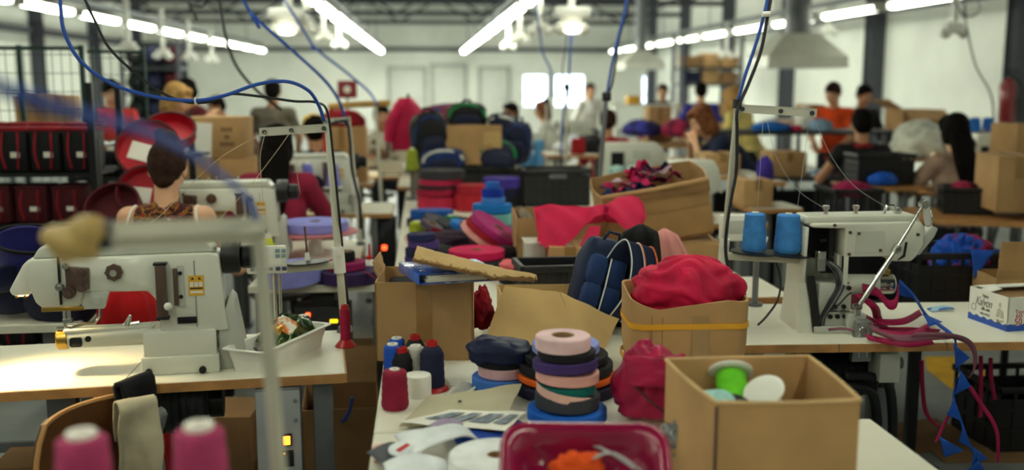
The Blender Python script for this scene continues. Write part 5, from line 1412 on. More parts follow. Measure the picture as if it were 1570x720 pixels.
MB().box((0, 0, .34), (.04, .04, .68), bev=.003).build('leg', M_('black_metal'), st2); MB().box((0, 0, .69), (.3, .12, .02), bev=.003).build('top_plate', M_('black_metal'), st2); MB().box((0.02, 0, .015), (.2, .08, .03), bev=.004).build('foot', M_('black_metal'), st2)
# crates behind
cx = PY(1440, 440, 4.25)
for k_, (dx, dy, nn) in enumerate(((0.02, 0, 3), (-.26, .40, 3))):
    for i in range(2, nn):
        lab = ['black crate behind the white thread box, holding blue pennants', 'black crate behind the machine head and its tapes'][k_]
        crate(lab, (cx.x+dx, cx.y+dy, .0+i*.29), .40, .34, .285, R(-3) if k_ == 0 else 0)
table('low table behind the white thread box carrying the black crates', (cx.x+.12, cx.y+.09, 0), 1.3, .96, 0, h=.577, legm='black_metal', cross=False, top='steel_dark', edge=None, legw=(.03, .03))
hp = Vector((cx.x+.08, cx.y-.02, .80))
heap('bunting_heap', 'tangled blue and magenta bunting heaped in the black crate', 'bunting', hp, (.15, .10, .13), cloth('bunting_mix', '1d4fae', hex2='8f1f45', nscale=9, fac=(.48, .54)), 4, amp=.6, freq=3)
bunting('short blue pennant string hanging out of the black crate', [hp+Vector((-.1, -.16, .09)), hp+Vector((0, -.19, .08)), hp+Vector((.1, -.19, .085))], [(hp+Vector((-.06, -.19, .08)), hp+Vector((.04, -.195, .08)), hp+Vector((-.045, -.2, -.04)))])
cb2 = carton('plain brown cardboard box with a raised flap behind the thread box', (PY(1560, 440, 3.95).x+.03, 3.93, .579), .36, .24, .22, R(-8), flaps=(('f', 8),), tape=True, flap_len=.16)
# flattened cardboard and floor things
for lab, a, w_, d_, rz in (('flat cardboard sheet lying on the floor by the grey table leg', PZ(1420, 668, 0), .4, .35, .2), ('flat cardboard sheet lying on the floor under the hanging tapes', PZ(1530, 690, 0), .6, .3, -.1)):
    tag(MB().sheet(lambda u, v: Vector(((u-.5)*w_, (v-.5)*d_, .008+.006*noise.noise(Vector((u*3, v*3, 1))))), 8, 8, .005).build('cardboard_sheet', M_('carton_dark'), loc=a, rot=(0, 0, rz)), lab, 'cardboard piece')
mat('floor_yellow', 'd2a02c', .6, var=.15, nscale=6); mat('floor_grey', '8e9696', .5, var=.2, nscale=3)
fm = MB()
for pts in ([(1418, 546), (1475, 546), (1470, 605), (1420, 565)], [(1505, 565), (1540, 590), (1540, 660), (1508, 620)], [(1475, 590), (1510, 600), (1508, 640), (1478, 600)]):
    w_ = [PZ(px, py, .003) for px, py in pts]; fm.bm.faces.new([fm.bm.verts.new(p) for p in w_])
structure(fm.build('floor_marking', M_('floor_yellow'), smooth=0))
crate('black crate standing on the floor under the low crate table', (cx.x+.36, 4.12, 0), .46, .36, .3, 0, group=None)
# ================================================================== PILE OF WEBBING ROLLS ON THE REAR TABLE
def rp_(px, py, Y): return PY(px, py, Y)
def stack(px, pyb, rolls, Y=None, zb=TZ):
    """rolls: (label, radius px, height px, hex, dx px, tiltdeg)"""
    base = PZ(px, pyb, zb); s = mpp(base); z = .001
    for lab, rpx, hpx, hx, dx, tl in rolls:
        r, h = rpx*s, hpx*s*1.03
        tz = abs(math.sin(R(tl)))*r
        tape_roll(lab, base+Vector((dx*s, dx*s*.2, z+tz*.55)), r, h, hx, rot=(R(tl*.4), R(tl), random.random()*6), core=min(.03, r*.3), corem='core_card')
        z += h+.0015+tz*.9
    return base
stack(731, 408, [('dark grey webbing roll under the hot pink disc roll', 48, 13, '2c2c32', 3, 0), ('hot pink webbing roll lying flat like a disc behind the torn cardboard strip', 43, 12, 'd01a56', 0, 0)])
stack(648, 418, [('indigo webbing roll at the bottom of the dark stack by the table end', 26, 14, '2c2550', 2, 0), ('purple webbing roll in the dark stack by the table end', 25, 11, '44306f', -2, 0),
                 ('navy webbing roll in the dark stack by the table end', 26, 12, '1f2244', 0, 0), ('second purple webbing roll in the dark stack by the table end', 24, 10, '4a3575', 2, 0), ('navy webbing roll on top of the dark stack by the table end', 22, 10, '252a55', -1, 2)])
stack(805, 432, [('black webbing roll under the coral fold by the black basket', 38, 16, '17171b', -2, 0)])
cloth('coral', 'd9646c', var=.12); cloth('coral_roll', 'd8626b')
b0 = PZ(805, 432, TZ)+Vector((-.005, 0, .05))
cf = thing('folded_fabric', 'folded coral webbing bundle lying on the black roll', 'fabric bundle', b0)
q_ = MB(); pil(q_, (.105, .08, .022), .2, 8); q_.build('bundle', M_('coral'), cf, smooth=180, loc=(0, 0, .023))
tape_roll('small salmon webbing piece beside the hot pink disc', PZ(684, 405, TZ), .06, .035, 'c9485c')
# leaning discs
def lean_disc(lab, px, py, Y, rpx, hpx, hx, rot):
    c = PY(px, py, Y); s = mpp(c); tape_roll(lab, c, rpx*s, hpx*s, hx, rot=rot, core=.03)
nv = Euler((R(8), R(33), 0)).to_matrix() @ Vector((0, 0, 1))
dsp = PY(740, 378, 5.0)
for lab, rpx, hpx, hx, dx in (('dark maroon webbing roll under the slanted rolls', 38, 9, '3a1a26', .03), ('salmon webbing roll slanting below the crimson one', 40, 9, 'e09a94', -.02), ('crimson webbing roll slanting between the magenta and salmon rolls', 43, 10, 'a3172c', .0), ('magenta webbing roll leaning on top of the slanted rolls', 46, 10, 'a8256e', .012)):
    s_ = mpp(dsp); tape_roll(lab, dsp+Vector((dx, 0, -dx*.65)), rpx*s_, hpx*s_, hx, rot=(R(8), R(33), 0), core=.03); dsp = dsp+nv*(hpx*s_+.002)
# red strips bundle
for i, (px, py, a) in enumerate(((672, 370, 20), (685, 366, 24), (698, 372, 18), (712, 376, 15), (690, 380, 12), (720, 368, 26))):
    c = PY(px, py, 5.25+.03*i); s = mpp(c)
    o = thing('folded_strap', 'folded dark red strap in the bundle behind the hot pink disc', 'strap', c, 0, 'dark red straps bundled behind the hot pink disc', rot=(R(-10), R(a), R(10)))
    mb = MB()
    for k in range(4): mb.box((0, 0, .009*k), (60*s*random.uniform(.8, 1), .05, .006), bev=.002)
    mb.build('strap_layers', cloth('strap_red', '8f1220', var=.3), o)
# blue tower
stack(755, 372, [('brown webbing roll at the foot of the blue tower', 27, 16, '3c3030', 0, 0), ('black webbing roll under the aqua roll', 25, 12, '2a2426', 0, 0), ('pale aqua webbing roll low in the blue tower', 31, 16, '7cc3c4', -1, 0), ('azure webbing roll in the middle of the blue tower', 30, 13, '1a78c8', 0, 1),
                 ('sky blue webbing roll in the blue tower', 18, 9, '4a86cf', 2, 0), ('royal blue webbing roll high in the blue tower', 17, 12, '1638a8', 1, 0), ('small blue webbing roll topping the blue tower', 11, 10, '2a66bf', 0, 0)])
stack(662, 345, [('dark indigo webbing roll under the wide blue roll', 36, 10, '251f4a', -2, 0), ('wide blue webbing roll at the table end', 33, 12, '1d56a8', 0, -2)])
stack(676, 318, [('coral red webbing roll at the bottom of the grey topped stack', 38, 18, 'c02a48', 2, 0), ('crimson webbing roll in the grey topped stack', 35, 9, 'a01a3c', -2, 2), ('dark webbing roll in the grey topped stack', 34, 6, '3d2430', 0, 0), ('pink webbing roll in the grey topped stack', 33, 8, 'b8244f', 0, 0), ('charcoal webbing roll on top of the grey topped stack', 35, 13, '37343a', 2, 0)])
stack(769, 316, [('black webbing roll at the bottom of the purple topped stack', 26, 14, '1b1a20', 4, 0), ('navy webbing roll in the purple topped stack', 25, 14, '201f3c', 2, 0), ('purple webbing roll lying wide on top of the black rolls', 29, 14, '42308f', 0, 0)])
stack(722, 322, [('red webbing roll behind the blue tower', 24, 24, 'b52232', 0, 0), ('second red webbing roll behind the blue tower', 23, 14, 'a51f30', 1, 0)])
cone('grey thread cone with a black top beside the open carton', PZ(777, 362, TZ), .065, .06, .10, '8b9096', cap='black_plastic', capr=.045, caph=.035, shoulder=.03)
cone('salmon thread spool under the grey cone', PZ(775, 372, TZ)+Vector((.03, -.06, 0)), .075, .07, .05, 'c9807c', capr=.02, caph=.004)
cone('yellow green thread spool at the end of the roll pile', PZ(640, 362, TZ), .045, .045, .085, 'a9b52e', capr=.02, caph=.004)
cone('lime thread spool peeking out behind the aqua roll', PZ(766, 352, TZ)+Vector((.05, .1, 0)), .05, .05, .12, 'b4c22c', capr=.02, caph=.004)
cone('bottle green thread spool between the wide blue roll and the tower', PZ(692, 352, TZ), .04, .04, .085, '157a46', capr=.02, caph=.004)
for i, (lab, px, py, r, hx, a) in enumerate((('grey webbing roll slanting in front of the wide blue roll', 672, 345, 26, '4a4750', 22), ('charcoal webbing roll slanting in front of the green spool', 692, 352, 27, '2c2e33', 20), ('blue webbing roll slanting by the foot of the tower', 708, 350, 20, '2a74c0', 18), ('mauve grey webbing roll leaning at the pile edge', 660, 350, 18, '5d5060', 25))):
    lean_disc(lab, px, py, 5.5-.05*i, r, 9, hx, (R(8), R(a), 0))
cloth('pile_dark', '1a191f'); cloth('pile_plum', '2c1a2c')
heap('dark_cloth', 'black crumpled cloth beside the dark grey roll of the hot pink disc', 'cloth', PZ(792, 408, TZ)+Vector((-.05, .1, .03)), (.13, .10, .05), M_('pile_dark'), 3, folds=5)
heap('dark_cloth', 'black crumpled cloth between the indigo stack and the hot pink disc', 'cloth', PZ(680, 402, TZ)+Vector((-.02, .02, .03)), (.10, .16, .05), M_('pile_dark'), 6, folds=5)
heap('dark_cloth', 'plum cloth under the dark red straps', 'cloth', PZ(690, 378, TZ)+Vector((0, .1, .02)), (.20, .16, .05), M_('pile_plum'), 9, folds=5)
heap('dark_cloth', 'charcoal cloth under the slanting grey rolls', 'cloth', PZ(680, 352, TZ)+Vector((.02, .06, .02)), (.20, .20, .05), M_('pile_dark'), 12, folds=5)
scrap('crumpled pink paper by the yellow green spool', PZ(632, 380, TZ)+Vector((0, 0, .01)), .07, .06, cloth('paper_pink', 'd8a49c'), .3, 2, h=.05, name='paper_piece', cat='paper')

# --- hot pink foam pieces on a small carton
cA, cB = PZ(845, 430, TZ), PZ(908, 430, TZ)
carton('small cardboard box carrying the hot pink foam bundle', (cA+cB)/2+Vector((0, .12, 0)), (cB-cA).length, .22, .145, R(-3), closed=True)
MB_ = MB(); 
wbx = thing('storage_box', 'pale plastic box behind the small cardboard box', 'box', PZ(838, 425, TZ)+Vector((-.04, .14, 0))); MB().box((0, 0, .07), (.09, .15, .14), bev=.008).build('body', mat('pale_box', 'b9b8b0', .5), wbx); MB().box((0, 0, .143), (.10, .16, .008), bev=.003).build('lid', M_('white_plastic'), wbx)
mat('foam_pink', 'd8124e', .75, var=.1, nscale=8, bump=.15, bscale=150)
fc = PY(925, 333, 4.38); fs = mpp(fc)
for i in range(12):
    aL = R(-4+i*3.4+random.uniform(-1.2, 1.2)); aR = R(24-i*3.6+random.uniform(-1.5, 1.5))
    Lf, Rt = (104-i*1.2+random.uniform(-4, 4))*fs, (66-abs(i-4)*1.6)*fs
    def fn(u, v, aL=aL, aR=aR, Lf=Lf, Rt=Rt, i=i):
        x = -Lf+(Lf+Rt)*u
        q = abs(x)/(Lf if x < 0 else Rt)
        w = .016+(.05 if x < 0 else .062)*min(1, q*1.5)**.75
        if x > 0: w *= math.sqrt(max(.08, 1-max(0, (q-.72)/.30)**2))
        y = (v-.5)*2*w
        a = aL if x < 0 else aR
        k = min(1, q*2.2)
        X = x*math.cos(a*k)-y*math.sin(a*k)*(1 if x < 0 else -1)*-1
        Yv = -abs(x)*math.sin(a*k) if x < 0 else x*math.sin(a*k)
        Yv += y*math.cos(a*k)
        qx = min(1.3, abs(X)/(104*fs if X < 0 else 66*fs))
        Z = .0068*i+.018*math.sin(qx*PI*.8)-.05*qx*qx*(1 if X < 0 else .5)-4*Yv*Yv*(1-min(1, qx))+.006*math.sin(X*60+Yv*40)
        return Vector((X, Yv, Z))
    o = MB().sheet(fn, 30, 10, .0042).build('foam_piece', M_('foam_pink'), None, smooth=50, loc=fc, rot=(R(52), R(0), R(0)))
    tag(o, 'hot pink foam piece in the pinched bow-like bundle on the small cardboard box', 'foam piece', 'hot pink foam pieces in the bow-like bundle')
bd = MB().ring([(.017, -.008), (.021, -.008), (.021, .008), (.017, .008)], 20, Matrix.Translation((0, 0, .04)) @ Matrix.Rotation(PI/2, 4, 'Y') @ Matrix.Diagonal((2.7, 1, 1, 1)))
tag(bd.build('binding_strip', cloth('foam_deep', 'b00c40'), None, loc=fc, rot=(R(52), 0, 0)), 'narrow strip binding the hot pink foam bundle at its waist', 'strip')
pA_, pB_ = PY(912, 346, 4.27), PY(893, 398, 4.25)
def tail(u, v):
    p = pA_.lerp(pB_, u)+Vector(((v-.5)*(.05+.05*u), -.01*math.sin(u*3)-.02*u, 0)); return p-pA_
tag(MB().sheet(tail, 14, 4, .004).build('foam_piece', M_('foam_pink'), None, smooth=60, loc=pA_), 'single hot pink foam strip hanging down in front of the bow-like bundle', 'foam piece')
# --- open cartons behind
oA, oB = PZ(797, 408, TZ), PZ(932, 412, TZ)
ocx = carton('open cardboard box with upright walls behind the hot pink foam', ((oA+oB)/2)+Vector((.0, .26, 0)), (oB-oA).length*1.0, .42, .225, R(-2), flaps=(), tape=False)
heap('dark_cloth', 'black fabric peak showing in the open cardboard box', 'fabric', ocx.matrix_basis @ Vector((-.03, .08, .15)), (.06, .05, .1), M_('cloth_black'), 3)
heap('grey_cloth', 'crumpled beige cloth in the corner of the open cardboard box', 'fabric', ocx.matrix_basis @ Vector((-.15, .12, .15)), (.05, .05, .08), cloth('cloth_taupe', '8d8171'), 6)
lowc = carton('flat closed cardboard box under the tilted box of scraps', PZ(1040, 420, TZ)+Vector((.03, .26, 0)), .42, .34, .12, R(-3), closed=True)
big = carton('large tilted cardboard box filled with pink and navy scraps', PZ(1012, 412, TZ)+Vector((.03, .27, .135)), .50, .36, .27, 0, flaps=(), tape=False, bulge=.02, rot=(R(9), R(-10), R(-3)))
MB().tube([(-.25, -.185, .268), (0, -.203, .268), (.25, -.185, .268)], .012, 6).build('rim_fold', M_('carton'), big)
panel('rim_band', M_('carton_dark'), big, (-.25, -.2035, .215), (.5, 0, 0), (0, -.006, .05), .003, wav=.006)
panel('lower_panel', M_('carton'), big, (-.24, -.204, .02), (.49, .0, .0), (0, -.001, .13), .003)
mat('scrap_print', 'b0174f', .85, var=.3, nscale=30, hex2='2a2038', fac=(.48, .52), spec=.2); cloth('scrap_pink', 'c01c54'); cloth('scrap_navy', '23244a'); cloth('scrap_greypink', 'a98a94')
bm_ = big.matrix_basis
for i in range(34):
    x = random.uniform(-.2, .2); y = random.uniform(-.13, .13)
    m_ = ('scrap_print', 'scrap_pink', 'scrap_navy', 'scrap_print', 'scrap_greypink')[i % 5]
    c = bm_ @ Vector((x, y, .185+.05*(1-abs(x)/.22)+.04*(y/.15)+random.uniform(0, .02)))
    w_, l_ = random.uniform(.03, .05), random.uniform(.09, .17); sd = random.random()*50
    o = MB().sheet(lambda u, v: Vector(((u-.5)*l_, (v-.5)*w_, .025*math.sin(u*PI)*noise.noise(Vector((sd, u*2, v)))*3+.012*math.sin(u*5+sd))), 12, 4, .003).build('fabric_scrap', M_(m_), None, smooth=180, loc=c, rot=(random.uniform(-.25, .3), random.uniform(-.4, .1), random.uniform(-.6, .6)))
    tag(o, 'pink and navy fabric scrap heaped in the large tilted cardboard box', 'fabric scrap', 'fabric scraps in the large tilted box')
heap('scrap_fill', 'dark scrap filling deep in the large tilted cardboard box', 'fabric', bm_ @ Vector((0, 0, .13)), (.2, .14, .10), M_('scrap_navy'), 8)['kind'] = 'stuff'

# --- black crates and bags
crA = crate('wide black crate holding school bags behind the webbing rolls', PZ(727, 300, TZ)+Vector((.0, .15, 0)), .62, .36, .22, R(-2), rows=2, cols=10)
crB = crate('black crate at the rear table corner in front of the blue pole', PZ(853, 316, TZ)+Vector((.0, .15, 0)), .46, .32, .255, R(3), rows=2, cols=8)
plate = MB().box((0, -.164, .21), (.12, .004, .03), bev=.001).build('crate_label', M_('steel_grey'), crB)
# bags
cloth('bag_navy', '171c38', rough=.6); cloth('bag_black', '131316', rough=.6); cloth('bag_blue', '1b3268', rough=.6); cloth('bag_green_trim', '0f7a3c', rough=.6); cloth('bag_white', 'c9c7be')
def bag(label, px, py, Y, w, h, d, m, trim='bag_green_trim', rz=0, tilt=0, pocket=True, lean=0):
    root = thing('school_bag', label, 'bag', PY(px, py, Y), 0, rot=(R(lean), R(tilt), R(rz)))
    q = MB(); pil(q, (w/2, d/2, h/2), .12, random.random()*9, 28); q.build('body', M_(m), root, smooth=180, loc=(0, 0, h/2))
    n = 16; pts = [(w*.44*math.cos(PI*k/n), -d*.36, h*.45+h*.46*math.sin(PI*k/n)) for k in range(n+1)]
    MB().tube(pts, .014, 8).build('piping', M_(trim), root)
    if pocket:
        q = MB(); pil(q, (w*.32, d*.2, h*.25), .08, 2, 20); q.build('pocket', M_('bag_navy'), root, smooth=180, loc=(0, -d*.44, h*.3))
    MB().tube([(-w*.12, 0, h*.93), (-w*.08, 0, h*1.08), (w*.08, 0, h*1.08), (w*.12, 0, h*.93)], .010, 6).build('handle', M_(m), root)
    return root
bag('navy school bag slumped beside the leaning cardboard piece, under the pink jacket side', 664, 252, 7.6, .30, .40, .22, 'bag_black', 'bag_blue', 10, -6)
bag('black school bag with green piping on top of the bag pile', 716, 198, 7.95, .32, .21, .2, 'bag_black', 'bag_green_trim', 0, 0)
bag('navy school bag with pale stripes on top of the pile', 768, 214, 7.95, .28, .2, .2, 'bag_navy', 'bag_white', -10, 12)
bag('navy school bag behind the leaning cardboard piece, on the window side', 790, 252, 7.75, .22, .34, .2, 'bag_navy', 'bag_blue', -12, 6)
bag('navy school bag with green piping and white panel leaning in the wide crate', 760, 262, 7.52, .30, .24, .16, 'bag_navy', 'bag_green_trim', 0, 8, lean=-20)
bag('blue school bag lying across the end of the wide crate, below the black bag', 680, 262, 7.5, .34, .17, .2, 'bag_blue', 'bag_white', 0, -4)
lc = thing('cardboard_piece', 'brown cardboard carton side leaning among the school bags', 'cardboard piece', PY(722, 252, 7.5), 0, rot=(R(-4), 0, 0))
MB().sheet(lambda u, v: Vector(((u-.5)*.47, .01*math.sin(u*6), v*.30-.01*abs(u-.5))), 10, 4, .006).build('board', M_('carton'), lc)
panel('flap', M_('carton_light'), lc, (.1, -.006, .1), (.13, 0, 0), (0, -.01, .145), .004)
fb_low = heap('dark_bags', 'dark slumped fabric filling the wide crate under the bags', 'fabric', crA.matrix_basis @ Vector((0, .02, .16)), (.26, .13, .13), M_('bag_black'), 4)
carton('narrow upright cardboard box beside the grey topped stack', PZ(640, 300, TZ)+Vector((.02, .2, 0)), .12, .2, .29, 0, flaps=(), tape=False)
heap('multicolour_heap', 'red and blue fabric heap behind the school bags', 'fabric', PY(690, 180, 8.6), (.32, .2, .12), mat('mixed_fabric', '7a2a44', .8, var=.3, nscale=7, hex2='2a3f86', fac=(.45, .55)), 3)
carton('brown cardboard box under the fabric heap behind the school bags', (PY(690, 180, 8.6).x, 8.6, TZ), .5, .4, .46, 0, closed=True)
table('rear wooden table carrying the box and fabric heap behind the bags', (PY(690, 180, 8.6).x+.15, 8.65, 0), 1.2, .8, 0, name='work_table', cross=False)
# ================================================================== NEAREST TABLE WITH THE BLURRED STAND
FT = table('nearest sewing table under the two pink thread cones', (-.605, 1.43, 0), .92, .55, 0, legw=(.04, .04))
fsp = Vector((PY(434, 690, 1.42).x, 1.42, TZ))
top_ = PY(396, 352, 1.42)
base_x = PY(428, 720, 1.42); dirv = (top_-base_x).normalized(); kz = (TZ-base_x.z)/dirv.z; bpos = base_x+dirv*kz
ln = (top_-bpos).length; tiltY = math.atan2(dirv.x, dirv.z)
F1 = thing('thread_stand', 'blurred pale thread stand nearest the camera with a wooden knob on its bar', 'thread stand', bpos, 0, rot=(0, tiltY, 0))
mat('stand_pale', 'c2bfae', .3, metal=.1, var=.08)
MB().cyl((0, 0, 0), (0, 0, ln+.01), .0115, .0105, 14).build('pole', M_('stand_pale'), F1)
MB().cyl((0, 0, 0), (0, 0, .02), .03, .02, 14).build('foot', M_('steel_grey'), F1)
bar = MB(); e_ = F1.matrix_basis.inverted() @ PY(150, 362, 1.36)
bar.tube([(.01, 0, ln), e_], [.0185, .0185], 4); bar.build('overhead_bar', M_('stand_pale'), F1, smooth=30)
kb = MB(); kb.ell(F1.matrix_basis.inverted() @ PY(108, 372, 1.35), (.042, .028, .022), rot=(0, R(25), 0)); kb.ell(F1.matrix_basis.inverted() @ PY(135, 352, 1.35), (.028, .026, .022)); kb.ell(F1.matrix_basis.inverted() @ PY(98, 382, 1.35), (.015, .016, .022))
kn = kb.build('wooden_knob', mat('knob_wood', 'b99a5c', .5, var=.15, nscale=20), F1); voxel(kn, .006, 6)

cl = MB(); cl.box(F1.matrix_basis.inverted() @ PY(160, 360, 1.36), (.02, .034, .036), bev=.003); cl.build('bar_clamp', M_('steel_dark'), F1)
for lab, px in (('blurred pink thread cone at the near edge, beside the plywood chair', 125), ('blurred pink thread cone at the near edge, below the operator tray side', 305)):
    tp = PY(px, 668 if px < 200 else 656, 1.36)
    cone(lab, (tp.x, 1.36, TZ+.198), .043, .034, tp.z-(TZ+.198), 'b13a68', capr=.021, caph=.007, shoulder=.006)
for lab, px in (('round spool rest holding the first pink cone on the nearest table', 125), ('round spool rest holding the second pink cone on the nearest table', 305)):
    tp = PY(px, 660, 1.36); s_ = thing('spool_rest', lab, 'spool rest', (tp.x, 1.36, TZ))
    MB().cyl((0, 0, 0), (0, 0, .19), .01, seg=10).build('post', M_('steel_grey'), s_); MB().lathe([(.06, .19), (.06, .197)], 28).build('spool_plate', M_('black_metal'), s_); MB().lathe([(.04, 0), (.04, .006)], 20).build('foot', M_('steel_grey'), s_)
for k, (lab, dx) in enumerate((('thick blurred blue cable sweeping down to the nearest thread stand', 0), ('second blurred blue cable twisted with the first near the nearest stand', .012))):
    strand(lab, [PY(-60, 100+k*12, .85)+Vector((0, dx, 0)), PY(0, 128+k*14, .86)+Vector((0, dx, 0)), PY(100, 165+k*12, .9)+Vector((0, dx, 0)), PY(200, 192+k*6, .98)+Vector((0, dx, 0)), PY(270, 222+k*5, 1.08)+Vector((0, dx, 0)), PY(335, 265+k*4, 1.2)+Vector((0, dx, 0)), PY(375, 300+k*3, 1.32)+Vector((0, dx, 0)), PY(392, 335, 1.40)+Vector((0, dx*.6, 0))], .0042, 'cable_blue')
# ================================================================== BEHIND THE LEFT STATION
tB = table('white table with dark blue bag pieces behind the large grey machine', (-1.90, 3.83, 0), 1.3, .52, R(2), edge='white_paint', legw=(.04, .04))
# tables and machines further back
tD = table('white sewing table under the second grey machine behind the panel', (-.97, 5.06, 0), 1.3, .74, R(1), legw=(.04, .04))
tC = table('low white shelf table carrying the lilac and purple rolls', (-.46, 4.40, 0), .56, .40, R(-2), edge='white_paint', legw=(.03, .03), cross=False, inset=.03)
tE = table('brown edged sewing table under the third machine', (-.64, 6.86, 0), .85, .62, 0, top='laminate', legw=(.04, .04))
def repl(o, label, loc, rz): return copy_tree(o, label, loc, rz)
SM2 = repl(SM, 'second grey sewing machine, behind the woman in the patterned top', Vector((PY(352, 420, 4.78).x, 4.78, TZ)), R(1))
SM3 = repl(SM, 'third pale sewing machine behind the lilac cones', Vector((PY(486, 320, 6.58).x, 6.58, TZ)), R(1))
SM4 = repl(SM, 'pale sewing machine further back by the bamboo bar stand', Vector((PY(585, 250, 9.3).x, 9.3, TZ)), R(1))
table('sewing table under the pale machine by the hanging pink jacket', (PY(560, 250, 9.2).x, 9.52, 0), 1.2, .7, 0, legw=(.04, .04), cross=False)
# lilac disc on a stand, rolls on the low table
lb_ = PY(483, 362, 4.98); rs = thing('roll_stand', 'pink disc stand carrying a lilac roll behind the second machine', 'roll stand', (lb_.x, 4.98, TZ))
zt = PY(483, 357, 4.98).z-TZ
MB().lathe([(.2, zt), (.21, zt+.004), (.21, zt+.012), (.2, zt+.014)], 36).build('disc', mat('disc_pink', 'c77a80', .5), rs); MB().cyl((0, 0, 0), (0, 0, zt), .04, .03, 14).build('post', M_('white_plastic'), rs)
tape_roll('flat lilac webbing roll on the pink disc stand', (lb_.x+.0, 4.98, TZ+zt+.0155), .165, .045, '8f8fdc')
l1 = PZ(447, 447, TZ)
tape_roll('large lilac webbing roll on the low white table', l1+Vector((-.02, .17, .006)), .135, .075, '8487cf', rot=(R(2), R(-5), 0))
l2 = PZ(532, 442, TZ)
tape_roll('dark purple webbing roll on the low white table', l2+Vector((0, .155, .002)), .135, .052, '35234f')
tape_roll('magenta webbing roll on the dark purple one', l2+Vector((-.015, .155, .056)), .085, .034, '8d1b55')
tape_roll('small black webbing roll on the magenta one', l2+Vector((-.02, .155, .092)), .046, .04, '17171a')
ribbon('red ribbon end trailing from the dark purple roll', [l2+Vector((.07, .06, .06)), l2+Vector((.11, .03, .04)), l2+Vector((.15, .01, .006))], .02, 'strap_red', tilt=.4)
bt = thing('oiler_bottle', 'white bottle with a thin red nozzle on the low white table', 'bottle', PZ(567, 424, TZ))
MB().lathe([(.033, 0), (.036, .005), (.034, .03), (.018, .075), (.014, .08)], 20).build('bottle_body', M_('white_plastic'), bt, smooth=50); MB().lathe([(.016, .08), (.017, .092), (.006, .1), (.003, .15)], 14).build('nozzle', M_('red_plastic'), bt)
cbx = thing('control_box', 'dark control box with red and yellow lights under the low white table', 'control box', (PY(475, 470, 4.35).x+.06, 4.35, .42), 0)
MB().box((0, 0, .1), (.24, .14, .24), bev=.006).build('housing', M_('steel_dark'), cbx)
MB().box((-.06, -.074, .185), (.018, .006, .018), bev=.002).build('light', M_('red_light'), cbx); MB().box((.05, -.074, .155), (.034, .006, .016), bev=.003).build('light', mat('yellow_light', 'ffd21c', strength=2, var=0), cbx)
MB().box((0, 0, .235), (.1, .1, .06)).build('bracket', M_('steel_dark'), cbx)
cbx2 = thing('control_box', 'grey control box with a red light under the third machine table', 'control box', (PY(590, 380, 6.75).x, 6.75, .42), 0)
MB().box((0, 0, .1), (.16, .14, .36), bev=.006).build('housing', M_('steel_dark'), cbx2); MB().box((.0, -.074, .08), (.03, .006, .03), bev=.003).build('light', M_('red_light'), cbx2); MB().box((0, 0, .285), (.1, .1, .03)).build('bracket', M_('steel_dark'), cbx2)
# stand 2 with lilac cones
s2 = Vector((PY(553, 366, 5.25).x, 5.25, TZ))
T3 = thread_stand('grey thread stand at the corner of the second machine table', s2, .66, 0, -.12, .3, 0, lean=(R(-4), 0))
sb3 = PZ(492, 330, TZ); sb3.y = 6.0
T4 = thing('spool_holder', 'low spool holder carrying two lilac cones behind the second machine', 'spool holder', (PY(492, 295, 6.4).x, 6.4, .0))
zz = PY(492, 291, 6.4).z
MB().cyl((0, 0, 0), (0, 0, zz), .014, seg=10).build('post', M_('steel_grey'), T4); MB().box((0, 0, zz), (.26, .03, .02)).build('spool_arm', M_('steel_dark'), T4); MB().cyl((0, 0, 0), (0, 0, .02), .09, .08, 20).build('foot', M_('steel_dark'), T4)
for dx, lab in ((-.08, 'lilac thread cone on the spool holder, nearer the seated woman'), (.08, 'lilac thread cone on the spool holder, nearer the grey stand')):
    MB().lathe([(.065, zz+.01), (.065, zz+.016)], 24).build('spool_plate', M_('white_plastic'), T4, loc=(dx, 0, 0))
    cone(lab, T4.matrix_basis @ Vector((dx, 0, zz+.017)), .045, .03, .15, '7f7fd6', capr=.014, caph=.012)
# bamboo bar stand
bs = PY(577, 160, 7.4); BS = thing('bamboo_stand', 'white stand with a bamboo crossbar behind the third machine', 'stand', (PY(590, 250, 7.4).x, 7.4, 0))
MB().cyl((0, 0, 0), (-.06, 0, bs.z), .014, seg=10).build('pole', M_('thread_pole'), BS)
MB().tube([(-.40, 0, bs.z-.015), (-.2, 0, bs.z-.0), (.05, 0, bs.z+.01)], .024, 10).build('crossbar', mat('bamboo', 'b8904c', .5, var=.2), BS)
MB().tube(smooth_path([(-.38, 0, bs.z-.03), (-.42, 0, bs.z-.2), (-.44, 0, bs.z-.5)], 5), .02, 8).build('red_cord', M_('red_plastic'), BS); MB().box((0, 0, .01), (.3, .3, .02)).build('foot', M_('steel_dark'), BS)
sg = thing('sign_board', 'dark red square sign with a pale round mark above the bamboo bar', 'sign', (PY(533, 160, 10.1).x, 10.1, 0)); zs = PY(533, 137, 10.1).z
MB().box((0, 0, zs), (.19, .02, .17), bev=.004).build('board', mat('sign_red', '7d1a24', .5), sg); MB().lathe([(.035, 0), (.035, .002)], 20, Matrix.Translation((.0, -.011, zs)) @ Matrix.Rotation(PI/2, 4, 'X')).build('mark', M_('paper'), sg); MB().cyl((0, .0, 0), (0, .0, zs-.08), .012, seg=8).build('post', M_('steel_grey'), sg); MB().cyl((0, 0, 0), (0, 0, .02), .14, seg=20).build('foot', M_('steel_grey'), sg)
heap('red_fabric', 'dark red fabric heap below the square sign', 'fabric', PY(525, 175, 8.7)-Vector((0, 0, .055)), (.2, .15, .1), M_('strap_red'), 5)
carton('brown cardboard box under the dark red fabric heap', (PY(525, 175, 8.7).x, 8.7, TZ), .4, .34, .48, 0, closed=True)
table('wooden table carrying the box under the dark red fabric', (PY(525, 175, 8.7).x-.05, 8.75, 0), .6, .5, 0, cross=False)
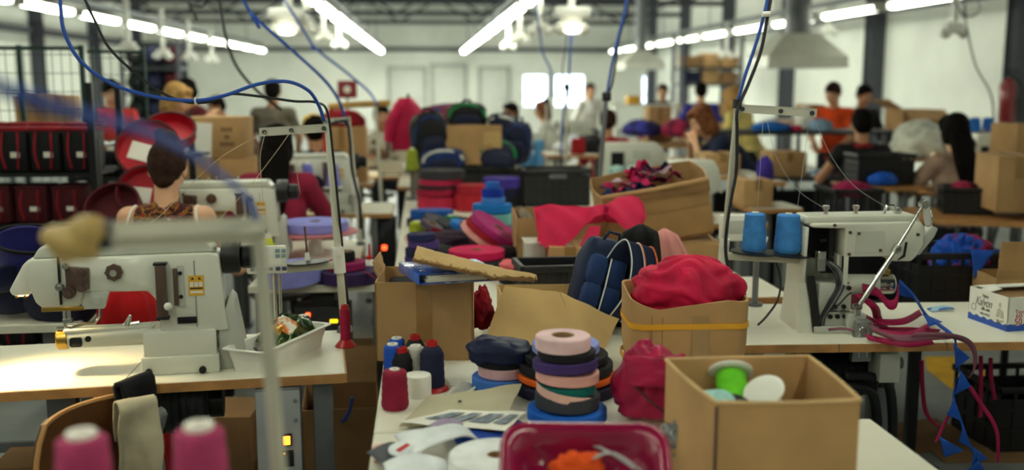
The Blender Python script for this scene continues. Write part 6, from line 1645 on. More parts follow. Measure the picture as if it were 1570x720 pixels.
# hanging pink jacket
hj = thing('jacket', 'pink quilted jacket hanging beside the third machine', 'jacket', (PY(622, 185, 8.0).x, 8.0, 0)); jz = PY(620, 150, 8.0).z
q_ = MB(); rings = []
for i in range(13):
    v = i/12; wv = .05+.13*min(1, v*1.6)**.8; z = jz-.42*v
    rings.append([Vector((.06*v+wv*math.cos(t)*(1+.1*math.sin(4*t+v*5)), .07*math.sin(t), z+.012*math.sin(v*40))) for t in [2*PI*j/24 for j in range(24)]])
loft(q_, rings, True, True).build('jacket_body', cloth('jacket_pink', 'c01c4c', rough=.6), hj, smooth=60)
MB().tube([(-.04, -.03, jz-.06), (-.12, -.05, jz-.2), (-.14, -.05, jz-.34)], [.05, .045, .035], 10).build('sleeve', M_('jacket_pink'), hj)
MB().cyl((.1, .05, 0), (.02, .05, jz+.03), .014, seg=10).build('hanger_pole', M_('steel_grey'), hj); MB().cyl((.1, .05, 0), (.1, .05, .02), .15, seg=18).build('pole_foot', M_('steel_grey'), hj)
for lab, px, py, Y, hx in (('yellow green thread cone beside the hanging pink jacket', 641, 240, 7.6, 'a8b81c'), ('olive thread cone lower beside the hanging pink jacket', 632, 262, 7.3, '8f9a2a')):
    p = PY(px, py, Y); b_ = thing('spool_rest', 'thin post holding the '+lab.split(' beside')[0].split(' lower')[0], 'spool rest', (p.x, Y, TZ+.001)); pz_ = p.z-TZ-.002; MB().cyl((0, 0, 0), (0, 0, pz_-.005), .015, seg=10).build('post', M_('steel_grey'), b_); MB().lathe([(.06, pz_-.005), (.06, pz_)], 20).build('spool_plate', M_('black_metal'), b_); MB().cyl((0, 0, 0), (0, 0, .02), .05, seg=16).build('foot', M_('steel_grey'), b_)
    cone(lab, p, .05, .035, .16, hx, capr=.015, caph=.01)

# navy bag pieces on the left table
for lab, px, py, Y, w, d, h, m, a in (('indigo bag piece with a white tag behind the machine lamp', 52, 440, 3.95, .27, .2, .17, 'bag_indigo', 8), ('dark navy bag piece lying open below the indigo one', 30, 462, 3.75, .24, .2, .10, 'bag_navy', -6), ('dark navy round bag piece resting on the table by the machine head', 92, 478, 3.72, .27, .2, .13, 'bag_navy', 12)):
    cloth('bag_indigo', '2b2a6a', rough=.6)
    p = PY(px, py, Y); p.z = max(p.z, TZ+.002) if 'resting' in lab or 'lying' in lab else TZ+.10
    r_ = thing('bag_piece', lab, 'bag piece', p, 0, rot=(R(18), R(a), 0))
    mbp = MB()
    mbp.lathe([(w*.40, 0), (w*.5, h*.3), (w*.52, h*.8), (w*.5, h), (w*.47, h*.98), (w*.46, h*.4), (w*.36, .02)], 30)
    for v in mbp.bm.verts: v.co.y *= d/w*1.1; v.co += noise.noise_vector(v.co*9)*.012
    mbp.build('shell', M_(m), r_, smooth=60)
    MB().ring([(w*.5, h*.97), (w*.535, h*.97), (w*.535, h*1.04), (w*.5, h*1.04)], 30, Matrix.Diagonal((1, d/w*1.1, 1, 1))).build('binding', M_('bag_black'), r_, smooth=40)
    if a == 8: MB().box((.08, -w*.42, h*.6), (.05, .006, .03), rot=(0, 0, .3)).build('tag', M_('paper'), r_)
# red cloth seen through the machine arm
standing('red_cloth', 'bright red cloth hanging behind the arm of the large grey machine', 'cloth', 138, 252, 425, 3.62, M_('red_cloth'), 4, .10, zb=.002, topw=.7)
# carton with print, papers
K1 = carton('brown cardboard box with faint dark print and a white sheet leaning on it', (PY(345, 242, 6.3).x-.06, 6.45, PY(345, 242, 6.3).z), .37, .3, .25, R(-3), closed=True, tape=False)
for n_, z in ((4, .175), (2, .13), (5, .085)):
    pm = MB()
    for i in range(n_): pm.box((.085+(i-(n_-1)/2)*.018, -.1505, z), (.012, .001, .026))
    pm.build('print', mat('box_print', '5a4128', .8), K1, smooth=0)
tag(MB().box((0, 0, .105), (.2, .003, .21)).build('paper_sheet', M_('paper'), loc=K1.location+Vector((-.12, -.162, .01)), rot=(R(-3), R(3), 0)), 'white paper sheet leaning on the printed cardboard box', 'paper')
carton('lower cardboard box carrying the printed one', (K1.location.x, 6.45, TZ), .42, .34, K1.location.z-TZ-.004, 0, closed=True)
table('table under the stacked printed boxes behind the seated woman', (K1.location.x, 6.46, 0), .44, .40, 0, cross=False)
# round red cases
cloth('case_red', 'b01226', rough=.5); cloth('case_maroon', '4a1018', rough=.6)
def case(label, px, py, Y, r, m, rot, lbl=True, h=.07):
    p = PY(px, py, Y); rt = thing('round_case', label, 'case', p, 0, rot=rot)
    MB().lathe([(r*.86, 0), (r, h*.25), (r*1.0, h), (r*.95, h), (r*.93, h*.3), (r*.5, h*.25)], 32).build('case_shell', M_(m), rt, smooth=50)
    MB().ring([(r*.95, h*.96), (r*1.03, h*.96), (r*1.03, h*1.12), (r*.95, h*1.12)], 32).build('binding', M_('case_maroon'), rt, smooth=50)
    if lbl: MB().box((-r*.22, -r*.05, h*.32), (r*.8, r*.62, .004)).build('paper_label', M_('paper'), rt)
    return rt
case('unlabelled red round case on the highest shelf behind the dark hair bun', 262, 212, 5.44, .13, 'case_red', (R(35), R(10), 0), False)
case('red round case with a white label beside the hair bun', 230, 236, 5.2, .155, 'case_red', (R(62), R(15), 0))
case('red round case with a white label behind the shoulder of the patterned top', 226, 300, 5.0, .13, 'case_red', (R(65), R(6), 0))
case('dark maroon round case lying under the labelled red ones', 180, 328, 4.9, .13, 'case_maroon', (R(48), R(-8), 0), False)
cs = thing('display_rack', 'dark rack supporting the red round cases', 'rack', (PY(225, 320, 5.52).x, 5.54, 0))
for sx in (-.25, .25): MB().box((sx, 0, .65), (.03, .03, 1.3)).build('leg', M_('steel_dark'), cs)
for q_, d_ in (((-1.31, 5.44, 1.222), (.3, .22)), ((-1.39, 5.30, 1.078), (.36, .5)), ((-1.33, 5.2, .90), (.28, .7)), ((-1.60, 5.2, .843), (.24, .7))): MB().box(Vector((*q_[:2], q_[2]))-cs.location, (*d_, .015)).build('shelf', M_('steel_dark'), cs)

# shelf rack with rows of bags
rk = thing('storage_rack', 'black steel rack with rows of red and black bags behind the wire cage', 'rack', (-2.20, 5.72, 0))
for x in (-.75, .45):
    for y in (-.25, .25): MB().box((x, y, .8), (.035, .035, 1.6)).build('leg', M_('black_metal'), rk, smooth=0)
for z in (.16, .55, .84, 1.115): MB().box((-.15, 0, z), (1.2, .52, .02)).build('shelf', M_('black_metal'), rk, smooth=0)
cloth('bag_red', '86101f', rough=.7); cloth('bag_maroon', '48101a', rough=.7)
def lunch(label, loc, w, h, d, body, top, group, rz=0, tag2=1):
    r_ = thing('shoulder_bag', label, 'bag', loc, rz, group)
    q = MB(); q.box((0, 0, h/2), (w, d, h), bev=.018); q.build('body', M_(body), r_)
    q = MB(); q.box((0, 0, h+.004), (w*1.04, d*1.04, .02), bev=.01); q.build('top_flap', M_(top), r_)
    for s in (-1, 1): MB().tube(smooth_path([(s*w*.25, -d*.52, h*.95), (s*w*.28, -d*.62, h*.5), (s*w*.2, -d*.55, .02)], 4), .006, 6).build('strap', M_('bag_red' if body != 'bag_red' else 'bag_black'), r_)
    MB().box((w*.12*tag2, -d*.51, h*.42), (w*.3, .004, h*.13)).build('paper_tag', M_('paper'), r_)
    return r_
x = -.66
for i in range(7): lunch('black bag with red top and white tag in the upper rack row', rk.location+Vector((x+.17*i, -.12, 1.126)), .155, .225, .2, 'bag_black', 'bag_red', 'black bags with red tops on the upper rack shelf')
for i in range(6): lunch('black bag with a red top at the back of the upper row', rk.location+Vector((x+.05+.18*i, .13, 1.126)), .155, .24, .2, 'bag_black', 'bag_red', 'black bags at the back of the upper rack shelf')
for i in range(6): lunch('maroon bag with a white tag in the middle row of the steel rack', rk.location+Vector((x+.19*i, -.12, .851)), .165, .19, .2, 'bag_maroon', 'bag_maroon', 'maroon bags on the middle rack shelf')
for i in range(6): lunch('navy bag with red straps in the lower row of the steel rack', rk.location+Vector((x+.19*i, -.12, .561)), .165, .2, .2, 'bag_navy', 'bag_black', 'navy bags on the lower rack shelf')
for i in range(5): lunch('dark bag standing on the bottom shelf of the steel rack', rk.location+Vector((x+.21*i, -.1, .171)), .18, .26, .22, 'bag_black', 'bag_maroon', 'dark bags on the bottom rack shelf')
# crate trolley beside it
tr_ = thing('wire_trolley', 'dark trolley with black upright pieces and a white cloth, beside the red cases', 'trolley', (PY(168, 250, 6.4).x+.02, 6.42, 0))
for sx in (-.2, .2):
    for sy in (-.18, .18): MB().box((sx, sy, .55), (.03, .03, 1.1)).build('leg', M_('steel_dark'), tr_)
for z in (.3, .7, 1.02): MB().box((0, 0, z), (.44, .4, .02)).build('shelf', M_('steel_dark'), tr_)
for i in range(8): tag(MB().box((0, 0, .075), (.03, .2, .15), bev=.01).build('folded_piece', M_('bag_black'), loc=tr_.location+Vector((-.17+.048*i, -.06, 1.032))), 'black folded bag piece standing upright on the dark trolley', 'bag piece', 'black folded bag pieces on the trolley')
scrap('white cloth lying over the black pieces on the trolley', tr_.location+Vector((-.02, -.02, 1.2)), .3, .2, M_('scrap_white'), .2, 5, h=.03)
# wire cage
mat('cage_green', '1d3a34', .5, metal=.3)
wc = thing('wire_cage', 'tall green wire mesh cage panel at the side of the hall', 'cage', (-2.95, 6.8, 0))
fr = MB()
for x in (0, .35, .74): MB().box((x, 0, .92), (.03, .03, 1.84)).build('post', M_('cage_green'), wc)
for z in (.1, 1.2, 1.82): MB().box((.37, 0, z), (.76, .02, .025)).build('rail', M_('cage_green'), wc)
g = MB()
for i in range(13): g.cyl((.03+.058*i, 0, .1), (.03+.058*i, 0, 1.82), .0025, seg=4)
for i in range(15): g.cyl((0, .004, .1+.12*i), (.74, .004, .1+.12*i), .0025, seg=4)
g.build('wire_mesh', M_('cage_green'), wc, smooth=0)
wc2 = thing('wire_cage', 'wire mesh cage panel in front of the man in the red shirt', 'cage', (-2.19, 6.85, 0))
for x in (0.03, .36): MB().box((x, .7*0, .92), (.016, .016, 1.84)).build('post', M_('cage_green'), wc2)
MB().box((.18, 0, 1.8), (.36, .02, .02)).build('rail', M_('cage_green'), wc2)
g = MB()
for i in range(6): g.cyl((.03+.058*i, 0, 1.1), (.03+.058*i, 0, 1.8), .0022, seg=4)
for i in range(7): g.cyl((0, .004, 1.1+.11*i), (.36, .004, 1.1+.11*i), .0022, seg=4)
g.build('wire_mesh', M_('cage_green'), wc2, smooth=0)
for lab, px, py, Y, w in (('brown cardboard box behind the wire cage, nearer the wall', 62, 186, 8.6, .3), ('brown cardboard box behind the wire cage, nearer the red-shirted man', 98, 188, 8.5, .21)):
    p = PY(px, py, Y); carton(lab, (p.x, Y, p.z), w, .3, .22, .1, closed=True)
sh1 = table('wooden table carrying the boxes behind the wire cage', (PY(55, 190, 8.55).x, 8.6, 0), .9, .6, 0, h=PY(80, 188, 8.55).z-.003, cross=False)
tB2 = table('table in front of the man in the red shirt', (PY(175, 215, 8.6).x+.2, 8.7, 0), .66, .5, 0, h=.95, cross=False)
pbk = PZ(165, 232, .954); pbk.y = 8.55
carton('olive brown open box on the table in front of the man in the red shirt', (PY(165, 225, 8.55).x, 8.62, .952), .34, .3, .18, 0, flaps=(('f', 150),), tape=False, m='carton_dark')
heap('red_cloth_heap', 'red cloth heap in the olive brown box', 'fabric', (PY(165, 225, 8.55).x, 8.62, 1.06), (.13, .11, .09), M_('bag_red'), 3)
tag(MB().box((0, 0, .07), (.16, .003, .14)).build('paper_sheet', M_('paper'), loc=(PY(178, 215, 8.4).x, 8.41, .955), rot=(R(-8), 0, 0)), 'white paper sheet leaning on the olive brown box', 'paper')
# dark shelf far behind
ds = thing('storage_rack', 'tall dark rack full of dark bundles far behind the blonde woman', 'rack', (PY(240, 150, 19).x, 19, 0))
for x in (-.5, .5):
    for y in (-.3, .3): MB().box((x, y, 1.2), (.06, .06, 2.4)).build('leg', M_('column_paint'), ds)
for z in (.3, .9, 1.4, 1.85): MB().box((0, 0, z), (1.06, .64, .05)).build('shelf', M_('steel_dark'), ds)
MB().box((0, .31, 1.2), (1.0, .02, 2.3)).build('dark_backing', M_('steel_dark'), ds)  # added sheet, coloured dark so the rack reads dark behind its bundles
for i in range(12):
    c_ = (-.34+.34*(i % 3), -.05, (.3, .9, 1.4, 1.85)[i//3]+.21)
    heap('bundle', 'dark fabric bundle stored on the tall dark rack', 'bundle', ds.location+Vector(c_), (.16, .22, .2), M_(('bag_black', 'bag_navy', 'case_maroon')[i % 3]), i, seg=32, group='dark bundles on the tall rack')
# ================================================================== PEOPLE
cloth('top_pattern', '2c1b1c', hex2='c98a2c', nscale=26, fac=(.5, .58))
def multi_pattern():
    m = MATS['top_pattern']; nt = m.node_tree; N = nt.nodes; L = nt.links
    t = N.new('ShaderNodeTexNoise'); t.inputs['Scale'].default_value = 17; t.inputs['Distortion'].default_value = 2.2; t.inputs['Detail'].default_value = 2
    tc = [n for n in N if n.type == 'TEX_COORD'][0]; L.new(tc.outputs['Object'], t.inputs['Vector'])
    r = N.new('ShaderNodeValToRGB'); r.color_ramp.interpolation = 'CONSTANT'
    for i, (p, c) in enumerate(((0, '1b1416'), (.40, '5a1f22'), (.47, '231a1c'), (.53, 'c58a2a'), (.57, '2d1d20'), (.61, 'a8232c'), (.66, '2c5a8a'), (.70, 'd9cdb4'))):
        e = r.color_ramp.elements[i] if i < 2 else r.color_ramp.elements.new(p); e.position = p; e.color = (*H(c), 1)
    L.new(t.outputs['Fac'], r.inputs['Fac']); L.new(r.outputs['Color'], N['Principled BSDF'].inputs['Base Color'])
multi_pattern()
for n_, h_ in (('tee_coral', 'd8413c'), ('tee_grey', '6a645a'), ('top_magenta', '8d1f3c'), ('tee_navy', '171e38'), ('tee_violet', '3f3fa0'), ('tee_yellow', 'd8c478'), ('tee_orange', 'd94a1a'), ('tee_black', '17161a'), ('vest_black', '1b191c'), ('sweater_beige', 'a58a78'), ('tee_red', '9a1f2a'), ('tee_maroon', '5a1820'), ('tee_white', 'd0cfc8'), ('tee_tan', '8a6a52'), ('trousers_blue', '2a3a5c')): cloth(n_, h_)
mat('stool_top', '3a3634', .6)
def stool(label, loc, h):
    s = thing('stool', label, 'stool', loc)
    MB().lathe([(.16, h-.04), (.17, h-.03), (.17, h-.01), (.16, h)], 24).build('seat', M_('stool_top'), s, smooth=40)
    for i in range(4):
        a = PI/4+i*PI/2; MB().cyl((.15*math.cos(a), .15*math.sin(a), 0), (.1*math.cos(a), .1*math.sin(a), h-.035), .012, seg=8).build('leg', M_('steel_dark'), s)
    return s
SEATS = {}
def seated(label, px, py, Y, rz, **k):
    """py = pixel of the head centre"""
    p = PY(px, py, Y); size = k.pop('size', .98); lean = k.get('lean', 0)
    hh = .09+.50*math.cos(lean)+.085+.10
    seat = max(.42, p.z/size-hh)
    d = Vector((math.sin(rz), -math.cos(rz), 0))
    off = .55*math.sin(lean)*size
    loc = Vector((p.x, Y, 0))-d*off
    if k.pop('on_stool', True): stool('stool under the '+label, loc+Vector((0, 0, 0)), (seat-.058)*size-.006)
    else: SEATS[label] = (loc.copy(), rz, (seat-.058)*size-.006)
    return person(label, loc, rz, seat=seat, size=size, **k)
def standing_p(label, px, py, Y, rz, **k):
    p = PY(px, py, Y); lean = k.get('lean', 0); side = k.get('side', 0)
    hh = .89+.50*math.cos(lean)+.085+.10; size = k.pop('size', None) or min(1.12, max(.85, p.z/hh))
    d = Vector((math.sin(rz), -math.cos(rz), 0))
    loc = Vector((p.x, Y, 0))-d*.55*math.sin(lean)*size
    return person(label, loc, rz, size=size, **k)
def trim_arm(root, T, HM, sh):
    for s in (-1, 1):
        pts = [T(s*.158-s*.02*math.cos(a), .09*math.sin(a), .41+.105*math.cos(a)) for a in [2*PI*i/18 for i in range(19)]]
        MB().tube(pts, .006, 6, cap=False).build('armhole_trim', M_('paper'), root)
seated('woman in a patterned sleeveless top with a dark bun seen from behind', 253, 258, 4.42, PI, skin='skin_light', hair=('bun', 'hair_brown'), shirt=('top_pattern',), sleeve=0, vox=.008, hands=((-.2, -.34, .87), (.2, -.34, .87)), extras=trim_arm, lean=.12, head=(0, .3), size=.95)
seated('long dark haired woman in magenta seated behind the second machine', 424, 222, 5.75, PI, hair=('long', 'hair_black'), shirt=('top_magenta',), hands=((-.2, -.38, .86), (.2, -.38, .86)), lean=.1, skin='skin_tan')
def cap_(root, T, HM, sh):
    MB().ell((0, .0, .165), (.088, .1, .07), M=HM).build('cap', mat('cap_yellow', 'd0a838', .7, var=.1), root)
seated('person with a yellow cap seated by the bamboo stand', 482, 200, 7.7, R(200), hair=('short', 'hair_black'), shirt=('tee_navy',), hands=((-.2, -.4, .86), (.2, -.4, .86)), lean=.15, extras=cap_, skin='skin_tan')
standing_p('man in a coral red tee behind the wire cage', 170, 140, 9.6, R(22), hair=('short', 'hair_black'), shirt=('tee_coral',), hands=((-.16, -.3, .98), (.2, -.32, .98)), head=(.1, .35), lean=.08, skin='skin_light', sleeve=.3)
standing_p('blonde woman reaching over the printed box in profile', 262, 150, 7.5, R(80), hair=('bob', 'hair_blond'), shirt=('tee_tan',), hands=((-.02, -.40, 1.40), (.16, -.40, 1.36)), head=(0, .25), lean=.22, skin='skin_light', sleeve=.25)
standing_p('person in a maroon shirt bending beside the blonde woman', 292, 138, 9.65, R(-70), hair=('short', 'hair_black'), shirt=('tee_maroon',), hands=((-.2, -.4, .95), (.2, -.4, .95)), lean=.5, skin='skin_tan', sleeve=.9)
standing_p('person in a black top stooping over the far table by the printed box', 338, 160, 10.9, R(-60), hair=('short', 'hair_black'), shirt=('tee_black',), hands=((-.2, -.4, .9), (.2, -.4, .9)), lean=.6, skin='skin_tan', sleeve=.9)
standing_p('man in a grey brown tee seen from behind beyond the white thread stand', 418, 140, 10.1, PI, hair=('short', 'hair_black'), shirt=('tee_grey',), hands=((-.2, -.35, .98), (.2, -.35, .98)), lean=.05, skin='skin_tan', sleeve=.35)
seated('person seated behind the bamboo stand with dark hair', 584, 178, 10.5, R(20), hair=('short', 'hair_black'), shirt=('tee_tan',), hands=((-.2, -.35, .86), (.2, -.35, .86)), lean=.2, skin='skin_tan')
# right side
standing_p('woman in a navy tee with brown hair leaning over a box', 1090, 178, 7.3, R(-100), hair=('loose', 'hair_auburn'), shirt=('tee_navy',), hands=((-.12, -.52, 1.23), (.14, -.50, 1.22)), head=(.35, .1), lean=.75, skin='skin_light', sleeve=.33)
standing_p('person in a violet blue tee seen from behind near the storage rack', 1075, 140, 12.5, R(170), hair=('short', 'hair_black'), shirt=('tee_violet',), hands=((-.22, -.2, .9), (.26, -.3, 1.0)), lean=.1, skin='skin_light', sleeve=.35)
standing_p('person in a pale yellow top bending behind the navy-shirted woman', 1128, 148, 10.6, R(-140), hair=('loose', 'hair_blond'), shirt=('tee_yellow',), hands=((-.2, -.4, .9), (.2, -.4, .9)), lean=.5, skin='skin_light', sleeve=.6)
standing_p('woman in an orange tee sorting fabric at the dark table', 1279, 142, 10.2, R(-38), hair=('short', 'hair_brown'), shirt=('tee_orange',), hands=((-.10, -.42, 1.02), (.16, -.42, .99)), head=(-.1, .3), lean=.2, skin='skin_light', sleeve=.3)
standing_p('person in a black top standing next to the woman in orange', 1322, 145, 10.6, R(8), hair=('short', 'hair_black'), shirt=('tee_black',), hands=((-.2, -.3, 1.0), (.2, -.3, 1.0)), head=(0, .3), lean=.1, skin='skin_tan', sleeve=.95)
def collar(root, T, HM, sh):
    MB().tube([T(.075*math.cos(a), .01+.07*math.sin(a), .505) for a in [2*PI*i/20 for i in range(21)]], .018, 8, cap=False).build('collar', M_('tee_red'), root)
    for s in (0, 1): pass
seated('person in a black vest with a red collar seated with back turned', 1322, 190, 7.72, R(172), hair=('short', 'hair_black'), shirt=('vest_black',), hands=((-.26, -.36, .85), (.24, -.38, .85)), lean=.1, extras=collar, skin='skin_tan', sleeve=.2)
seated('woman in a beige sweater with long dark hair at the lit machine', 1466, 200, 6.9, R(-172), on_stool=False, hair=('long', 'hair_black'), shirt=('sweater_beige',), hands=((-.22, -.40, .88), (.18, -.40, .88)), lean=.14, skin='skin_light', sleeve=.92, size=1.04)
seated('seated person in a dark red tee behind the white machine', 932, 186, 9.8, R(160), hair=('short', 'hair_brown'), shirt=('tee_red',), hands=((-.2, -.38, .86), (.2, -.38, .86)), lean=.15, skin='skin_tan', sleeve=.4)
standing_p('person with dark hair standing in front of the far window', 905, 138, 16, R(10), hair=('short', 'hair_black'), shirt=('tee_white',), hands=((-.2, -.3, 1.0), (.2, -.3, 1.0)), lean=.1, skin='skin_tan')
standing_p('person in a dark vest standing by the pale blue window', 1016, 140, 15, R(-20), hair=('short', 'hair_black'), shirt=('tee_black',), hands=((-.2, -.3, 1.0), (.2, -.3, 1.0)), lean=.1, skin='skin_tan')
seated('auburn haired person seated far down the hall under the window', 835, 168, 12.5, R(-100), hair=('bob', 'hair_auburn'), shirt=('tee_white',), hands=((-.2, -.38, .86), (.2, -.38, .86)), lean=.25, skin='skin_light')
seated('dark haired person seated far down the hall beyond the school bags', 785, 172, 12, R(-60), hair=('short', 'hair_black'), shirt=('tee_tan',), hands=((-.2, -.38, .86), (.2, -.38, .86)), lean=.2, skin='skin_tan')
# ================================================================== BEHIND THE RIGHT STATION AND FAR HALL
def tbl(label, px, py, Y, w, d, rz=0, h=.75, **k):
    p = PY(px, py, Y); return table(label, (p.x, Y, 0), w, d, rz, h=h, cross=False, legw=(.04, .04), **k)
def at(px, Y, z): return Vector((PY(px, 300, Y).x, Y, z))
def ctn(label, px0, px1, ytop, ybot, Y, d=.3, rz=0, closed=True, zb=None, **k):
    a, b = PY(px0, ybot, Y), PY(px1, ytop, Y)
    if zb is not None: a.z = zb
    return carton(label, ((a.x+b.x)/2, Y+d/2, a.z), b.x-a.x, d, b.z-a.z, rz, closed=closed, **k)
def pile(name, label, cat, px0, px1, ytop, ybot, Y, m, seed, d=.16, amp=.35, **k):
    a, b = PY(px0, ybot, Y), PY(px1, ytop, Y); h = b.z-a.z
    return heap(name, label, cat, Vector(((a.x+b.x)/2, Y, a.z+h*.34)), ((b.x-a.x)/2, d, h*.66), m if not isinstance(m, str) else M_(m), seed, amp=amp, seg=40, **k)
zp = lambda px, py, Y: PY(px, py, Y).z
# white machine in the middle distance, with dark window
def flat_machine(label, px0, px1, ytop, Y, rz=0, window=True):
    a, b = PY(px0, ytop, Y), PY(px1, ytop, Y); w = b.x-a.x; h = a.z-TZ
    r = thing('sewing_machine', label, 'sewing machine', (a.x, Y, TZ), rz)
    MB().prism([(0, .02), (0, h), (w*.88, h), (w, h*.85), (w, h*.5), (w*.8, h*.42), (w*.36, h*.45), (w*.34, .02)], 0, .15, bev=.01).build('body', M_('machine_white'), r, smooth=35)
    MB().box((w*.45, .075, .02), (w*.95, .18, .04), bev=.004).build('bed', M_('machine_bed'), r)
    if window: MB().box((w*.22, -.003, h*.62), (w*.22, .008, h*.32)).build('cavity_shade', M_('black_metal'), r)  # black plate on the face stands for the shade inside the opening
    MB().cyl((-.03, .07, h*.8), (0, .07, h*.8), .055, seg=20, bev=.006).build('handwheel', M_('black_plastic'), r)
    MB().box((w*.62, -.002, h*.72), (w*.3, .006, h*.2), bev=.002).build('cover_plate', M_('machine_bed'), r)
    MB().cyl((w*.9, .07, .05), (w*.9, .07, h*.5), .006, seg=8).build('needle_bar', M_('chrome'), r)
    for x in (w*.3, w*.6): MB().cyl((x, .07, h), (x, .07, h+.035), .008, seg=8).build('thread_pin', M_('chrome'), r)
    MB().prism([(w*.98, h*.8), (w*1.08, h*.75), (w*1.12, h*.45), (w*1.02, h*.5)], .04, .1, bev=.005).build('lamp_head', M_('white_plastic'), r, smooth=30)
    return r
tbl('sewing table under the white machine behind the tilted box of scraps', 985, 260, 8.27, .95, .5)
flat_machine('white sewing machine with a dark cavity behind the tilted box of scraps', 927, 1018, 219, 8.2)
flat_machine('white rounded sewing machine standing behind the tilted box, beside the navy-shirted woman', 1032, 1104, 246, 5.95, window=False)
tbl('sewing table behind the tilted box of scraps', 1087, 330, 6.13, .6, .5)
for lab, px in (('pale aqua thread cone by the handwheel of the white machine with the dark cavity', 945), ('pale aqua thread cone in front of the white machine with the dark cavity', 972)):
    cone(lab, at(px, 8.08, TZ+.002), .075, .065, .17, 'a9cfcb', capr=.02, caph=.004)
# grey poles with hanging cables
def pole(label, px0, py0, px1, py1, Y, r=.013, m='steel_grey', zb=0):
    b, t_ = PY(px0, py0, Y), PY(px1, py1, Y); d = (t_-b).normalized(); f = b+d*((zb-b.z)/d.z)
    root = thing('thread_stand', label, 'thread stand', f); MB().cyl((0, 0, 0), t_-f, r, seg=10).build('pole', M_(m), root); MB().cyl((0, 0, 0), (0, 0, .02), .05 if zb else .14, .04 if zb else .12, 18).build('foot', M_('steel_dark'), root)
    MB().box((t_-f)-Vector((0, 0, .03)), (.05, .03, .05), bev=.004).build('pole_cap', M_('black_plastic'), root); return root
pole('tall grey pole rising behind the open cardboard box', 917, 310, 930, 140, 5.6, zb=TZ+.001)
pole('tall white pole with a blue lead behind the second black crate', 866, 300, 869, 128, 8.2, m='thread_pole')
pole('white pole standing by the white machine beyond the school bags', 836, 260, 838, 150, 9.5, m='thread_pole')
strand('blue cable hanging from the roof to the tall grey pole', [PY(966, -30, 5.6), PY(957, 20, 5.6), PY(947, 60, 5.6), PY(938, 100, 5.6), PY(931, 142, 5.6)], .008, 'cable_blue', top=True)
strand('black cable hanging beside the blue one to the tall grey pole', [PY(972, -30, 5.65), PY(962, 15, 5.62), PY(950, 55, 5.62), PY(944, 95, 5.62), PY(938, 130, 5.61), PY(931, 150, 5.62), PY(926, 190, 5.62), PY(921, 250, 5.62), PY(915, 320, 5.62)], .007, 'cable_black', top=True)
strand('pale blue cable hanging from the ceiling box to the white pole', [PY(876, 48, 8.2), PY(873, 100, 8.2), PY(872, 140, 8.22), PY(864, 170, 8.22), PY(860, 240, 8.22)], .009, 'cable_blue', top=True)
strand('grey cable hanging beside the pale blue one', [PY(870, 45, 8.3), PY(866, 80, 8.3), PY(862, 110, 8.3), PY(868, 130, 8.3)], .006, 'steel_grey', top=True)
strand('thin blue cable hanging over the window from the inner lamp row', [PY(826, 40, 9), PY(832, 80, 9), PY(845, 110, 9), PY(846, 150, 9)], .008, 'cable_blue', top=True)
strand('black cable hanging down behind the blue loop', [PY(333, -20, 6.0), PY(345, 50, 6), PY(362, 100, 6), PY(395, 140, 6), PY(432, 168, 6)], .009, 'cable_black', top=True)
strand('blue cable slanting down from the roof to the bamboo stand', [PY(360, -20, 5.2), PY(385, 20, 5.2), PY(440, 70, 5.2), PY(495, 120, 5.3), PY(520, 155, 5.4), PY(530, 190, 5.5)], .008, 'cable_blue', top=True)
strand('paler blue cable slanting beside the bamboo stand', [PY(455, 30, 7.5), PY(480, 70, 7.5), PY(530, 110, 7.5), PY(565, 140, 7.5), PY(578, 160, 7.2)], .009, 'cable_blue', top=True)
strand('short black cable looping under the lamp row at the top', [PY(282, -10, 7), PY(290, 5, 7), PY(310, 10, 7), PY(322, -5, 7)], .008, 'cable_black', top=True)
strand('grey cable hanging down the wall by the red extinguisher', [PY(1478, 0, 9.5), PY(1482, 40, 9.5), PY(1496, 100, 9.5), PY(1515, 135, 9.5), PY(1523, 165, 9.5), PY(1524, 240, 9.5)], .010, 'steel_grey', top=True)
strand('looped grey cable at the ceiling box near the extinguisher', [PY(1462, 0, 9.5), PY(1475, 20, 9.5), PY(1490, 25, 9.5), PY(1503, 12, 9.5), PY(1495, -5, 9.5)], .008, 'steel_grey', top=True)
strand('black cable on the grey stand by the second machine', [PY(505, 190, 5.2), PY(530, 186, 5.2), PY(536, 210, 5.2), PY(540, 260, 5.2), PY(551, 310, 5.2), PY(553, 350, 5.22)], .008, 'cable_black')
# ---- cutting tables and stock in the middle of the hall
tbl('long brown work table in the middle of the hall with fabric heaps', 1012, 215, 11.5, 1.9, 1.0, top='carton_light', h=.9)
pile('fabric_heap', 'heap of violet blue fabric on the long brown work table', 'fabric', 955, 1012, 183, 208, 11.4, cloth('heap_violet', '3d3c9a', hex2='20234a', nscale=9, fac=(.45, .58)), 3, d=.28, folds=6)
pile('fabric_heap', 'heap of magenta fabric on the long brown work table', 'fabric', 1014, 1066, 182, 209, 11.2, cloth('heap_magenta', 'a01f4a', hex2='5a1832', nscale=9, fac=(.45, .58)), 5, d=.28, folds=6)
tbl('pale brown table in front of the magenta fabric heap', 1020, 225, 9.2, .7, .7, top='carton_light', h=.88)
ctn('brown cardboard box on the long table behind the violet heap', 995, 1030, 163, 196, 11.6, .3, zb=.903)
ctn('small yellow box high on the white rack far down the hall', 963, 982, 147, 160, 13.55, .2, m='yellow_label', tape=False)
rk2 = thing('white_rack', 'white shelf rack far down the hall under the yellow box', 'rack', at(985, 13.65, 0))
for x in (-.42, .42): MB().box((x, 0, .66), (.04, .3, 1.32)).build('post', M_('window_frame'), rk2)
for z in (.4, .8, PY(970, 160, 13.5).z-.012): MB().box((0, 0, z), (.88, .34, .02)).build('shelf', M_('window_frame'), rk2)
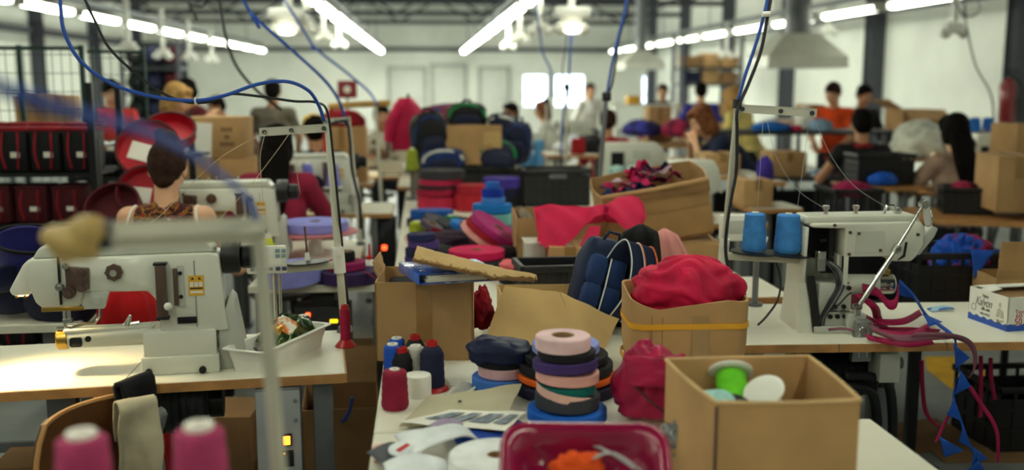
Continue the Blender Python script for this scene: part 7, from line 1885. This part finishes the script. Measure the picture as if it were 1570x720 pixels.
for i, (z, hx) in enumerate(((.42, 'paper'), (.82, 'bag_red'), (.82, 'carton'))): carton(('white box on the lower shelf of the white rack', 'red box on the white rack shelf', 'brown box on the white rack shelf')[i], rk2.location+Vector((-.2+.25*i, 0, z)), .22, .25, .2, 0, closed=True, m=hx, tape=False)
# things round the navy-shirted woman
ctn('brown cardboard box the navy-shirted woman leans over', 1082, 1136, 236, 268, 6.66, .3)
tbl('table under the box the navy-shirted woman leans over', 1108, 262, 6.85, .5, .45, h=zp(1108, 268, 6.66)-.003)
ctn('brown cardboard box behind the white thread stand with blue cones', 1140, 1186, 276, 318, 6.12, .3)
tbl('low table under the box behind the blue cone stand', 1176, 330, 6.27, .34, .36, h=zp(1160, 318, 6.12)-.003)
pile('violet_cloth', 'violet cloth bundle hanging beside the cardboard box behind the stand', 'cloth', 1160, 1186, 240, 276, 6.53, cloth('cloth_violet', '3e2f8c'), 4, d=.06, folds=6)
tbl('stand table under the violet cloth bundle', 1180, 280, 6.53, .18, .14, h=zp(1160, 276, 6.53)-.003)
ctn('brown cardboard box on the dark bench under the sorting table', 1184, 1238, 233, 271, 8.42, .34)
tbl('dark bench under the brown box and blue scraps', 1225, 280, 8.6, 1.1, .5, h=zp(1210, 271, 8.42)-.003, top='steel_dark', edge=None)
pile('paper_scraps', 'blue and white paper scraps on the dark bench', 'paper scraps', 1240, 1272, 260, 273, 8.45, M_('scrap_sky'), 6, d=.12, folds=5)
# dark sorting table with fabrics
dt = tbl('dark sorting table in front of the woman in orange', 1215, 215, 9.3, 1.9, .7, h=zp(1210, 200, 9.2), top='steel_dark', edge=None, legm='black_metal')
MB().box((0, -.31, .40), (1.65, .03, .42)).build('front_panel', M_('black_metal'), dt)
dz = zp(1210, 200, 9.2)+.003
for lab, x0, x1, yt, m, s in (('bright blue folded fabric on the dark sorting table', 1152, 1213, 184, cloth('fab_blue', '1c5fb0'), 3), ('pink fabric piece on the dark sorting table', 1211, 1226, 190, M_('jacket_pink'), 5), ('pale blue garments under the hands of the woman in orange', 1240, 1275, 180, cloth('fab_sky', '7f9cb4'), 7), ('white folded fabric at the back of the dark sorting table', 1184, 1216, 180, M_('scrap_white'), 9)):
    a, b = PY(x0, 199, 9.1), PY(x1, yt, 9.1); h = b.z-a.z
    heap('fabric_piece', lab, 'fabric', Vector(((a.x+b.x)/2, 9.1 if s != 9 else 9.45, dz+h*.34)), ((b.x-a.x)/2, .16, h*.66), m, s, seg=32)
ctn('brown cardboard box behind the pale blue garments', 1236, 1266, 160, 184, 10.9, .34)
tbl('table under the box behind the pale blue garments', 1250, 190, 11.1, .8, .6, h=zp(1250, 184, 10.9)-.003)
blob('white_cone', at(1228, 9.5, dz+.082), (.09, .09, .14), M_('paper'), amp=.05, label='white rounded lamp shade standing behind the pale blue garments', cat='lamp shade')
# crates and heaps
c1 = crate('black crate standing behind the seated person in the black vest', (at(1345, 6.98, 0).x+.0, 6.98, zp(1345, 282, 6.9)), .42, .24, zp(1345, 236, 6.9)-zp(1345, 282, 6.9), 0, rows=4, cols=8)
tbl('wooden table under the black crate and the bright blue cloth', 1345, 290, 6.92, .52, .42, h=zp(1345, 282, 6.9)-.003, top='wood_edge')
pile('blue_cloth', 'bright blue plastic cloth on the wooden table', 'cloth', 1330, 1378, 263, 283, 6.79, cloth('poly_blue', '1f5cc8', rough=.4), 5, d=.06)
c2 = crate('dark crate filled with magenta fabric behind the open machine', (at(1305, 6.1, 0).x, 6.15, 0), .30, .34, zp(1305, 290, 6.0), 0, rows=4, cols=6)
pile('magenta_cloth', 'magenta fabric filling the dark crate behind the open machine', 'fabric', 1276, 1336, 276, 300, 6.13, cloth('heap_crimson', '8d1744'), 7, d=.13)
tbl('wooden bench in front of the beige sweater woman', 1405, 290, 7.35, .8, .5, h=.75, top='wood_edge') if 0 else None
tbl('sewing table of the woman in the beige sweater, with a pale machine', 1490, 240, 7.8, 1.4, .7, h=.749, top='wood_edge')
pile('white_fabric', 'heap of white fabric beside the long-haired woman', 'fabric', 1374, 1448, 185, 238, 8.4, cloth('fabric_white', 'd8d8ca'), 4, d=.3, amp=.45, folds=6)
tbl('table under the heap of white fabric', 1410, 245, 8.45, .72, .5, h=zp(1410, 240, 8.4)-.002)
ctn('brown open cardboard box behind the heap of white fabric', 1384, 1448, 168, 200, 9.6, .4, closed=False, flaps=(('l', 60), ('f', 120)))
tbl('table under the open box behind the white fabric', 1420, 205, 9.8, .9, .6, h=zp(1415, 200, 9.6)-.003)
wl = thing('desk_lamp', 'small warm lamp glowing on the table of the beige sweater woman', 'lamp', at(1425, 7.58, .751))
zl = zp(1425, 246, 7.58)-.751
MB().lathe([(.05, 0), (.05, .015)], 18).build('base', M_('steel_dark'), wl); MB().tube(smooth_path([(0, .02, .01), (0, .05, zl*.7), (0, .03, zl+.05), (0, -.02, zl+.03)], 5), .006, 8).build('stem', M_('chrome'), wl)
MB().ell((0, -.03, zl), (.035, .035, .03)).build('bulb', emit('warm_bulb', 'ffdf9a', 12), wl); MB().lathe([(.02, .05), (.05, .0)], 18, Matrix.Translation((0, -.03, zl+.005)), cap=False).build('lamp_shade', M_('white_plastic'), wl)
blob('orange_piece', at(1442, 7.66, .768), (.06, .05, .03), M_('fabric_orange'), label='orange fabric piece under the glowing lamp', cat='fabric')
flat_machine('pale sewing machine behind the beige sweater woman with blue cones', 1500, 1552, 205, 7.6)
for lab, px in (('blue thread cone behind the shoulder of the beige sweater woman', 1487), ('blue thread cone above the pale machine near the extinguisher', 1507)):
    p = at(px, 8.0, zp(px, 202, 8.0)); q = thing('spool_rest', 'post carrying the '+lab.split(' of the')[0].split(' near')[0], 'spool rest', (p.x, 8.0, TZ+.001)); pz_ = p.z-TZ-.001; MB().cyl((0, 0, 0), (0, 0, pz_-.008), .012, seg=8).build('post', M_('steel_grey'), q); MB().lathe([(.05, pz_-.008), (.05, pz_-.001)], 20).build('spool_plate', M_('black_metal'), q); MB().cyl((0, 0, 0), (0, 0, .02), .05, seg=16).build('foot', M_('steel_grey'), q)
    cone(lab, p, .05, .042, .12, '2a6fc8', capr=.016, caph=.004)
# cartons near the right edge
wt = table('wooden table at the hall side carrying the taped boxes and the crate', (3.78, 5.93, 0), 1.4, .6, R(-25), h=.76, top='wood_edge', legm='steel_dark', cross=False, legw=(.04, .04))
ctn('large taped cardboard box on the wooden table near the wall', 1540, 1606, 240, 326, 5.75, .42, rz=R(-12))
ctn('second taped cardboard box beside the large one at the frame edge', 1612, 1680, 244, 336, 5.7, .42, rz=R(-8))
c3 = crate('dark crate with pink fabric on the wooden table beside the taped box', (at(1478, 6.2, 0).x, 6.18, .762), .30, .26, .17, R(-20), rows=2, cols=6)
pile('pink_fabric', 'pink fabric in the dark crate beside the taped box', 'fabric', 1460, 1498, 277, 292, 6.18, M_('heap_magenta'), 8, d=.1)
ctn('brown cardboard box leaning on the wall beneath the extinguisher', 1552, 1604, 190, 246, 6.98, .3, rz=R(6))
tbl('table under the box beneath the extinguisher', 1582, 250, 7.12, .6, .5, h=zp(1570, 246, 6.98)-.003)
sl_, sr_, sh_2 = SEATS['woman in a beige sweater with long dark hair at the lit machine']
ch2 = thing('chair', 'grey office chair under the woman in the beige sweater', 'chair', sl_-Vector((math.sin(sr_), -math.cos(sr_), 0))*.0, sr_+PI); zc = .86
MB().tube(smooth_path([(-.14, -.17, sh_2-.03), (-.17, -.25, zc-.1), (-.12, -.25, zc), (.12, -.25, zc), (.17, -.25, zc-.1), (.14, -.17, sh_2-.03)], 5), .014, 8).build('back_frame', M_('steel_grey'), ch2)
MB().box((0, -.235, zc-.12), (.26, .02, .16), bev=.008).build('backrest', mat('chair_brown', '6a4a34', .6), ch2); MB().box((0, 0, sh_2-.025), (.38, .38, .05), bev=.015).build('seat', M_('stool_top'), ch2)
MB().cyl((0, 0, .05), (0, 0, sh_2-.04), .025, seg=10).build('post', M_('steel_dark'), ch2); MB().lathe([(.25, 0), (.24, .03), (.04, .06)], 20).build('base', M_('steel_dark'), ch2)
# fire extinguisher
fe = PY(1541, 185, 12.0); FE = thing('fire_extinguisher', 'dark red fire extinguisher hanging by the grey column', 'fire extinguisher', (7.20, 11.78, 0)); 
zb_, zt_ = zp(1541, 188, 11.75), zp(1541, 122, 11.75)
mat('ext_red', '7a141c', .35, var=.1, coat=.4)
MB().lathe([(.08, zb_), (.095, zb_+.02), (.095, zt_-.06), (.07, zt_-.01), (.03, zt_+.015)], 24).build('cylinder', M_('ext_red'), FE, smooth=40, rot=(0, R(-1.5), 0)); MB().cyl((0, 0, zt_), (0, 0, zt_+.06), .025, seg=12).build('valve', M_('black_metal'), FE)
MB().tube(smooth_path([(-.02, 0, zt_+.05), (-.05, 0, zt_+.11), (.05, 0, zt_+.12), (.07, 0, zt_+.06)], 5), .012, 8).build('handle', M_('black_plastic'), FE); MB().tube(smooth_path([(.03, -.05, zt_+.02), (.09, -.09, zt_-.1), (.08, -.1, zb_+.1)], 5), .016, 8).build('hose', M_('black_plastic'), FE)
MB().box((.14, .16, (zb_+zt_)/2), (.16, .12, .06)).build('wall_bracket', M_('steel_dark'), FE)
# storage rack with boxes high at the back
sr = thing('storage_rack', 'tall storage rack stacked with boxes at the far side of the hall', 'rack', at(1078, 21, 0))
for x in (-.62, .62):
    for y in (-.4, .4): MB().box((x, y, 1.3), (.07, .07, 2.6)).build('leg', M_('column_paint'), sr)
lv = (.3, .9, zp(1078, 128, 21), zp(1078, 103, 21))
for z in lv: MB().box((0, 0, z-.03), (1.3, .9, .05)).build('shelf', M_('steel_dark'), sr)
n = 0
for li, z in enumerate(lv):
    for i in range(3):
        carton(('bottom', 'second', 'third', 'top')[li].capitalize().lower()+' shelf box '+('by the near leg', 'in the middle', 'by the far leg')[i]+' of the tall storage rack', sr.location+Vector((-.4+.4*i, -.1, z)), .36, .5, random.uniform(.2, .29), 0, closed=True, m=('carton', 'carton_dark', 'bag_navy')[(i+li) % 3] if li != 3 else ('carton_dark', 'carton', 'carton')[i], tape=False)
# ---- overhead items
def hood(label, px0, px1, ytop, ybot, Y, m='white_paint'):
    a, b = PY(px0, ybot, Y), PY(px1, ytop, Y); w = b.x-a.x; zt, zb = b.z, a.z
    r = thing('extraction_hood', label, 'hood', ((a.x+b.x)/2, Y, zb))
    h = zt-zb; mb = MB()
    loft(mb, [[Vector((x*w/2*k, y*.45*k2, z)) for x, y in ((-1, -1), (1, -1), (1, 1), (-1, 1))] for k, k2, z in ((1, 1, 0), (1, 1, h*.32), (.42, .4, h), (.40, .38, h-.01), (.97, .96, h*.31), (.97, .96, .0))], False, False)
    mb.build('canopy', M_(m), r, smooth=0); MB().box((0, 0, h*.0+.01), (w*1.02, .93, .03)).build('rim', M_('lamp_housing'), r); MB().cyl((0, 0, h), (0, 0, RZ-zb), w*.16, seg=16).build('duct', M_('steel_grey'), r); return r
hood('white extraction hood over the dark sorting table', 1160, 1282, 52, 104, 13.5)
hood('small bright extraction hood far down the hall by the lamp row end', 952, 1012, 78, 106, 22)
def drop(label, px, ytop, ybot, Y, lit=False):
    p = PY(px, ybot, Y); r = thing('power_drop', label, 'power drop', p); L_ = LZ+.16-p.z if not lit else RZ-p.z
    MB().box((0, 0, L_/2+.06), (.05, .05, L_-.06)).build('conduit', M_('white_plastic'), r)
    q = MB(); q.box((0, 0, .03), (.17, .12, .10), bev=.012); q.build('socket_box', M_('white_plastic'), r)
    for s in (-1, 1): MB().ell((s*.09, -.02, -.02), (.06, .06, .055)).build('plug', M_('white_plastic'), r)
    if lit:
        MB().box((0, 0, .11), (.30, .16, .08), bev=.02).build('junction_box', M_('lamp_housing'), r)
        for s in (-1, 1): MB().box((s*.2, 0, .10), (.12, .04, .025), rot=(0, s*.5, 0)).build('bracket_arm', M_('steel_grey'), r)
        MB().ell((.0, -.05, -.03), (.07, .07, .032)).build('bulb', emit('drop_bulb', 'fff8e0', 9), r)
for i, (px, yb, Y) in enumerate(((197, 74, 13.6), (250, 84, 16.2), (291, 87, 19), (325, 91, 22.5))):
    drop(('nearest', 'second', 'third', 'furthest')[i]+' white power drop hanging below the outer lamp row over the cage', px, 0, yb, Y)
for i, (px, yb, Y) in enumerate(((445, 30, 8.6), (470, 44, 11), (497, 58, 14), (520, 68, 18))):
    drop(('nearest', 'second', 'third', 'furthest')[i]+' white power drop under the inner lamp row over the sewing machines', px, 0, yb, Y)
for i, (px, yb, Y) in enumerate(((828, 46, 11), (797, 60, 14), (780, 70, 18))):
    drop(('nearest', 'second', 'furthest')[i]+' white power drop under the inner lamp row over the carton tables', px, 0, yb, Y)
for i, (px, yb, Y) in enumerate(((1270, 48, 14.8), (1113, 84, 19), (1036, 92, 25))):
    drop(('nearest', 'second', 'furthest')[i]+' white power drop hanging below the outer lamp row by the extinguisher wall', px, 0, yb, Y)
drop('large ceiling junction with a lit bulb above the far window', 876, 0, 40, 8.2, True)
drop('ceiling junction with a lit bulb over the grey sewing machines', 441, 0, 42, 8.4, True)
drop('white ceiling junction near the extinguisher wall', 1462, 0, 48, 9.6)
# far clutter of pale machines and workers' tables
for i, (px, py, Y, lab) in enumerate(((820, 225, 10.2, 'pale sewing machine with blue cones beyond the second black crate'), (880, 200, 13.2, 'pale sewing machine far down the hall before the white rack'), (760, 190, 13.5, 'pale sewing machine far down the hall behind the school bags'))):
    tb_ = table(('table under the pale machine with blue cones', 'table under the pale machine by the white rack', 'table under the pale machine behind the school bags')[i], (PY(px, 200, Y).x+.2, Y+.2, 0), (1.2, .8, 1.1)[i], .7, 0, cross=False)
    flat_machine(lab, px-35*9/Y, px+35*9/Y, PY and int(127+1526*(1.6-1.1)/Y), Y)
for lab, px in (('sky blue thread cone far beyond the crate, on the white pole side', 827), ('sky blue thread cone far beyond the crate, on the bag side', 808)):
    cone(lab, at(px, 10.1, TZ+.002), .07, .05, .27, '5a9bd0', capr=.016, caph=.004)
# red spool and dark items by the pole
cone('red thread cone beside the tall white pole', at(886, 8.6, zp(886, 236, 8.6)), .065, .06, .14, 'a5121c', capr=.02, caph=.004)
tbl('table beneath the red thread cone beyond the second crate', 888, 240, 8.8, .62, .5, h=zp(886, 236, 8.6)-.003)
blob('dark_cloth', at(908, 8.78, zp(886, 236, 8.6)+.06), (.10, .10, .1), M_('bag_black'), label='dark cloth lying beside the red thread cone', cat='cloth')
blob('light_cloth', at(868, 8.85, zp(886, 236, 8.6)+.04), (.13, .12, .06), M_('scrap_white'), label='white cloth lying in front of the tall white pole', cat='cloth')
